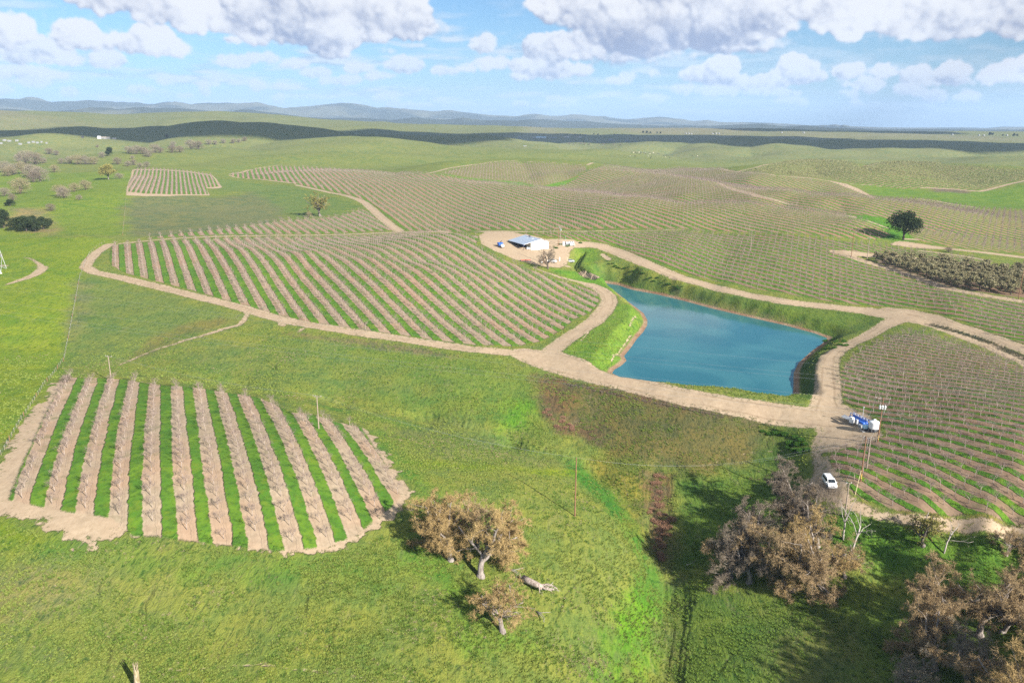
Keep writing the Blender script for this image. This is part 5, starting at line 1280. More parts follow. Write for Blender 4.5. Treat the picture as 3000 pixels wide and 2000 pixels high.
def instance_stuff(name, pts, rots, scales, sources, label, mat=None):
    """one object that draws light copies of the source meshes at the given points"""
    me = bpy.data.meshes.new(name); n = len(pts)
    me.vertices.add(n); me.vertices.foreach_set('co', np.asarray(pts, np.float32).ravel())
    a = me.attributes.new('rz', 'FLOAT', 'POINT'); a.data.foreach_set('value', np.asarray(rots, np.float32))
    a = me.attributes.new('sz', 'FLOAT', 'POINT'); a.data.foreach_set('value', np.asarray(scales, np.float32))
    me.update()
    o = link(name, me, label=label, kind='stuff')
    ng = bpy.data.node_groups.new(name, 'GeometryNodeTree')
    ng.interface.new_socket('Geometry', in_out='INPUT', socket_type='NodeSocketGeometry'); ng.interface.new_socket('Geometry', in_out='OUTPUT', socket_type='NodeSocketGeometry')
    N = ng.nodes.new; L = ng.links.new
    gi = N('NodeGroupInput'); go = N('NodeGroupOutput'); iop = N('GeometryNodeInstanceOnPoints'); 
    g2 = N('GeometryNodeGeometryToInstance')
    for s_ in sources:
        oi = N('GeometryNodeObjectInfo'); oi.inputs['Object'].default_value = s_; oi.inputs['As Instance'].default_value = True
        L(oi.outputs['Geometry'], g2.inputs[0])
    L(gi.outputs[0], iop.inputs['Points']); L(g2.outputs[0], iop.inputs['Instance']); iop.inputs['Pick Instance'].default_value = True
    r = N('GeometryNodeInputNamedAttribute'); r.data_type = 'FLOAT'; r.inputs['Name'].default_value = 'rz'
    cx = N('ShaderNodeCombineXYZ'); L([k for k in r.outputs if k.enabled and k.name == 'Attribute'][0], cx.inputs[2]); L(cx.outputs[0], iop.inputs['Rotation'])
    z = N('GeometryNodeInputNamedAttribute'); z.data_type = 'FLOAT'; z.inputs['Name'].default_value = 'sz'
    L([k for k in z.outputs if k.enabled and k.name == 'Attribute'][0], iop.inputs['Scale'])
    L(iop.outputs[0], go.inputs[0])
    md = o.modifiers.new('scatter', 'NODES'); md.node_group = ng
    return o

def tufts():
    rg = np.random.default_rng(31); n = 230000
    a = rg.uniform(-.66, .66, n); r = 95 * np.exp(rg.random(n) ** .85 * math.log(330 / 95.)); x = r * np.sin(a); y = r * np.cos(a)
    keep = rg.random(n) < .62 * sstep(.30, .72, .65 * fbm(x / 9, y / 9, 4, 91) + .35 * fbm(x / 1.8, y / 1.8, 2, 92))
    x, y = x[keep], y[keep]
    for k in 'ABC': m = sd_poly(x, y, ORCH[k]['w']) < -.5; x, y = x[m], y[m]
    bad = sd_poly(x, y, POND) > -2.6
    for pts, hw in ROADS: bad |= sd_line(x, y, atp(pts), np.array(hw) * SC, 10) > -.2
    for poly in (YARD, PAD, OA_OUT): bad |= sd_poly(x, y, atp(poly)) > -.3
    x, y = x[~bad], y[~bad]; z = height(x, y); r = np.hypot(x, y); n = len(x); print('tufts', n)
    def tm(seed, mat, nb, R_, h): 
        g = np.random.default_rng(seed); t = g.uniform(0, 6.28, nb); q = R_ * np.sqrt(g.random(nb)); b = np.column_stack([q * np.cos(t), q * np.sin(t), np.full(nb, -.05)])
        d = np.column_stack([np.cos(t) * .5 + g.normal(0, .3, nb), np.sin(t) * .5 + g.normal(0, .3, nb), np.full(nb, 1.0)]); d *= (h * g.uniform(.5, 1.2, nb))[:, None]
        w = np.column_stack([-np.sin(t), np.cos(t), np.zeros(nb)]) * .06
        return store('grass_tuft', mesh_np('grass_tuft', np.stack([b - w, b + w, b + d], 1).reshape(-1, 3), np.arange(3 * nb).reshape(-1, 3), mat))
    TG = twig_mat('tuft_green', ((.19, .25, .055), (.26, .31, .07), (.13, .20, .04)), .05, .25); TDk = twig_mat('tuft_dark', ((.12, .20, .035), (.16, .24, .045), (.09, .15, .03)), .05, .25); TS = twig_mat('tuft_straw', ((.30, .26, .14), (.38, .33, .21), (.22, .19, .11)), .1, .2)
    kind = fbm(x / 14, y / 14, 3, 97) + rg.normal(0, .12, n); sc_ = rg.uniform(.5, 1.15, n)
    rb = sd_poly(x, y, atp([(1985, 1370), (2380, 1370), (2500, 1480), (3120, 1590), (3120, 2120), (1960, 2120)])) > 0
    g1 = (kind < .54) & ~rb; g3 = (kind > .76) & ~rb; g2 = ~g1 & ~g3; sc_ = np.where(g3, sc_ * .7, sc_)
    for m, mat, nm, lb in ((g1, TG, 'green_tufts', 'tufts of green grass over the near slopes'), (g2, TDk, 'dark_tufts', 'darker clumps of grass and weeds over the near slopes'), (g3, TS, 'straw_tufts', 'dry straw coloured grass clumps on the near slopes')):
        instance_stuff(nm, np.column_stack([x, y, z])[m], rg.uniform(0, 6.28, int(m.sum())), sc_[m], [tm(1, mat, 34, .40, .30), tm(2, mat, 30, .30, .26)], lb)

# ------------------------------------------------------------------ orchard trees
def orchard_tree(seed, twb, blades, kids2=3):
    T = Tree(seed); rng = T.rng
    P = dict(seg=[2, 3, 3, 2], taper=[.85, .5, .45, .4], wob=[.05, .12, .2, .25], up=[.0, .10, .08, .05], kids=[4, kids2, 2, 0][:3] + [0], ang=[(28, 52), (20, 50), (20, 50)], rk=[.62, .6, .6], lk=[1.15, .62, .6],
             blades=blades, bl=.55, bw=twb, tw=.012, rmin=.018, bup=.55)
    P['from'] = [.86, .35, .3]
    T.branch(Vector((0, 0, -.1)), Vector((rng.uniform(-.05, .05), rng.uniform(-.05, .05), 1)).normalized(), 1.25, .062, 0, P)
    return T
ORCH_PROTO = []
for i in range(4):
    w, t = orchard_tree(40 + i, .007, 9, 4).meshes('almond_tree', BARK_ORCH, TW_ORCH); ORCH_PROTO.append((w, t))
def joined(i, twb, blades, mat, kids2=3, name='light_tree'):
    T = orchard_tree(60 + i, twb, blades, kids2); V = list(T.wood.v); F = [f for f in T.wood.f]; o = len(V)
    me = bpy.data.meshes.new(name); tv = [tuple(v) for v in T.tv]
    F2 = [(o + 3 * k, o + 3 * k + 1, o + 3 * k + 2) for k in range(len(tv) // 3)]
    me.from_pydata(V + tv, [], F + F2); me.materials.append(BARK_ORCH); me.materials.append(mat)
    mi = np.zeros(len(F) + len(F2), np.int32); mi[len(F):] = 1; me.polygons.foreach_set('material_index', mi); me.update()
    return me
STORE = bpy.data.collections.new('sources')      # unlinked: holds the light tree meshes the scatter draws
def store(name, me):
    o = bpy.data.objects.new(name, me); STORE.objects.link(o); return o
MID_SRC = [store('young_almond', joined(i, .010, 7, TW_ORCH, 3)) for i in range(4)]
FAR_SRC = [store('far_almond', joined(10 + i, .020, 4, TW_ORCH, 2)) for i in range(3)]

def orchard_points():
    out = []
    for k in 'ABCDEFHX':
        o = ORCH[k]; w = o['w']; d, n_ = o['dir'], o['nrm']
        rel = w - o['org']; a = rel @ n_ / o['pitch']; b = rel @ d / o['step']
        I, J = np.meshgrid(np.arange(math.floor(a.min()), math.ceil(a.max()) + 1), np.arange(math.floor(b.min()), math.ceil(b.max()) + 1))
        I = I.ravel(); J = J.ravel(); rr = np.random.default_rng(ord(k))
        x = o['org'][0] + I * o['pitch'] * n_[0] + J * o['step'] * d[0] + rr.normal(0, .12, len(I)); y = o['org'][1] + I * o['pitch'] * n_[1] + J * o['step'] * d[1] + rr.normal(0, .12, len(I))
        m = (sd_poly(x, y, w) > .6) & (rr.random(len(I)) > .02)
        out.append((k, I[m], J[m], x[m], y[m]))
    return out
ORD = ['first', 'second', 'third', 'fourth', 'fifth', 'sixth', 'seventh', 'eighth', 'ninth', 'tenth', 'eleventh', 'twelfth', 'thirteenth', 'fourteenth', 'fifteenth', 'sixteenth', 'seventeenth', 'eighteenth', 'nineteenth', 'twentieth']
def ordinal(i):
    if i < 20: return ORD[i]
    t = i + 1; suf = 'th' if 10 <= t % 100 <= 20 else {1: 'st', 2: 'nd', 3: 'rd'}.get(t % 10, 'th'); return '%d%s' % (t, suf)
def in_view(x, y, z):
    p = Vector((x, y, z + 1)) - cam.matrix_world.translation
    dz = p.dot(F0)
    if dz < 1: return False, 0
    u = p.dot(Rr) / dz * FPX + 1500; v = -p.dot(Ur) / dz * FPX + 1000
    return (-20 < u < 3020 and -20 < v < 2020), dz
def plant_orchards():
    cand = []; blocks = orchard_points()
    for k, I, J, x, y in blocks:
        z = height(x, y); road = np.full(x.shape, -30.0)
        for idx in range(len(x)):
            vis, dz = in_view(x[idx], y[idx], z[idx])
            cand.append((k, int(I[idx]), int(J[idx]), float(x[idx]), float(y[idx]), float(z[idx]), vis, dz))
    vis = sorted([c for c in cand if c[6]], key=lambda c: c[7])
    first = set((c[0], c[1], c[2]) for c in vis[:300])
    rows = {}
    for c in cand:
        if c[6]: rows.setdefault((c[0], c[1]), []).append(c)
    rowno = {}
    for k in 'ABCD':
        keys = sorted(i for (kk, i) in rows if kk == k)
        if k == 'C': keys = keys
        for n_, i in enumerate(keys): rowno[(k, i)] = n_
    rng = random.Random(9); protos = []
    for (w, t) in ORCH_PROTO:
        o = thing('almond_tree', (0, 0, -500), 0, 'x', 'tree'); KIDS[o.name] = [link('trunk', w, o), link('crown', t, o)]; protos.append(o)
    rest = []
    for c in cand:
        k, i, j, x, y, z, v, dz = c
        if (k, i, j) in first:
            rr = sorted(rows[(k, i)], key=lambda q: q[7]); pos = [q[2] for q in rr].index(j); rn = rowno[(k, i)]
            if k == 'A': lb = 'young almond tree, %s from near end of %s row from left, front left orchard' % (ordinal(pos), ordinal(rn))
            else: lb = 'young almond tree, %s from near end of %s row, orchard right of the tank' % (ordinal(pos), ordinal(rn))
            s_ = rng.uniform(.85, 1.25) * (1.12 if k == 'A' else 1.05)
            o = copy_tree(protos[(i * 7 + j * 3) % 4], (x, y, z), rng.uniform(0, 6.28), s_, lb, 'young almond trees of the near orchards', 'tree'); o.name = 'almond_tree'
        else: rest.append(c)
    for p in protos:
        for c in KIDS[p.name]: bpy.data.objects.remove(c)
        bpy.data.objects.remove(p)
    R_ = np.array([(c[3], c[4], c[5]) for c in rest]); dist = np.hypot(R_[:, 0], R_[:, 1]); rg = np.random.default_rng(4)
    n = len(R_); rz = rg.uniform(0, 6.28, n); sz = rg.uniform(.85, 1.25, n) * 1.1
    m = dist < 420
    instance_stuff('orchard_rows', R_[m], rz[m], sz[m], MID_SRC, 'long rows of bare young almond trees round the pond and barn')
    m = ~m
    instance_stuff('far_orchard_rows', R_[m], rz[m], sz[m] * 1.0, FAR_SRC, 'bare almond orchard rows covering the rolling hills beyond the barn')
    print('orchard trees', n + len(first))
tufts()
plant_orchards()
bushes()

def leafy_orchards():
    o = ORCH['O']; w = o['w']; d = atp([(2602, 777), (2773, 835)]); dd = d[1] - d[0]; dd /= np.hypot(*dd); nn = np.array([-dd[1], dd[0]])
    if nn[1] < 0: nn = -nn
    rel = w - d[0]; a = rel @ dd / 5.6; b = rel @ nn / 6.2; rg = random.Random(8); pts = []
    for i in range(math.floor(a.min()), math.ceil(a.max()) + 1):
        for j in range(0, math.ceil(b.max()) + 1):
            q = d[0] + dd * i * 5.6 + nn * (j * 6.2 + .8)
            if sd_poly(np.array([q[0]]), np.array([q[1]]), w)[0] > .3: pts.append((j, i, q))
    zs = height([p[2][0] for p in pts], [p[2][1] for p in pts]); cnt = {}
    for (j, i, q), z in zip(pts, zs):
        vis, dz = in_view(q[0], q[1], z)
        if not vis: continue
        cnt[j] = cnt.get(j, 0) + 1
        lb = 'leafy olive brown tree, %s from left in %s row of dense right orchard' % (ordinal(cnt[j] - 1), ordinal(j))
        o_ = copy_tree(OLV if rg.random() < .5 else OLV2, (q[0], q[1], z), rg.uniform(0, 6.28), rg.uniform(.95, 1.3), lb, 'leafy trees of the dense right hand orchard', 'tree'); o_.name = 'leafy_orchard_tree'
    print('leafy', sum(cnt.values()))
    # the planted hills behind
    o = ORCH['Y']; w = o['w']; d_, n_ = o['dir'], o['nrm']; rel = w - o['org']; a = rel @ n_ / 6.2; b = rel @ d_ / 5
    I, J = np.meshgrid(np.arange(math.floor(a.min()), math.ceil(a.max())), np.arange(math.floor(b.min()), math.ceil(b.max())))
    x = o['org'][0] + I.ravel() * 6.2 * n_[0] + J.ravel() * 5 * d_[0]; y = o['org'][1] + I.ravel() * 6.2 * n_[1] + J.ravel() * 5 * d_[1]
    m = sd_poly(x, y, w) > 0; x, y = x[m], y[m]; z = height(x, y); g = np.random.default_rng(2)
    srcs = []
    for q in range(2):
        n = 20; c = g.normal(size=(n, 3)); c /= np.linalg.norm(c, axis=1, keepdims=True); c = c * np.array([1.5, 1.5, 1.3]) * g.random((n, 1)) ** .3 + np.array([0, 0, 1.9])
        u = g.normal(size=(n, 3)) * .35; v = g.normal(size=(n, 3)) * .35
        srcs.append(store('hill_tree', mesh_np('hill_tree', np.stack([c - u, c + v, c + u], 1).reshape(-1, 3), np.arange(3 * n).reshape(-1, 3), LEAF_HILL)))
    instance_stuff('hillside_orchard', np.column_stack([x, y, z]), g.uniform(0, 6.28, len(x)), g.uniform(.7, 1.05, len(x)), srcs, 'olive green orchard rows covering the rounded hills at the right')
    print('hill trees', len(x))
leafy_orchards()

# ------------------------------------------------------------------ far left oaks and other single trees
def far_trees():
    F_ = [  # px, py of the foot, width px in the photograph, kind, label
     (75, 480, 60, 'far', 'first of the pinkish oaks clumped on the far left slope'), (105, 482, 55, 'fargrey', 'oak at the right of the far left slope clump'), (55, 474, 34, 'far', 'small oak at the left of the far left slope clump'),
     (128, 478, 24, 'far', 'last small oak of the far left slope clump'), (145, 452, 28, 'fargrey', 'small grey oak behind and right of the far left clump'), (165, 455, 22, 'fargrey', 'smallest grey oak behind the far left clump'),
     (180, 480, 26, 'far', 'thin pale trunked tree right of the far left clump'), (205, 480, 34, 'far', 'grey tree at the left of the pale thicket'), (228, 482, 44, 'fargold', 'pale tree in the middle of the thicket'), (252, 482, 40, 'far', 'pale tree right of centre in the thicket'),
     (276, 482, 36, 'fargold', 'pale tree at the right end of the thicket'), (300, 462, 26, 'far', 'faint pale bush trailing off the thicket to the right'),
     (12, 505, 50, 'far', 'pinkish oak at the left edge, upper row'), (40, 512, 50, 'far', 'pinkish oak second from the left edge, upper row'), (68, 510, 55, 'fargold', 'tan oak third from the left edge, upper row'),
     (25, 516, 44, 'fargold', 'tan oak low at the left edge'), (95, 520, 60, 'far', 'pinkish oak in the middle of the left grove'), (118, 532, 66, 'far', 'dark pinkish oak at the right of the left grove'), (98, 534, 50, 'fargrey', 'grey oak at the foot of the left grove'), (160, 505, 34, 'fargold', 'single bare oak with visible trunk right of the left grove'),
     (60, 568, 72, 'fargold', 'broad tan oak alone on the bright green slope at left'), (14, 575, 40, 'far', 'dim oak at the left edge under the bright slope'), (38, 588, 30, 'fargrey', 'small dark tree right of the left edge gully'),
     (178, 575, 52, 'fargold', 'tan oak at the left of the hillside trio'), (188, 580, 50, 'far', 'pinkish oak in front of the hillside trio'), (218, 562, 40, 'fargold', 'mossy oak in the middle of the hillside trio'), (252, 556, 44, 'fargold', 'oak at the right of the hillside trio'), (232, 586, 24, 'far', 'small oak below the hillside trio'),
     (150, 618, 34, 'fargrey', 'small dark oak above the gully'),
     (340, 545, 0, '', ''),
     (378, 450, 34, 'far', 'oak at the left of the upper middle line of trees'), (400, 452, 40, 'far', 'oak second in the upper middle line of trees'), (420, 452, 34, 'fargrey', 'oak third in the upper middle line of trees'), (436, 460, 34, 'far', 'reddish oak in front of the upper middle line'), (455, 448, 40, 'far', 'oak fifth in the upper middle line'),
     (470, 448, 26, 'fargrey', 'oak sixth in the upper middle line'), (505, 448, 34, 'fargrey', 'dark oak left of the round clump'), (528, 447, 30, 'fargrey', 'dark oak joining the round clump'), (560, 438, 44, 'far', 'big round oak of the clump below the ridge'), (582, 438, 38, 'fargrey', 'oak at the right of the round clump below the ridge'), (508, 430, 24, 'far', 'small oak above the round clump'),
     (612, 424, 24, 'far', 'first oak of the line on the crest'), (630, 424, 20, 'far', 'second oak of the line on the crest'), (655, 420, 20, 'far', 'third oak of the line on the crest'), (684, 420, 20, 'fargrey', 'fourth oak of the line on the crest'), (700, 418, 18, 'far', 'fifth oak of the line on the crest'), (717, 414, 20, 'fargrey', 'last oak of the line on the crest'),
     (489, 403, 16, 'fargrey', 'small oak alone on the skyline ridge'), (286, 432, 12, 'fargrey', 'small dark oak alone left of the live oak'),
     (345, 482, 32, 'fargrey', 'round grey oak below the live oak'), (375, 488, 26, 'far', 'oak left of the small lower clump'), (392, 484, 26, 'fargrey', 'oak in the middle of the small lower clump'), (410, 492, 24, 'far', 'oak at the foot of the small lower clump'), (430, 490, 26, 'far', 'oak at the right of the small lower clump'), (388, 466, 16, 'far', 'tiny oak above the small lower clump'),
     (1360, 0, 0, '', ''),
     (2779, 739, 26, 'fargrey', 'small grey bush tree between the two dirt tracks at right'), (2, 752, 16, 'fargrey', 'small dark bush at the left edge above the loop track'),
    ]
    for k in range(9): F_.append((1668 + (0, 12, 24, 35, 44, 58, 100, 130, 150)[k], 423 + (0, 1, 0, 0, 1, 2, 2, 2, 2)[k], (9, 6, 4, 9, 9, 8, 8, 7, 6)[k], 'far', 'pale bare tree by the far farmstead, %s from the left' % ORD[k]))
    for px, py, wpx, k, lb in F_:
        if not k: continue
        p = G(px, py); dz = in_view(p.x, p.y, p.z)[1]; W = wpx / FPX * dz; sc_ = W / 13.5
        o = copy_tree(OAKS[k], (p.x, p.y, p.z - .1), random.Random(px).uniform(0, 6.28), (sc_, sc_, sc_ * .82), lb, None, 'tree'); o.name = 'oak_tree'
    def put(src, px, py, wpx, w0, lb, zs=1.0, name='live_oak', rz=None):
        p = G(px, py); dz = in_view(p.x, p.y, p.z)[1]; sc_ = wpx / FPX * dz / w0
        o = copy_tree(src, (p.x, p.y, p.z - .1), rz if rz is not None else px, (sc_, sc_, sc_ * zs), lb, None, 'tree'); o.name = name
    put(LIVE, 2646, 703, 100, 13, 'big dark evergreen oak standing among the orchard rows at right', 1.12)
    put(LIME, 318, 526, 50, 12, 'yellow green oak on the brow left of the small square orchard', 1.0, 'mossy_oak'); put(OAKS['far'], 350, 523, 34, 13.5, 'low grey oak leaning right of the yellow green oak', .6, 'oak_tree')
    put(LIVE2, 320, 457, 27, 9, 'dark live oak alone on the far left slope', 1.1)
    for i, (px, py, w, zs) in enumerate(((12, 668, 50, 1.3), (-14, 672, 50, 1.3), (52, 676, 52, .9), (78, 678, 56, .95), (104, 678, 50, .95), (128, 672, 44, 1.0), (96, 662, 40, .9), (142, 662, 30, .9), (30, 604, 30, .8))):
        put(LIVE2, px, py, w, 9, 'dark evergreen oak in the gully at the left edge, %s of its thicket' % ORD[i], zs)
    put(OAKS['bare'], 1605, 787, 92, 10.5, 'large bare tree with a thick trunk in front of the barn yard', 1.15, 'bare_tree')
    put(OAKS['moss'], 938, 634, 62, 8.5, 'old mossy oak on the slope beside the orchard road', 1.0, 'mossy_oak'); put(OAKS['fargold'], 905, 637, 22, 13.5, 'small rusty tree left of the old mossy oak', 1.0, 'oak_tree')
    put(OAKS['fargrey'], 196, 1118, 44, 13.5, 'small greyish thicket at the top left corner of the front orchard', .6, 'thicket')
    for (px, py, w, lb) in ((3000 - 250, 420, 0, ''),):
        pass
    # dark tree clumps by the farms far out
    for i, (px, py, w) in enumerate(((1685, 397, 5), (1692, 397, 5), (1700, 397, 5), (1708, 397, 4), (1740, 395, 5), (1752, 396, 5), (1800, 396, 4), (1884, 391, 8), (1895, 391, 8), (1905, 392, 7), (1925, 392, 6), (1935, 392, 6), (2092, 392, 4), (2110, 393, 3), (2118, 393, 3), (2900, 397, 10), (2908, 397, 8), (2938, 399, 6), (2970, 400, 10), (2980, 400, 8))):
        put(LIVE2, px, py, w, 9, 'dark tree by the distant farms, %s from the left' % ordinal(i), 1.1, 'farm_tree')
far_trees()
# the source trees themselves are not part of the scene
for src in list(OAKS.values()) + [LIVE, LIVE2, OLV, OLV2, LIME]:
    for c in KIDS[src.name]: bpy.data.objects.remove(c)
    bpy.data.objects.remove(src)

# ------------------------------------------------------------------ painted metal, wood, glass
WHITE = simple_mat('white_paint', (.70, .70, .69), .45, .5, var=.05, scale=1)
WHITE_STEEL = simple_mat('white_sheet_steel', (.62, .63, .61), .5, .5, var=.06, scale=.6)
ROOF = simple_mat('galvanised_roof', (.27, .32, .385), .5, .5, 0, .10, 1.2)
DARKM = simple_mat('dark_metal', (.05, .05, .055), .6, .4)
STEEL = simple_mat('grey_steel', (.36, .37, .38), .5, .5, .3)
BLUE = simple_mat('blue_paint', (.02, .10, .42), .45, .5, var=.12)
LTBLUE = simple_mat('pale_blue_plastic', (.30, .50, .60), .5, .4, var=.06)
BLACKP = simple_mat('black_plastic', (.025, .025, .028), .6, .4)
RUBBER = simple_mat('tyre_rubber', (.03, .03, .03), .9, .2)
REDP = simple_mat('red_paint', (.55, .10, .06), .5, .4, var=.2)
YELL = simple_mat('yellow_marker', (.75, .55, .08), .6, .3)
POLEW = simple_mat('creosoted_pole', (.19, .105, .060), .9, .1, var=.25, scale=3)
POLEG = simple_mat('weathered_pole', (.25, .20, .155), .9, .1, var=.2, scale=3)
GLAZ = simple_mat('insulator_glaze', (.55, .55, .55), .2, .5)
GALV = simple_mat('galvanised', (.55, .56, .56), .4, .5, .4)
WIRE = simple_mat('aluminium_wire', (.30, .32, .34), .4, .5, .3, var=.02)
TREE_TUBE = simple_mat('white_tube', (.75, .75, .72), .6)
def _glass():
    s = NT('tinted_glass'); s.bsdf((.02, .03, .04), .08, spec=.6); return s.m
GLASS = _glass()

def P_(name, mb, mat, parent, label=None, smooth=False):
    return link(name, mb.mesh(name, mat, smooth), parent, label=label)

# ------------------------------------------------------------------ barn
def barn():
    p = G(1580, 731); a = math.radians(27.7)      # local y runs along the ridge, away to the left
    o = thing('barn', (p.x, p.y, p.z), a, 'white steel barn with grey metal roof and open lean-to on its left', 'barn')
    S = 1.2; L = 16 * S; x0, x1 = -4.6 * S, 5.0 * S; ap = .9 * S; zr = 4.9 * S; zw = 3.5 * S; sl = (zr - zw) / (x1 - ap); xe = -8.6 * S
    zl = lambda x: zr - abs(x - ap) * (sl if x > ap else (zr - 2.85 * S) / (ap - xe))
    # walls: gable end facing the camera, with ribbed sheets
    g = MB(); n = 14; xs = [x0 + (x1 - x0) * i / n for i in range(n + 1)] 
    for i in range(n):
        xa, xb = xs[i], xs[i + 1]; o0 = len(g.v); q = (xb - xa) * .12
        for (u, dy) in ((xa, 0), (xb - q, 0), (xb - q, -.04), (xb, -.04)):
            g.v += [(u, dy, 0), (u, dy, zl(u) - .06)]
        g.f += [(o0, o0 + 2, o0 + 3, o0 + 1), (o0 + 2, o0 + 4, o0 + 5, o0 + 3), (o0 + 4, o0 + 6, o0 + 7, o0 + 5)]
    P_('gable_wall', g, WHITE_STEEL, o)
    P_('side_wall', MB().box(x1 - .1, x1, .02, L, 0, zl(x1) - .08), WHITE_STEEL, o)
    P_('side_wall', MB().box(x0, x0 + .1, .06, L * .42, 0, zl(x0) - .08), simple_mat('cream_steel', (.56, .54, .46), .6), o)
    P_('back_wall', MB().box(x0, x1 - .12, L - .1, L - .01, 0, zw - .1), WHITE_STEEL, o)
    P_('inner_wall', MB().box(x0 + .12, x1 - .15, L * .5, L * .5 + .1, 0, zw - .1), DARKM, o)
    r = MB()
    def slab(xa, za, xb, zb, y0, y1, t):
        return [(xa, y0, za), (xb, y0, zb), (xb, y1, zb), (xa, y1, za), (xa, y0, za + t), (xb, y0, zb + t), (xb, y1, zb + t), (xa, y1, za + t)]
    F_ = [(0, 3, 2, 1), (4, 5, 6, 7), (0, 1, 5, 4), (1, 2, 6, 5), (2, 3, 7, 6), (3, 0, 4, 7)]
    npan = 16
    for i in range(npan):
        y0 = -.35 + (L + .7) * i / npan; y1 = -.35 + (L + .7) * (i + 1) / npan
        pl = MB(); pl.add(slab(xe, zl(xe), ap, zr, y0, y1 - .06, .06), F_); P_('roof_panel', pl, ROOF, o)
        pl = MB(); pl.add(slab(ap, zr, x1 + .3, zl(x1 + .3), y0, y1 - .06, .06), F_); P_('roof_panel', pl, ROOF, o)
    P_('roof', MB().add(slab(xe + .03, zl(xe + .03) - .07, ap, zr - .07, -.3, L + .3, .05), F_).add(slab(ap, zr - .07, x1 + .27, zl(x1 + .27) - .07, -.3, L + .3, .05), F_), STEEL, o)
    P_('ridge_cap', MB().box(ap - .2, ap + .2, -.38, L + .38, zr + .05, zr + .13), WHITE, o)
    for yy in (.30, .62):
        xa, xb = xe * .15, ap - 1.2; P_('skylight', MB().add(slab(xa, zl(xa) + .065, xb, zl(xb) + .065, L * yy, L * yy + .9, .03), F_), WHITE, o)
    P_('roof_vent', MB().lathe([(.5, zr), (.5, zr + .45), (.7, zr + .5), (.6, zr + .75), (.1, zr + .8)], 12, ap - .9, L * .62), DARKM, o, smooth=False)
    P_('trim', MB().tube([(xe, -.37, zl(xe) + .02), (ap, -.37, zr + .02), (x1 + .3, -.37, zl(x1 + .3) + .02)], .09, 4), WHITE, o)
    for xx, yy in ((xe + .2, .2), (xe + .2, L * .33), (xe + .2, L * .66), (xe + .2, L - .2), (x0 - 1.5, L * .5)):
        P_('post', MB().box(xx - .1, xx + .1, yy - .1, yy + .1, -.1, zl(xx) - .08), DARKM, o)
    d = P_('roller_door', MB().box(-1.2, 2.6, -.07, -.045, .02, 3.3), simple_mat('roller_door_paint', (.70, .71, .68), .5), o)
    for z in (.9, 1.7, 2.5): P_('door_rib', MB().box(-1.15, 2.55, -.085, -.072, z, z + .05), STEEL, d)
    P_('door_frame', MB().box(-1.33, -1.21, -.10, -.045, 0, 3.42).box(2.61, 2.73, -.10, -.045, 0, 3.42).box(-1.2, 2.6, -.10, -.045, 3.31, 3.42), STEEL, o)
    P_('downpipe', MB().tube([(3.6, -.12, 0), (3.6, -.12, zl(3.6))], .06, 6), STEEL, o)
    R = Matrix.Rotation(a, 4, 'Z')
    def at_(x, y): q = R @ Vector((x, y, 0)); return (p.x + q.x, p.y + q.y, float(height(p.x + q.x, p.y + q.y)[0]))
    # things kept under the lean-to
    t = thing('flatbed_trailer', at_(-7.6, 12.5), a + .1, 'dark flatbed trailer parked under the far end of the lean-to', 'trailer')
    P_('deck', MB().box(-1.3, 1.3, -3, 3, .7, .85), BLACKP, t); P_('drawbar', MB().tube([(0, -3, .7), (0, -4.3, .6)], .08, 5), DARKM, t)
    for sx in (-1.3, 1.3):
        for yy in (-.6, .6): P_('wheel', MB().tube([(sx - .12, yy, .4), (sx + .12, yy, .4)], .4, 12), RUBBER, t)
    for yy in (-2.9, 2.9): P_('rail', MB().box(-1.3, 1.3, yy - .04, yy + .04, .86, 1.5), STEEL, t)
    t = thing('tractor', at_(-6.6, 7.2), a + 2.9, 'dark tractor in the shade under the lean-to', 'tractor')
    P_('body', MB().box(-.5, .5, -.3, 1.9, .7, 1.5).box(-.45, .45, 1.9, 2.0, .6, 1.3), BLUE, t); P_('cab', MB().box(-.7, .7, -1.5, -.32, .8, 1.6).box(-.65, .65, -1.4, -.4, 1.6, 2.5), GLASS, t); P_('cab_roof', MB().box(-.8, .8, -1.6, -.3, 2.52, 2.66), WHITE, t)
    for sx in (-.9, .9): P_('wheel', MB().tube([(sx - .2, -.9, .8), (sx + .2, -.9, .8)], .8, 16), RUBBER, t); P_('wheel', MB().tube([(sx - .15, 1.5, .45), (sx + .15, 1.5, .45)], .45, 14), RUBBER, t)
    for i, (x, y, m) in enumerate(((-5.9, 1.2, WHITE), (-6.9, 1.6, WHITE), (-5.8, 2.6, LTBLUE))):
        t = thing('storage_tote', at_(x, y), a, ('white caged tote nearest the gable wall under the lean-to', 'white caged tote left of the other totes under the lean-to', 'bluish caged tote behind the two white totes')[i], 'tote')
        P_('bottle', MB().box(-.5, .5, -.5, .5, .18, 1.1), m, t); P_('pallet', MB().box(-.55, .55, -.55, .55, 0, .15), POLEG, t)
        P_('cage', MB().tube([(-.53, -.53, .16), (-.53, -.53, 1.12)], .02, 4).tube([(.53, -.53, .16), (.53, -.53, 1.12)], .02, 4).tube([(-.53, -.53, .7), (.53, -.53, .7)], .02, 4).tube([(-.53, -.53, 1.12), (.53, -.53, 1.12)], .02, 4), STEEL, t)
    t = thing('drum_rack', at_(-7.2, 9.8), a, 'dark rack of spray gear deep under the lean-to', 'rack')
    P_('frame', MB().box(-.8, .8, -.5, .5, 0, .1).box(-.8, .8, -.5, .5, .9, 1.0).box(-.8, -.7, -.5, -.4, .1, 1.9).box(.7, .8, -.5, -.4, .1, 1.9), DARKM, t)
    for sx in (-.4, .4): P_('drum', MB().lathe([(.28, 1.0), (.3, 1.1), (.3, 1.8), (.28, 1.85)], 12, sx, 0), STEEL, t)
barn()

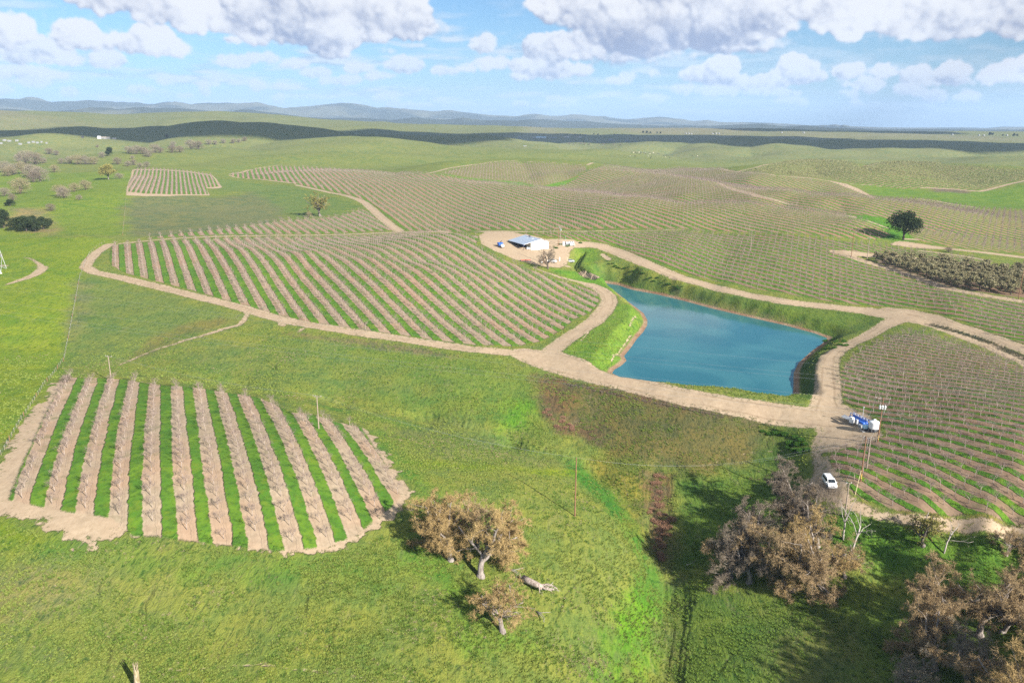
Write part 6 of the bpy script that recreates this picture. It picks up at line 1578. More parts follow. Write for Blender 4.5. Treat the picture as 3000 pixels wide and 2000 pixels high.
def wheels(t, xs, ys, r, w, mat=RUBBER):
    for x in xs:
        for y in ys:
            q = P_('wheel', MB().tube([(x - w, y, r), (x + w, y, r)], r, 16), mat, t); P_('hub', MB().tube([(x - w - .02, y, r), (x + w + .02, y, r)], r * .45, 10), STEEL, q)

def harvester():
    p = G(1470, 726); t = thing('orchard_sprayer', p, .5, 'blue and white trailed sprayer alone in the yard left of the barn', 'sprayer', scale=1.2)
    P_('tank', MB().tube([(-.1, -1.4, 1.05), (0, .8, 1.05)], .68, 16), WHITE, t, smooth=True)
    P_('hopper', MB().add([(-.9, .9, .7), (.9, .9, .7), (.9, 2.3, .7), (-.9, 2.3, .7), (-1.2, .7, 2.2), (1.2, .7, 2.2), (1.2, 2.6, 2.3), (-1.2, 2.6, 2.3)], [(0, 3, 2, 1), (4, 5, 6, 7), (0, 1, 5, 4), (1, 2, 6, 5), (2, 3, 7, 6), (3, 0, 4, 7)]), BLUE, t)
    P_('fan', MB().tube([(0, 2.7, 1.2), (0, 3.1, 1.2)], .7, 16), DARKM, t); P_('spout', MB().tube([(0, 1.6, 2.2), (.2, 1.4, 2.9), (.6, .9, 3.1)], .16, 8), DARKM, t)
    P_('drawbar', MB().tube([(0, -1.4, .7), (0, -2.8, .5)], .07, 5), DARKM, t); wheels(t, (-.95, .95), (.3,), .5, .16)
harvester()
def disc():
    p = G(1541, 767); t = thing('disc_harrow', p, .15, 'red disc harrow lying at the edge of the yard, left of the bare tree', 'farm implement', scale=1.2)
    P_('frame', MB().box(-2.2, 2.2, -.1, .1, .7, .85).box(-2.2, 2.2, .9, 1.1, .7, .85).box(-.1, .1, -1.6, 1.1, .86, 1.0).box(-2.2, -2.05, .1, .9, .7, .85).box(2.05, 2.2, .1, .9, .7, .85), REDP, t)
    for i in range(9):
        x = -2 + i * .5; P_('disc', MB().tube([(x - .03, 0, .35), (x + .03, 0, .35)], .35, 14), STEEL, t)
    P_('axle', MB().tube([(-2.2, 0, .35), (2.2, 0, .35)], .04, 6), DARKM, t)
disc()
def filter_yard():
    p = G(1664, 718); t = thing('well_filter_station', p, .3, 'white and grey well head filter tanks beside the poles behind the barn', 'filter station', scale=1.2)
    P_('pad', MB().box(-3.2, 3.4, -1.6, 1.6, -.1, .12), simple_mat('concrete_pad', (.42, .40, .36), .9), t)
    for i in range(4): P_('filter_tank', MB().lathe([(.05, .2), (.5, .35), (.55, .6), (.55, 1.3), (.45, 1.6), (.1, 1.7)], 14, -.6 + i * 1.15, .5), STEEL, t, smooth=True)
    P_('manifold', MB().tube([(-1.4, -.4, .6), (3.2, -.4, .6)], .16, 10), WHITE, t); P_('manifold', MB().tube([(-1.4, -.9, .9), (3.2, -.9, .9)], .12, 10), STEEL, t)
    P_('control_cabinet', MB().box(-2.9, -2.1, -.6, .2, .12, 1.9), WHITE, t); P_('white_tote', MB().box(.7, 1.7, -1.5, -1.05, .12, 1.1), WHITE, t)
    P_('vent_pipe', MB().tube([(-.9, 1.2, .1), (-.9, 1.2, 4.6)], .06, 6), STEEL, t)
filter_yard()
def car(px, py, rz, label, col, S=1.1):
    p = G(px, py); t = thing('parked_car', p, rz, label, 'car', scale=S)
    prof = [(-2.2, .35), (-2.2, .85), (-1.9, .98), (-1.35, 1.02), (-.75, 1.45), (.85, 1.45), (1.5, 1.02), (2.15, .92), (2.25, .55), (2.2, .35)]
    def ext(pr, w, wtop=None):
        m = MB(); n = len(pr); v = []
        for sx in (-1, 1):
            for (y, z) in pr: v.append((sx * (w if z < 1.1 else (wtop or w)), y, z))
        f = [tuple(range(n - 1, -1, -1)), tuple(range(n, 2 * n))] + [(i, (i + 1) % n, n + (i + 1) % n, n + i) for i in range(n)]
        return m.add(v, f)
    P_('body', ext(prof, .88, .70), col, t)
    P_('windshield', MB().add([(-.74, -1.33, 1.04), (.74, -1.33, 1.04), (.62, -.80, 1.44), (-.62, -.80, 1.44)], [(0, 1, 2, 3), (3, 2, 1, 0)]), GLASS, t)
    P_('rear_window', MB().add([(-.74, 1.47, 1.06), (.74, 1.47, 1.06), (.62, .92, 1.44), (-.62, .92, 1.44)], [(3, 2, 1, 0), (0, 1, 2, 3)]), GLASS, t)
    for sx in (-1, 1): P_('side_window', MB().add([(sx * .895, -1.2, 1.0), (sx * .895, 1.3, 1.0), (sx * .715, .8, 1.42), (sx * .715, -.72, 1.42)], [(0, 1, 2, 3), (3, 2, 1, 0)]), GLASS, t)
    wheels(t, (-.8, .8), (-1.4, 1.4), .33, .12)
car(1617, 768, 1.2, 'white car half hidden behind the trunk of the bare tree by the barn', WHITE)
car(1670, 768, 1.5, 'silver grey car parked at the edge of the gully head', simple_mat('silver_paint', (.45, .47, .48), .35, .6))
def small_bits():
    p = G(1639, 764); link('white_post', MB().lathe([(.3, 0), (.3, 1.8), (.2, 2.0)], 10).mesh('white_post', WHITE), loc=p, label='white upright barrel post in the yard between the two cars', cat='post')
    p = G(1587, 771); link('white_drum', MB().lathe([(.35, 0), (.4, .1), (.4, .9), (.3, 1.0)], 12).mesh('white_drum', WHITE), loc=p, label='small white drum on the grass left of the bare tree trunk', cat='drum')
small_bits()

# ------------------------------------------------------------------ white van on the track
def van():
    a = G(2420, 1404); b = G(2438, 1434); rz = math.atan2(b.y - a.y, b.x - a.x) + math.pi / 2     # front is -y
    p = (a + b) / 2; t = thing('parked_van', (p.x, p.y, p.z), rz, 'white passenger van parked on the dirt track beside the dark oak', 'van', scale=1.05)
    pr = [(2.35, .35), (2.42, .9), (2.30, 1.75), (2.1, 1.93), (-.75, 1.93), (-1.0, 1.86), (-1.75, 1.18), (-2.35, .98), (-2.5, .75), (-2.5, .35)]
    def w_at(z): return 1.0 if z < 1.05 else 1.0 - (z - 1.05) * .20
    n = len(pr); v = [(sx * w_at(z), y, z) for sx in (-1, 1) for y, z in pr]
    P_('body', MB().add(v, [tuple(range(n - 1, -1, -1)), tuple(range(n, 2 * n))] + [(i, (i + 1) % n, n + (i + 1) % n, n + i) for i in range(n)]), WHITE, t)
    P_('windshield', MB().add([(-.86, -1.70, 1.25), (.86, -1.70, 1.25), (.74, -1.07, 1.84), (-.74, -1.07, 1.84)], [(0, 1, 2, 3), (3, 2, 1, 0)]), GLASS, t)
    for sx in (-1, 1):
        q = P_('side_window', MB().add([(sx * (w_at(1.15) + .012), -1.5, 1.18), (sx * (w_at(1.15) + .012), 2.1, 1.18), (sx * (w_at(1.7) + .012), 2.05, 1.72), (sx * (w_at(1.7) + .012), -.98, 1.72)], [(0, 1, 2, 3), (3, 2, 1, 0)]), GLASS, t)
        P_('mirror', MB().box(min(sx * 1.02, sx * 1.28), max(sx * 1.02, sx * 1.28), -1.35, -1.2, 1.1, 1.32), WHITE, t)
        P_('headlight', MB().box(min(sx * .55, sx * .92), max(sx * .55, sx * .92), -2.53, -2.44, .72, .90), GLAZ, t)
        P_('roof_rail', MB().tube([(sx * .74, -.6, 1.96), (sx * .74, 1.9, 1.96)], .03, 5), STEEL, t)
        P_('door_seam', MB().box(min(sx * 1.002, sx * 1.008), max(sx * 1.002, sx * 1.008), .1, .13, .45, 1.04), DARKM, t)
    P_('grille', MB().box(-.5, .5, -2.53, -2.46, .62, .84), DARKM, t); P_('bumper', MB().box(-.98, .98, -2.60, -2.50, .32, .58), simple_mat('bumper_grey', (.2, .2, .2), .6), t)
    P_('number_plate', MB().box(-.25, .25, -2.615, -2.602, .42, .52), WHITE, t); P_('rear_window', MB().box(-.75, .75, 2.40, 2.44, 1.15, 1.65), GLASS, t)
    P_('wiper', MB().tube([(-.6, -1.72, 1.24), (.1, -1.5, 1.46)], .015, 4), DARKM, t)
    wheels(t, (-.92, .92), (-1.55, 1.5), .34, .12)
van()

# ------------------------------------------------------------------ pump and filter station by the dam
def station():
    p = G(2510, 1242); rz = math.atan2((G(2536, 1240) - G(2490, 1222)).y, (G(2536, 1240) - G(2490, 1222)).x)
    t = thing('filter_station', p, rz, 'blue filter tanks with pipe manifold beside the dam crossroads', 'filter station', scale=1.15)
    for yy in (.9, 0.0): 
        q = P_('filter_tank', MB().tube([(-2.7, yy, .95), (-2.55, yy, .95), (2.4, yy, .95), (2.55, yy, .95)], [.3, .42, .42, .3], 14), BLUE, t, smooth=True)
        for x in (-1.6, 0, 1.6): P_('saddle', MB().box(x - .08, x + .08, yy - .4, yy + .4, 0, .55), DARKM, q)
    for yy, z in ((1.35, 1.75), (.45, 1.75)): P_('pipe', MB().tube([(-3.1, yy, z), (2.9, yy, z)], .10, 8), BLUE, t)
    P_('riser', MB().tube([(-3.1, 1.35, 0), (-3.1, 1.35, 1.9)], .12, 8), GALV, t); P_('riser', MB().tube([(-3.1, .45, 0), (-3.1, .45, 1.9)], .10, 8), GALV, t); P_('riser', MB().tube([(2.9, 1.35, 0), (2.9, 1.35, 1.8)], .1, 8), BLUE, t)
    for i in range(5): P_('valve', MB().lathe([(.14, 1.5), (.18, 1.6), (.18, 1.95), (.1, 2.0)], 8, -2.1 + i * 1.05, .9), STEEL, t)
    P_('control_cabinet', MB().box(-.9, .1, -1.5, -.9, .35, 1.8), WHITE, t); P_('cabinet_stand', MB().box(-.85, -.78, -1.4, -1.0, 0, .34).box(0, .07, -1.4, -1.0, 0, .34), STEEL, t)
    P_('control_cabinet', MB().box(.7, 1.3, -1.2, -.75, .6, 1.7), STEEL, t, 'small grey cabinet')
    P_('pump', MB().tube([(1.7, -.8, .55), (2.8, -.8, .55)], .32, 12).box(1.6, 2.9, -1.1, -.5, 0, .2), STEEL, t)
    P_('screen_panel', MB().add([(-3.9, -1.6, .75), (-1.2, -1.6, .75), (-1.2, -.6, 1.15), (-3.9, -.6, 1.15), (-3.9, -1.6, .80), (-1.2, -1.6, .80), (-1.2, -.6, 1.20), (-3.9, -.6, 1.20)], [(0, 3, 2, 1), (4, 5, 6, 7), (0, 1, 5, 4), (1, 2, 6, 5), (2, 3, 7, 6), (3, 0, 4, 7)]), STEEL, t, 'tilted grey solar panel')
    for x in (-3.7, -1.4): P_('panel_leg', MB().box(x - .04, x + .04, -1.15, -1.07, 0, .92), STEEL, t)
    p = G(2559, 1262); t = thing('water_tank', p, 0, 'big white round water tank with black base beside the transformer pole', 'tank', scale=1.15)
    P_('shell', MB().lathe([(1.12, .72), (1.16, .8), (1.16, 1.35), (1.14, 1.42), (1.16, 1.5), (1.16, 2.2), (1.05, 2.4), (.3, 2.72), (.28, 2.8), (0.02, 2.82)], 28), WHITE, t, smooth=False)
    P_('stand', MB().lathe([(1.1, .02), (1.1, .70)], 24), BLACKP, t)
    for k in range(8):
        aa = k * math.pi / 4; P_('stand_leg', MB().box(-.06, .06, -.03, .03, 0, .72).xf(Matrix.Rotation(aa, 4, 'Z') @ Matrix.Translation((0, -1.16, 0))), STEEL, t)
    P_('lid', MB().lathe([(.3, 2.83), (.3, 2.92), (.05, 2.96)], 14), WHITE, t)
    p = G(2534, 1261); t = thing('fertiliser_tank', p, 0, 'small pale blue round tank on a dark stand left of the white tank', 'tank', scale=1.15)
    P_('shell', MB().lathe([(.62, .62), (.72, .75), (.72, 1.25), (.6, 1.42), (.2, 1.5), (.02, 1.52)], 20), LTBLUE, t); P_('stand', MB().lathe([(.55, .15), (.68, .6)], 16), BLACKP, t)
    P_('skid', MB().box(-.9, .9, -.9, -.8, 0, .12).box(-.9, .9, .8, .9, 0, .12).box(-.9, -.8, -.78, .78, .02, .14).box(.8, .9, -.78, .78, .02, .14), STEEL, t)
    p = G(2525, 1239); t = thing('antenna_mast', p, 0, 'thin grey mast with a small head beside the filter station', 'mast')
    P_('mast', MB().tube([(0, 0, 0), (0, 0, 4.6)], .07, 8), GALV, t); P_('head', MB().box(-.15, .15, -.1, .1, 4.62, 4.9), STEEL, t)
    # wooden jetty of black floats and white drums in the corner of the pond
    a = atp([(2276, 1163), (2385, 1164)]); v = a[1] - a[0]; L = np.hypot(*v); rz = math.atan2(v[1], v[0])
    t = thing('intake_boom', (a[0][0], a[0][1], .05), rz, 'dark floating intake boom with white floats in the pond corner', 'boom')
    P_('boom', MB().tube([(0, 0, .1), (L * .5, -.35, .1), (L * .8, -.1, .1), (L, .5, .35)], .26, 8), BLACKP, t); P_('boom', MB().tube([(0, .3, .1), (L * .5, .9, .1), (L, 1.2, .3)], .14, 8), BLACKP, t)
    rg = random.Random(3)
    for k in range(9): P_('float', MB().tube([(L * (.15 + .075 * k), .25, .38), (L * (.15 + .075 * k) + .4, .25, .38)], .12, 7), WHITE, t)
    for k in range(4): P_('white_fitting', MB().tube([(L - 1.5 + k * .45, .6, .2), (L - 1.4 + k * .45, .8, 1.1 + .3 * (k % 2))], .09, 7), WHITE, t)
station()

# ------------------------------------------------------------------ utility poles and lines
POLES = {}
def pole(key, px, py, H_, label, arms=1, arm_len=1.25, rz=None, mat=POLEW, transformers=0, bands=False, group=None, lean=0):
    p = G(px, py); t = thing('utility_pole', p, rz or 0, label, 'utility pole', group)
    P_('pole', MB().tube([(0, 0, -.5), (0, 0, H_)], [.19, .12], 10), mat, t)
    tops = []
    for k in range(arms):
        z = H_ - .25 - .95 * k; q = P_('crossarm', MB().box(-arm_len, arm_len, .13, .23, z, z + .12), POLEG, t)
        for x in (-arm_len + .1, -arm_len * .35, arm_len - .1):
            P_('insulator', MB().lathe([(.03, z + .121), (.06, z + .18), (.035, z + .22), (.06, z + .28), (.02, z + .34)], 7, x, .18), GLAZ, q)
            if k == 0: tops.append((x, .18, z + .33))
        for sx in (-1, 1): P_('brace', MB().tube([(sx * arm_len * .6, .16, z + .02), (sx * .08, .16, z - .6)], .02, 4), STEEL, q)
    if not arms: tops = [(0, .0, H_ + .05)]
    for k in range(transformers):
        x = (-.62, 0, .62)[k] if transformers == 3 else .34; zz = H_ - 3.0; y = -.38 if transformers == 3 else -.25
        q = P_('transformer', MB().lathe([(.22, zz), (.26, zz + .05), (.26, zz + .85), (.2, zz + .95), (.05, zz + .98)], 14, x, y), GALV, t)
        P_('bushing', MB().tube([(x, y, zz + .99), (x, y, zz + 1.25)], .05, 6), GLAZ, q)
    if transformers == 3: P_('transformer_bracket', MB().box(-.8, .8, -.12, -.04, H_ - 2.6, H_ - 2.5), STEEL, t)
    if bands:
        for z in (.9, 1.3, 1.7): P_('marker_band', MB().lathe([(.20, z), (.20, z + .12)], 10), YELL, t)
    R = Matrix.Rotation(rz or 0, 4, 'Z'); POLES[key] = [tuple(Vector(p) + R @ Vector(q)) for q in tops]
    return t
pole('a', 327, 1120, 9.0, 'pale wooden pole with crossarm behind the front left orchard', rz=-.3, mat=POLEG)
pole('b', 934, 1255, 9.5, 'wooden pole with crossarm standing in the right edge of the front left orchard', rz=-.2, mat=POLEG)
pole('c', 1684, 1511, 15.2, 'tall brown wooden pole in the grass right of the near oaks', arms=0)
pole('d', 2521, 1409, 11.5, 'dark wooden pole with marker bands right of the white van', rz=-.35, bands=True)
pole('e', 2539, 1372, 8.0, 'second pole just behind the banded pole, with a small crossarm', rz=-.35, mat=POLEG, arm_len=.8)
pole('f', 2571, 1294, 12.2, 'brown pole carrying three transformers beside the white water tank', arms=1, arm_len=1.8, rz=-.3, transformers=3, bands=True)
pole('g', 2475, 1512, 8.5, 'slim pole rising among the dead trees below the van', arms=1, arm_len=.7, mat=POLEG)
pole('h', 1635, 721, 11.0, 'left of the two poles behind the barn, bare topped', rz=0, arms=1, arm_len=.9)
pole('i', 1640.5, 718, 11.5, 'right of the two poles behind the barn, with one transformer', arms=2, arm_len=1.2, transformers=1, mat=POLEG)
pole('j', 1593, 771, 13.5, 'thin reddish pole in front of the white barn wall', arms=0)
pole('k', 2494, 751, 13.0, 'dark pole at the tip of the dense leafy orchard', rz=-.2)
pole('l', 2540, 763, 12.0, 'paler pole right of the dark pole at the orchard tip', rz=-.2, mat=POLEG)
pole('m', 2984, 876, 12.5, 'dark pole at the front of the dense leafy orchard near the right edge', rz=-.2)
pole('n', 2198, 740, 12.5, 'grey pole standing alone in the rows of the upper right orchard', rz=-.1, mat=POLEG)
def cable(a, b, sag, r, name, label, group=None):
    a, b = Vector(a), Vector(b); pts = []
    for i in range(25):
        t = i / 24; q = a.lerp(b, t); q.z -= sag * 4 * t * (1 - t); pts.append(q)
    o = link(name, MB().tube([p - a for p in pts], r, 4).mesh(name, WIRE), loc=a, label=label, cat='cable', group=group)
for k in range(2):
    cable(POLES['a'][k * 2], POLES['b'][k * 2], 1.6, .010, 'overhead_wire', '%s wire between the two poles of the front left orchard' % ('left' if k == 0 else 'right'))
    cable(POLES['b'][k * 2], POLES['c'][0], 2.0, .010, 'overhead_wire', '%s wire from the orchard edge pole to the tall brown pole' % ('upper' if k == 0 else 'lower'))
    cable(POLES['c'][0], POLES['d'][k * 2], 4.5, .008, 'overhead_wire', '%s wire from the tall brown pole towards the van' % ('upper' if k == 0 else 'lower'))
    cable(POLES['d'][k * 2], POLES['f'][k * 2], .5, .012, 'overhead_wire', '%s wire between the banded pole and the transformer pole' % ('left' if k == 0 else 'right'))
cable(POLES['d'][1], POLES['g'][0], .5, .010, 'overhead_wire', 'short wire from the banded pole down to the slim pole')
# guy wire with its yellow guard
def guy():
    a = G(2505, 1449); top = Vector(POLES['e'][1]); o = thing('guy_wire', a, 0, 'guy wire with a pale yellow guard at the foot, right of the van', 'cable')
    d = (top - Vector(a)); P_('guard', MB().tube([(0, 0, 0), tuple(d * .42)], .07, 6), simple_mat('guard_yellow', (.42, .35, .20), .6), o); P_('wire', MB().tube([tuple(d * .42), tuple(d)], .015, 4), WIRE, o)
guy()
# transmission line passing high over the pond, tower at the left edge
def wire_px(z, p0, p1, sag, lab):
    a0 = plane_xy(p0[0], p0[1], z); a1 = plane_xy(p1[0], p1[1], z); a = Vector((float(a0[0]), float(a0[1]), z)); b = Vector((float(a1[0]), float(a1[1]), z))
    cable(a, b, sag, .011, 'transmission_wire', lab, 'transmission wires across the pond')
for i, (ya, yb) in enumerate(((806, 1110), (832, 1143), (842, 1156), (880, 1204), (905, 1236), (915, 1250))):
    wire_px(30.0, (-160, ya - 18), (3180, yb + 26), 2.0, 'high transmission wire across the pond, %s from the top' % ORD[i])
def tower():
    p = G(-30, 797); t = thing('lattice_tower', p, .35, 'foot of a pale lattice transmission tower at the left edge', 'tower'); w = 6.2; Ht = 36
    def corner(k, z): s_ = w * (1 - .82 * z / Ht); return ((-1, 1, 1, -1)[k] * s_, (-1, -1, 1, 1)[k] * s_, z)
    for k in range(4):
        P_('leg', MB().tube([corner(k, 0), corner(k, Ht)], .13, 5), GALV, t)
        P_('footing', MB().lathe([(.5, -.3), (.5, .4)], 10, corner(k, 0)[0], corner(k, 0)[1]), simple_mat('footing_concrete', (.5, .48, .44), .9) if k == 0 else bpy.data.materials['footing_concrete'], t)
    zs = [0, 7, 13, 18, 22, 26, 30, 33]
    for za, zb in zip(zs[:-1], zs[1:]):
        for k in range(4):
            P_('brace', MB().tube([corner(k, za + .2), corner((k + 1) % 4, zb)], .07, 4), GALV, t); P_('brace', MB().tube([corner((k + 1) % 4, za + .2), corner(k, zb)], .07, 4), GALV, t); P_('brace', MB().tube([corner(k, zb), corner((k + 1) % 4, zb)], .07, 4), GALV, t)
tower()

# ------------------------------------------------------------------ fences
def fence(pts, step, label, h=1.25, tip=True, wires=True):
    w = atp(pts); seg = np.hypot(*(w[1:] - w[:-1]).T); tot = seg.sum(); n = int(tot / step); cum = np.concatenate([[0], np.cumsum(seg)])
    P0 = Vector((w[0][0], w[0][1], float(height(w[0][0], w[0][1])[0]))); t = thing('wire_fence', P0, 0, label, 'fence'); prev = []
    me = MB().tube([(0, 0, -.2), (0, 0, h)], .045, 5).mesh('post', POLEG); mt = MB().tube([(0, 0, h - .28), (0, 0, h + .03)], .045, 5).mesh('post_tip', WHITE)
    me2 = MB().tube([(0, 0, -.2), (0, 0, h + .25)], .10, 6).mesh('wooden_post', POLEW); line = []
    xs = np.interp(np.arange(n + 1) * step, cum, w[:, 0]); ys = np.interp(np.arange(n + 1) * step, cum, w[:, 1]); zs = height(xs, ys)
    for i in range(n + 1):
        q = Vector((xs[i], ys[i], zs[i])) - P0; big = i % 6 == 0
        o = link('post', me2 if big else me, t); o.location = q
        if tip and not big: c = link('post_tip', mt, o)
        line.append(q)
    if wires:
        for z in (.45, .8, 1.15): P_('wire', MB().tube([q + Vector((0, 0, z)) for q in line], .012, 3), WIRE, t)
fence([(-30, 1385), (13, 1320), (41, 1268), (76, 1212), (97, 1180), (115, 1153), (130, 1127), (140, 1117), (160, 1093), (172, 1076), (183, 1060)], 3.4, 'wire fence with white tipped posts along the front left orchard road')
fence([(187, 1058), (192, 1035), (200, 994), (208, 956), (214, 920), (221, 884), (228, 845), (235, 810), (243, 792), (249, 770), (262, 745), (285, 724), (302, 713), (318, 708)], 4.5, 'wire fence running up the pasture edge to the corner of the big orchard')
fence([(360, 690), (362, 660), (365, 630), (368, 600), (369, 577)], 9, 'far wire fence below the small square orchard', tip=False, wires=False)

# ------------------------------------------------------------------ cattle and far farmsteads
def cattle():
    def cow(mat):
        m = MB().tube([(-.95, 0, .95), (-.7, 0, 1.05), (0, 0, 1.0), (.7, 0, 1.08), (.95, 0, 1.1)], [.25, .42, .46, .40, .25], 8)
        m.tube([(.9, 0, 1.1), (1.3, 0, .85), (1.6, 0, .5)], [.2, .16, .10], 6)
        for x in (-.65, .65):
            for y in (-.22, .22): m.tube([(x, y, .9), (x + .03, y, .5), (x, y, 0)], [.12, .08, .07], 5)
        m.tube([(-.95, 0, 1.1), (-1.08, 0, .5)], .03, 4); return m.mesh('cow', mat, True)
    dark = cow(simple_mat('black_hide', (.03, .025, .022), .8)); lite = cow(simple_mat('cream_hide', (.55, .48, .38), .8)); rg = random.Random(4)
    pts = [(1850, 448), (1856, 449), (1862, 448), (1866, 450), (1872, 448), (1878, 449), (1886, 449), (1892, 449), (1902, 448), (1908, 449), (1914, 449), (1875, 452), (1890, 452), (1904, 452), (1926, 451), (1930, 452), (1898, 459), (1908, 460), (1906, 465), (1950, 462), (1962, 464), (1996, 465), (1846, 459), (1860, 459), (2028, 457), (2043, 459)]
    for i, (px, py) in enumerate(pts):
        p = G(px, py); c = i % 3 == 1; o = link('cow', lite if c else dark, loc=p, label='%s cow grazing on the far green hill, %s of the herd from the left' % ('cream' if c else 'black', ordinal(sorted(pts).index((px, py)))), cat='cow', group='cattle on the far green hill'); o.rotation_euler = (0, 0, rg.uniform(0, 6.28)); o.scale = (1.3,) * 3
cattle()
def farms():
    OFFW = simple_mat('faded_white', (.30, .30, .30), .6)
    def bld(px, py, wpx, d, h, label, roof=None, wall=None, rz=.1):
        roof = roof or OFFW; wall = wall or OFFW; wpx = wpx * .85; d = d * .8; h = h * .75
        p = G(px, py); dz = in_view(p.x, p.y, p.z)[1]; W = wpx / FPX * dz / 2
        t = thing('farm_building', (p.x, p.y, p.z - .3), rz, label, 'building'); P_('wall', MB().box(-W, W, -d / 2, d / 2, 0, h), wall, t)
        P_('roof', MB().add([(-W - .4, -d / 2 - .4, h), (W + .4, -d / 2 - .4, h), (W + .4, d / 2 + .4, h), (-W - .4, d / 2 + .4, h), (-W - .4, 0, h + d * .22), (W + .4, 0, h + d * .22)], [(0, 1, 5, 4), (2, 3, 4, 5), (1, 2, 5), (3, 0, 4), (0, 3, 2, 1)]), roof, t)
        P_('door', MB().box(-W * .2, W * .05, -d / 2 - .06, -d / 2 - .01, 0, h * .75), DARKM, t)
        for k in (-.7, .5): P_('window', MB().box(W * k, W * k + min(W * .2, 2.5), -d / 2 - .06, -d / 2 - .01, h * .4, h * .75), GLASS, t)
    TAN = simple_mat('tan_roof', (.45, .38, .30), .7); 
    bld(291, 407, 8, 10, 6, 'white gabled barn at the left of the far left farm', wall=WHITE, roof=WHITE); bld(305, 407, 16, 10, 4, 'long tan roofed shed in the middle of the far left farm', TAN); bld(318, 407, 8, 8, 4, 'short tan shed at the right of the far left farm', TAN); bld(335, 408, 12, 6, 3, 'low white trailer right of the far left farm')
    bld(242, 404, 6, 6, 4, 'small dark shed left of the far left farm', DARKM, DARKM)
    for i, (px, py, w) in enumerate(((14, 413, 10), (28, 415, 10), (50, 414, 8), (4, 422, 6), (60, 424, 9), (85, 420, 7), (98, 418, 8), (110, 420, 7), (122, 418, 4), (137, 421, 4))):
        bld(px, py, w, 5, 3, 'small white trailer on the far left pasture, %s from the left' % ORD[[0, 1, 2, 3, 4, 5, 6, 7, 8, 9][i]])
    bld(1522, 404, 10, 10, 4, 'small white building left of the long far shed'); bld(1585, 405, 34, 16, 6, 'long pale blue roofed shed in the cloud shadow', LTBLUE, WHITE); bld(1565, 405, 7, 9, 4, 'white annex left of the long far shed'); bld(1622, 405, 22, 10, 3.5, 'low grey roofed shed right of the long far shed', STEEL)
    bld(1660, 403, 16, 12, 4, 'brown roofed shed in the cloud shadow', TAN, WHITE); bld(1690, 403, 16, 8, 3, 'low brown shed right of the brown roofed shed', TAN, TAN); bld(1700, 403, 8, 8, 4, 'pinkish shed at the end of the low brown sheds', TAN, WHITE)
    bld(1715, 397, 7, 8, 5, 'white farmhouse among the dark far trees'); bld(1808, 397, 7, 10, 5, 'white farmhouse right of the far tree rows'); bld(1847, 398, 6, 6, 4, 'tiny white shed alone in the cloud shadow')
    bld(1788, 412, 12, 12, 7, 'bright white barn in the far valley'); bld(1798, 413, 8, 10, 4, 'white shed against the bright far barn'); bld(1837, 414, 14, 10, 5, 'white long shed right of the bright far barn'); bld(1862, 415, 8, 6, 3, 'small white trailer right of the white long shed'); bld(1732, 415, 6, 6, 3, 'small white trailer left of the bright far barn'); bld(1751, 415, 5, 5, 3, 'tiny white trailer left of the bright far barn'); bld(1772, 413, 4, 5, 3, 'white shed just left of the bright far barn')
    bld(1538, 429, 10, 4, 1.6, 'white trough on the green hill below the far sheds')
    for i, (px, py) in enumerate(((2010, 393), (2018, 393), (2026, 394), (2088, 393), (2098, 393), (2107, 393), (2290, 390), (2355, 390), (2790, 396), (2868, 398), (2882, 398), (2950, 398))): bld(px, py, 4, 12, 5, 'tiny white farmhouse on the distant plain, %s from the left' % ORD[i])
farms()

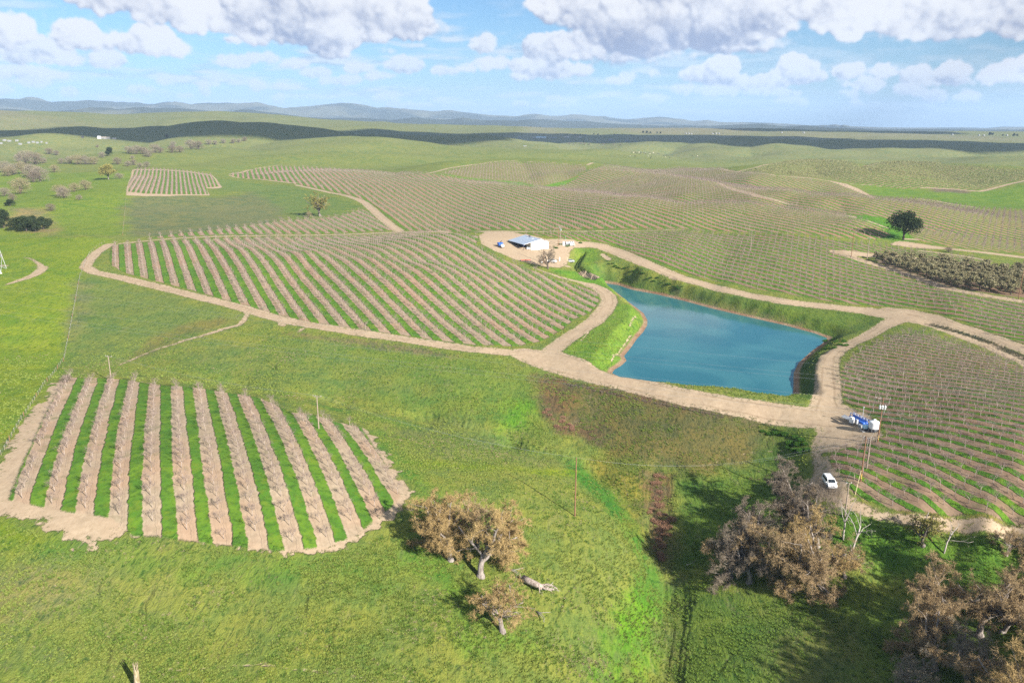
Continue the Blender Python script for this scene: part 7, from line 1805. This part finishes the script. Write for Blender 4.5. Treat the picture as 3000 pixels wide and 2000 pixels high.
# ------------------------------------------------------------------ clouds overhead that throw the long shadows across the plain
def cloud_mat():
    s = NT('cloud_white'); s.bsdf((.9, .9, .92), 1.0, spec=0); return s.m
def shadow_cloud(poly_px, z, label, k):
    g = np.array([p for p in at([q[0] for q in poly_px], [q[1] for q in poly_px])]); off = z / math.tan(SUN_EL)
    hx, hy = math.sin(SUN_AZ), math.cos(SUN_AZ)
    P = g[:, :2] + np.array([hx, hy]) * off; c = P.mean(0)
    # refine the outline with billows
    out = []; n = len(P); rg = np.random.default_rng(k)
    for i in range(n):
        a, b = P[i], P[(i + 1) % n]; L = np.hypot(*(b - a)); m = max(2, int(L / 120)); nn = np.array([(b - a)[1], -(b - a)[0]]) / max(L, 1)
        for j in range(m):
            t = j / m; out.append(a + (b - a) * t + nn * (fbm(np.array([i * 9 + t * L / 300]), np.array([k * 3.3]), 3, 5)[0] - .5) * min(260, L * .3))
    out = np.array(out); m = len(out); rings = [(1.0, 0), (1.0, 18), (.92, 70), (.72, 120), (.4, 150)]; V = []
    for s_, dz in rings:
        for i, q in enumerate(out):
            r = c + (q - c) * s_; V.append((r[0], r[1], z + dz * (.6 + .8 * fbm(np.array([r[0] / 250]), np.array([r[1] / 250]), 2, 3)[0])))
    F = [tuple(range(m - 1, -1, -1))] + [(a * m + i, a * m + (i + 1) % m, (a + 1) * m + (i + 1) % m, (a + 1) * m + i) for a in range(len(rings) - 1) for i in range(m)] + [tuple((len(rings) - 1) * m + i for i in range(m))]
    me = bpy.data.meshes.new('cloud'); me.from_pydata(V, [], F); me.materials.append(bpy.data.materials.get('cloud_white') or cloud_mat()); me.shade_smooth()
    o = link('cloud', me, label=label, kind='structure')
shadow_cloud([(-150, 402), (300, 400), (900, 402), (1400, 404), (1560, 412), (1700, 420), (1850, 418), (2100, 420), (2500, 430), (2800, 440), (3150, 446), (3150, 424), (2900, 417), (2600, 408), (2300, 398), (2050, 394), (1700, 393), (1500, 388), (1000, 377), (500, 366), (150, 362), (60, 374), (-150, 380)], 1700, 'long flat cloud above the plain, out of the top of the picture', 1)
shadow_cloud([(2080, 380), (2300, 383), (2600, 390), (2790, 392), (2700, 386), (2450, 382), (2250, 379), (2080, 377.5)], 1900, 'second flat cloud above the far plain, out of the top of the picture', 2)

# ------------------------------------------------------------------ aerial haze
def haze():
    m = bpy.data.materials.new('haze_air'); m.use_nodes = True; nt = m.node_tree; nt.nodes.clear()
    out = nt.nodes.new('ShaderNodeOutputMaterial'); v = nt.nodes.new('ShaderNodeVolumePrincipled')
    v.inputs['Color'].default_value = (.50, .71, 1.0, 1); v.inputs['Density'].default_value = HAZE_DENSITY; v.inputs['Anisotropy'].default_value = 0.0
    nt.links.new(v.outputs[0], out.inputs['Volume'])
    me = bpy.data.meshes.new('haze'); s = 27600; z0, z1 = -60, 760
    vs = [(x, y, z) for z in (z0, z1) for x, y in ((-s, -s), (s, -s), (s, s), (-s, s))]
    me.from_pydata(vs, [], [(0, 3, 2, 1), (4, 5, 6, 7), (0, 1, 5, 4), (1, 2, 6, 5), (2, 3, 7, 6), (3, 0, 4, 7)])
    me.materials.append(m); ob = bpy.data.objects.new('haze', me); COL.objects.link(ob); ob['kind'] = 'stuff'; ob['label'] = 'thin pale haze in the air towards the mountains'
HAZE_DENSITY = 6e-5
haze()
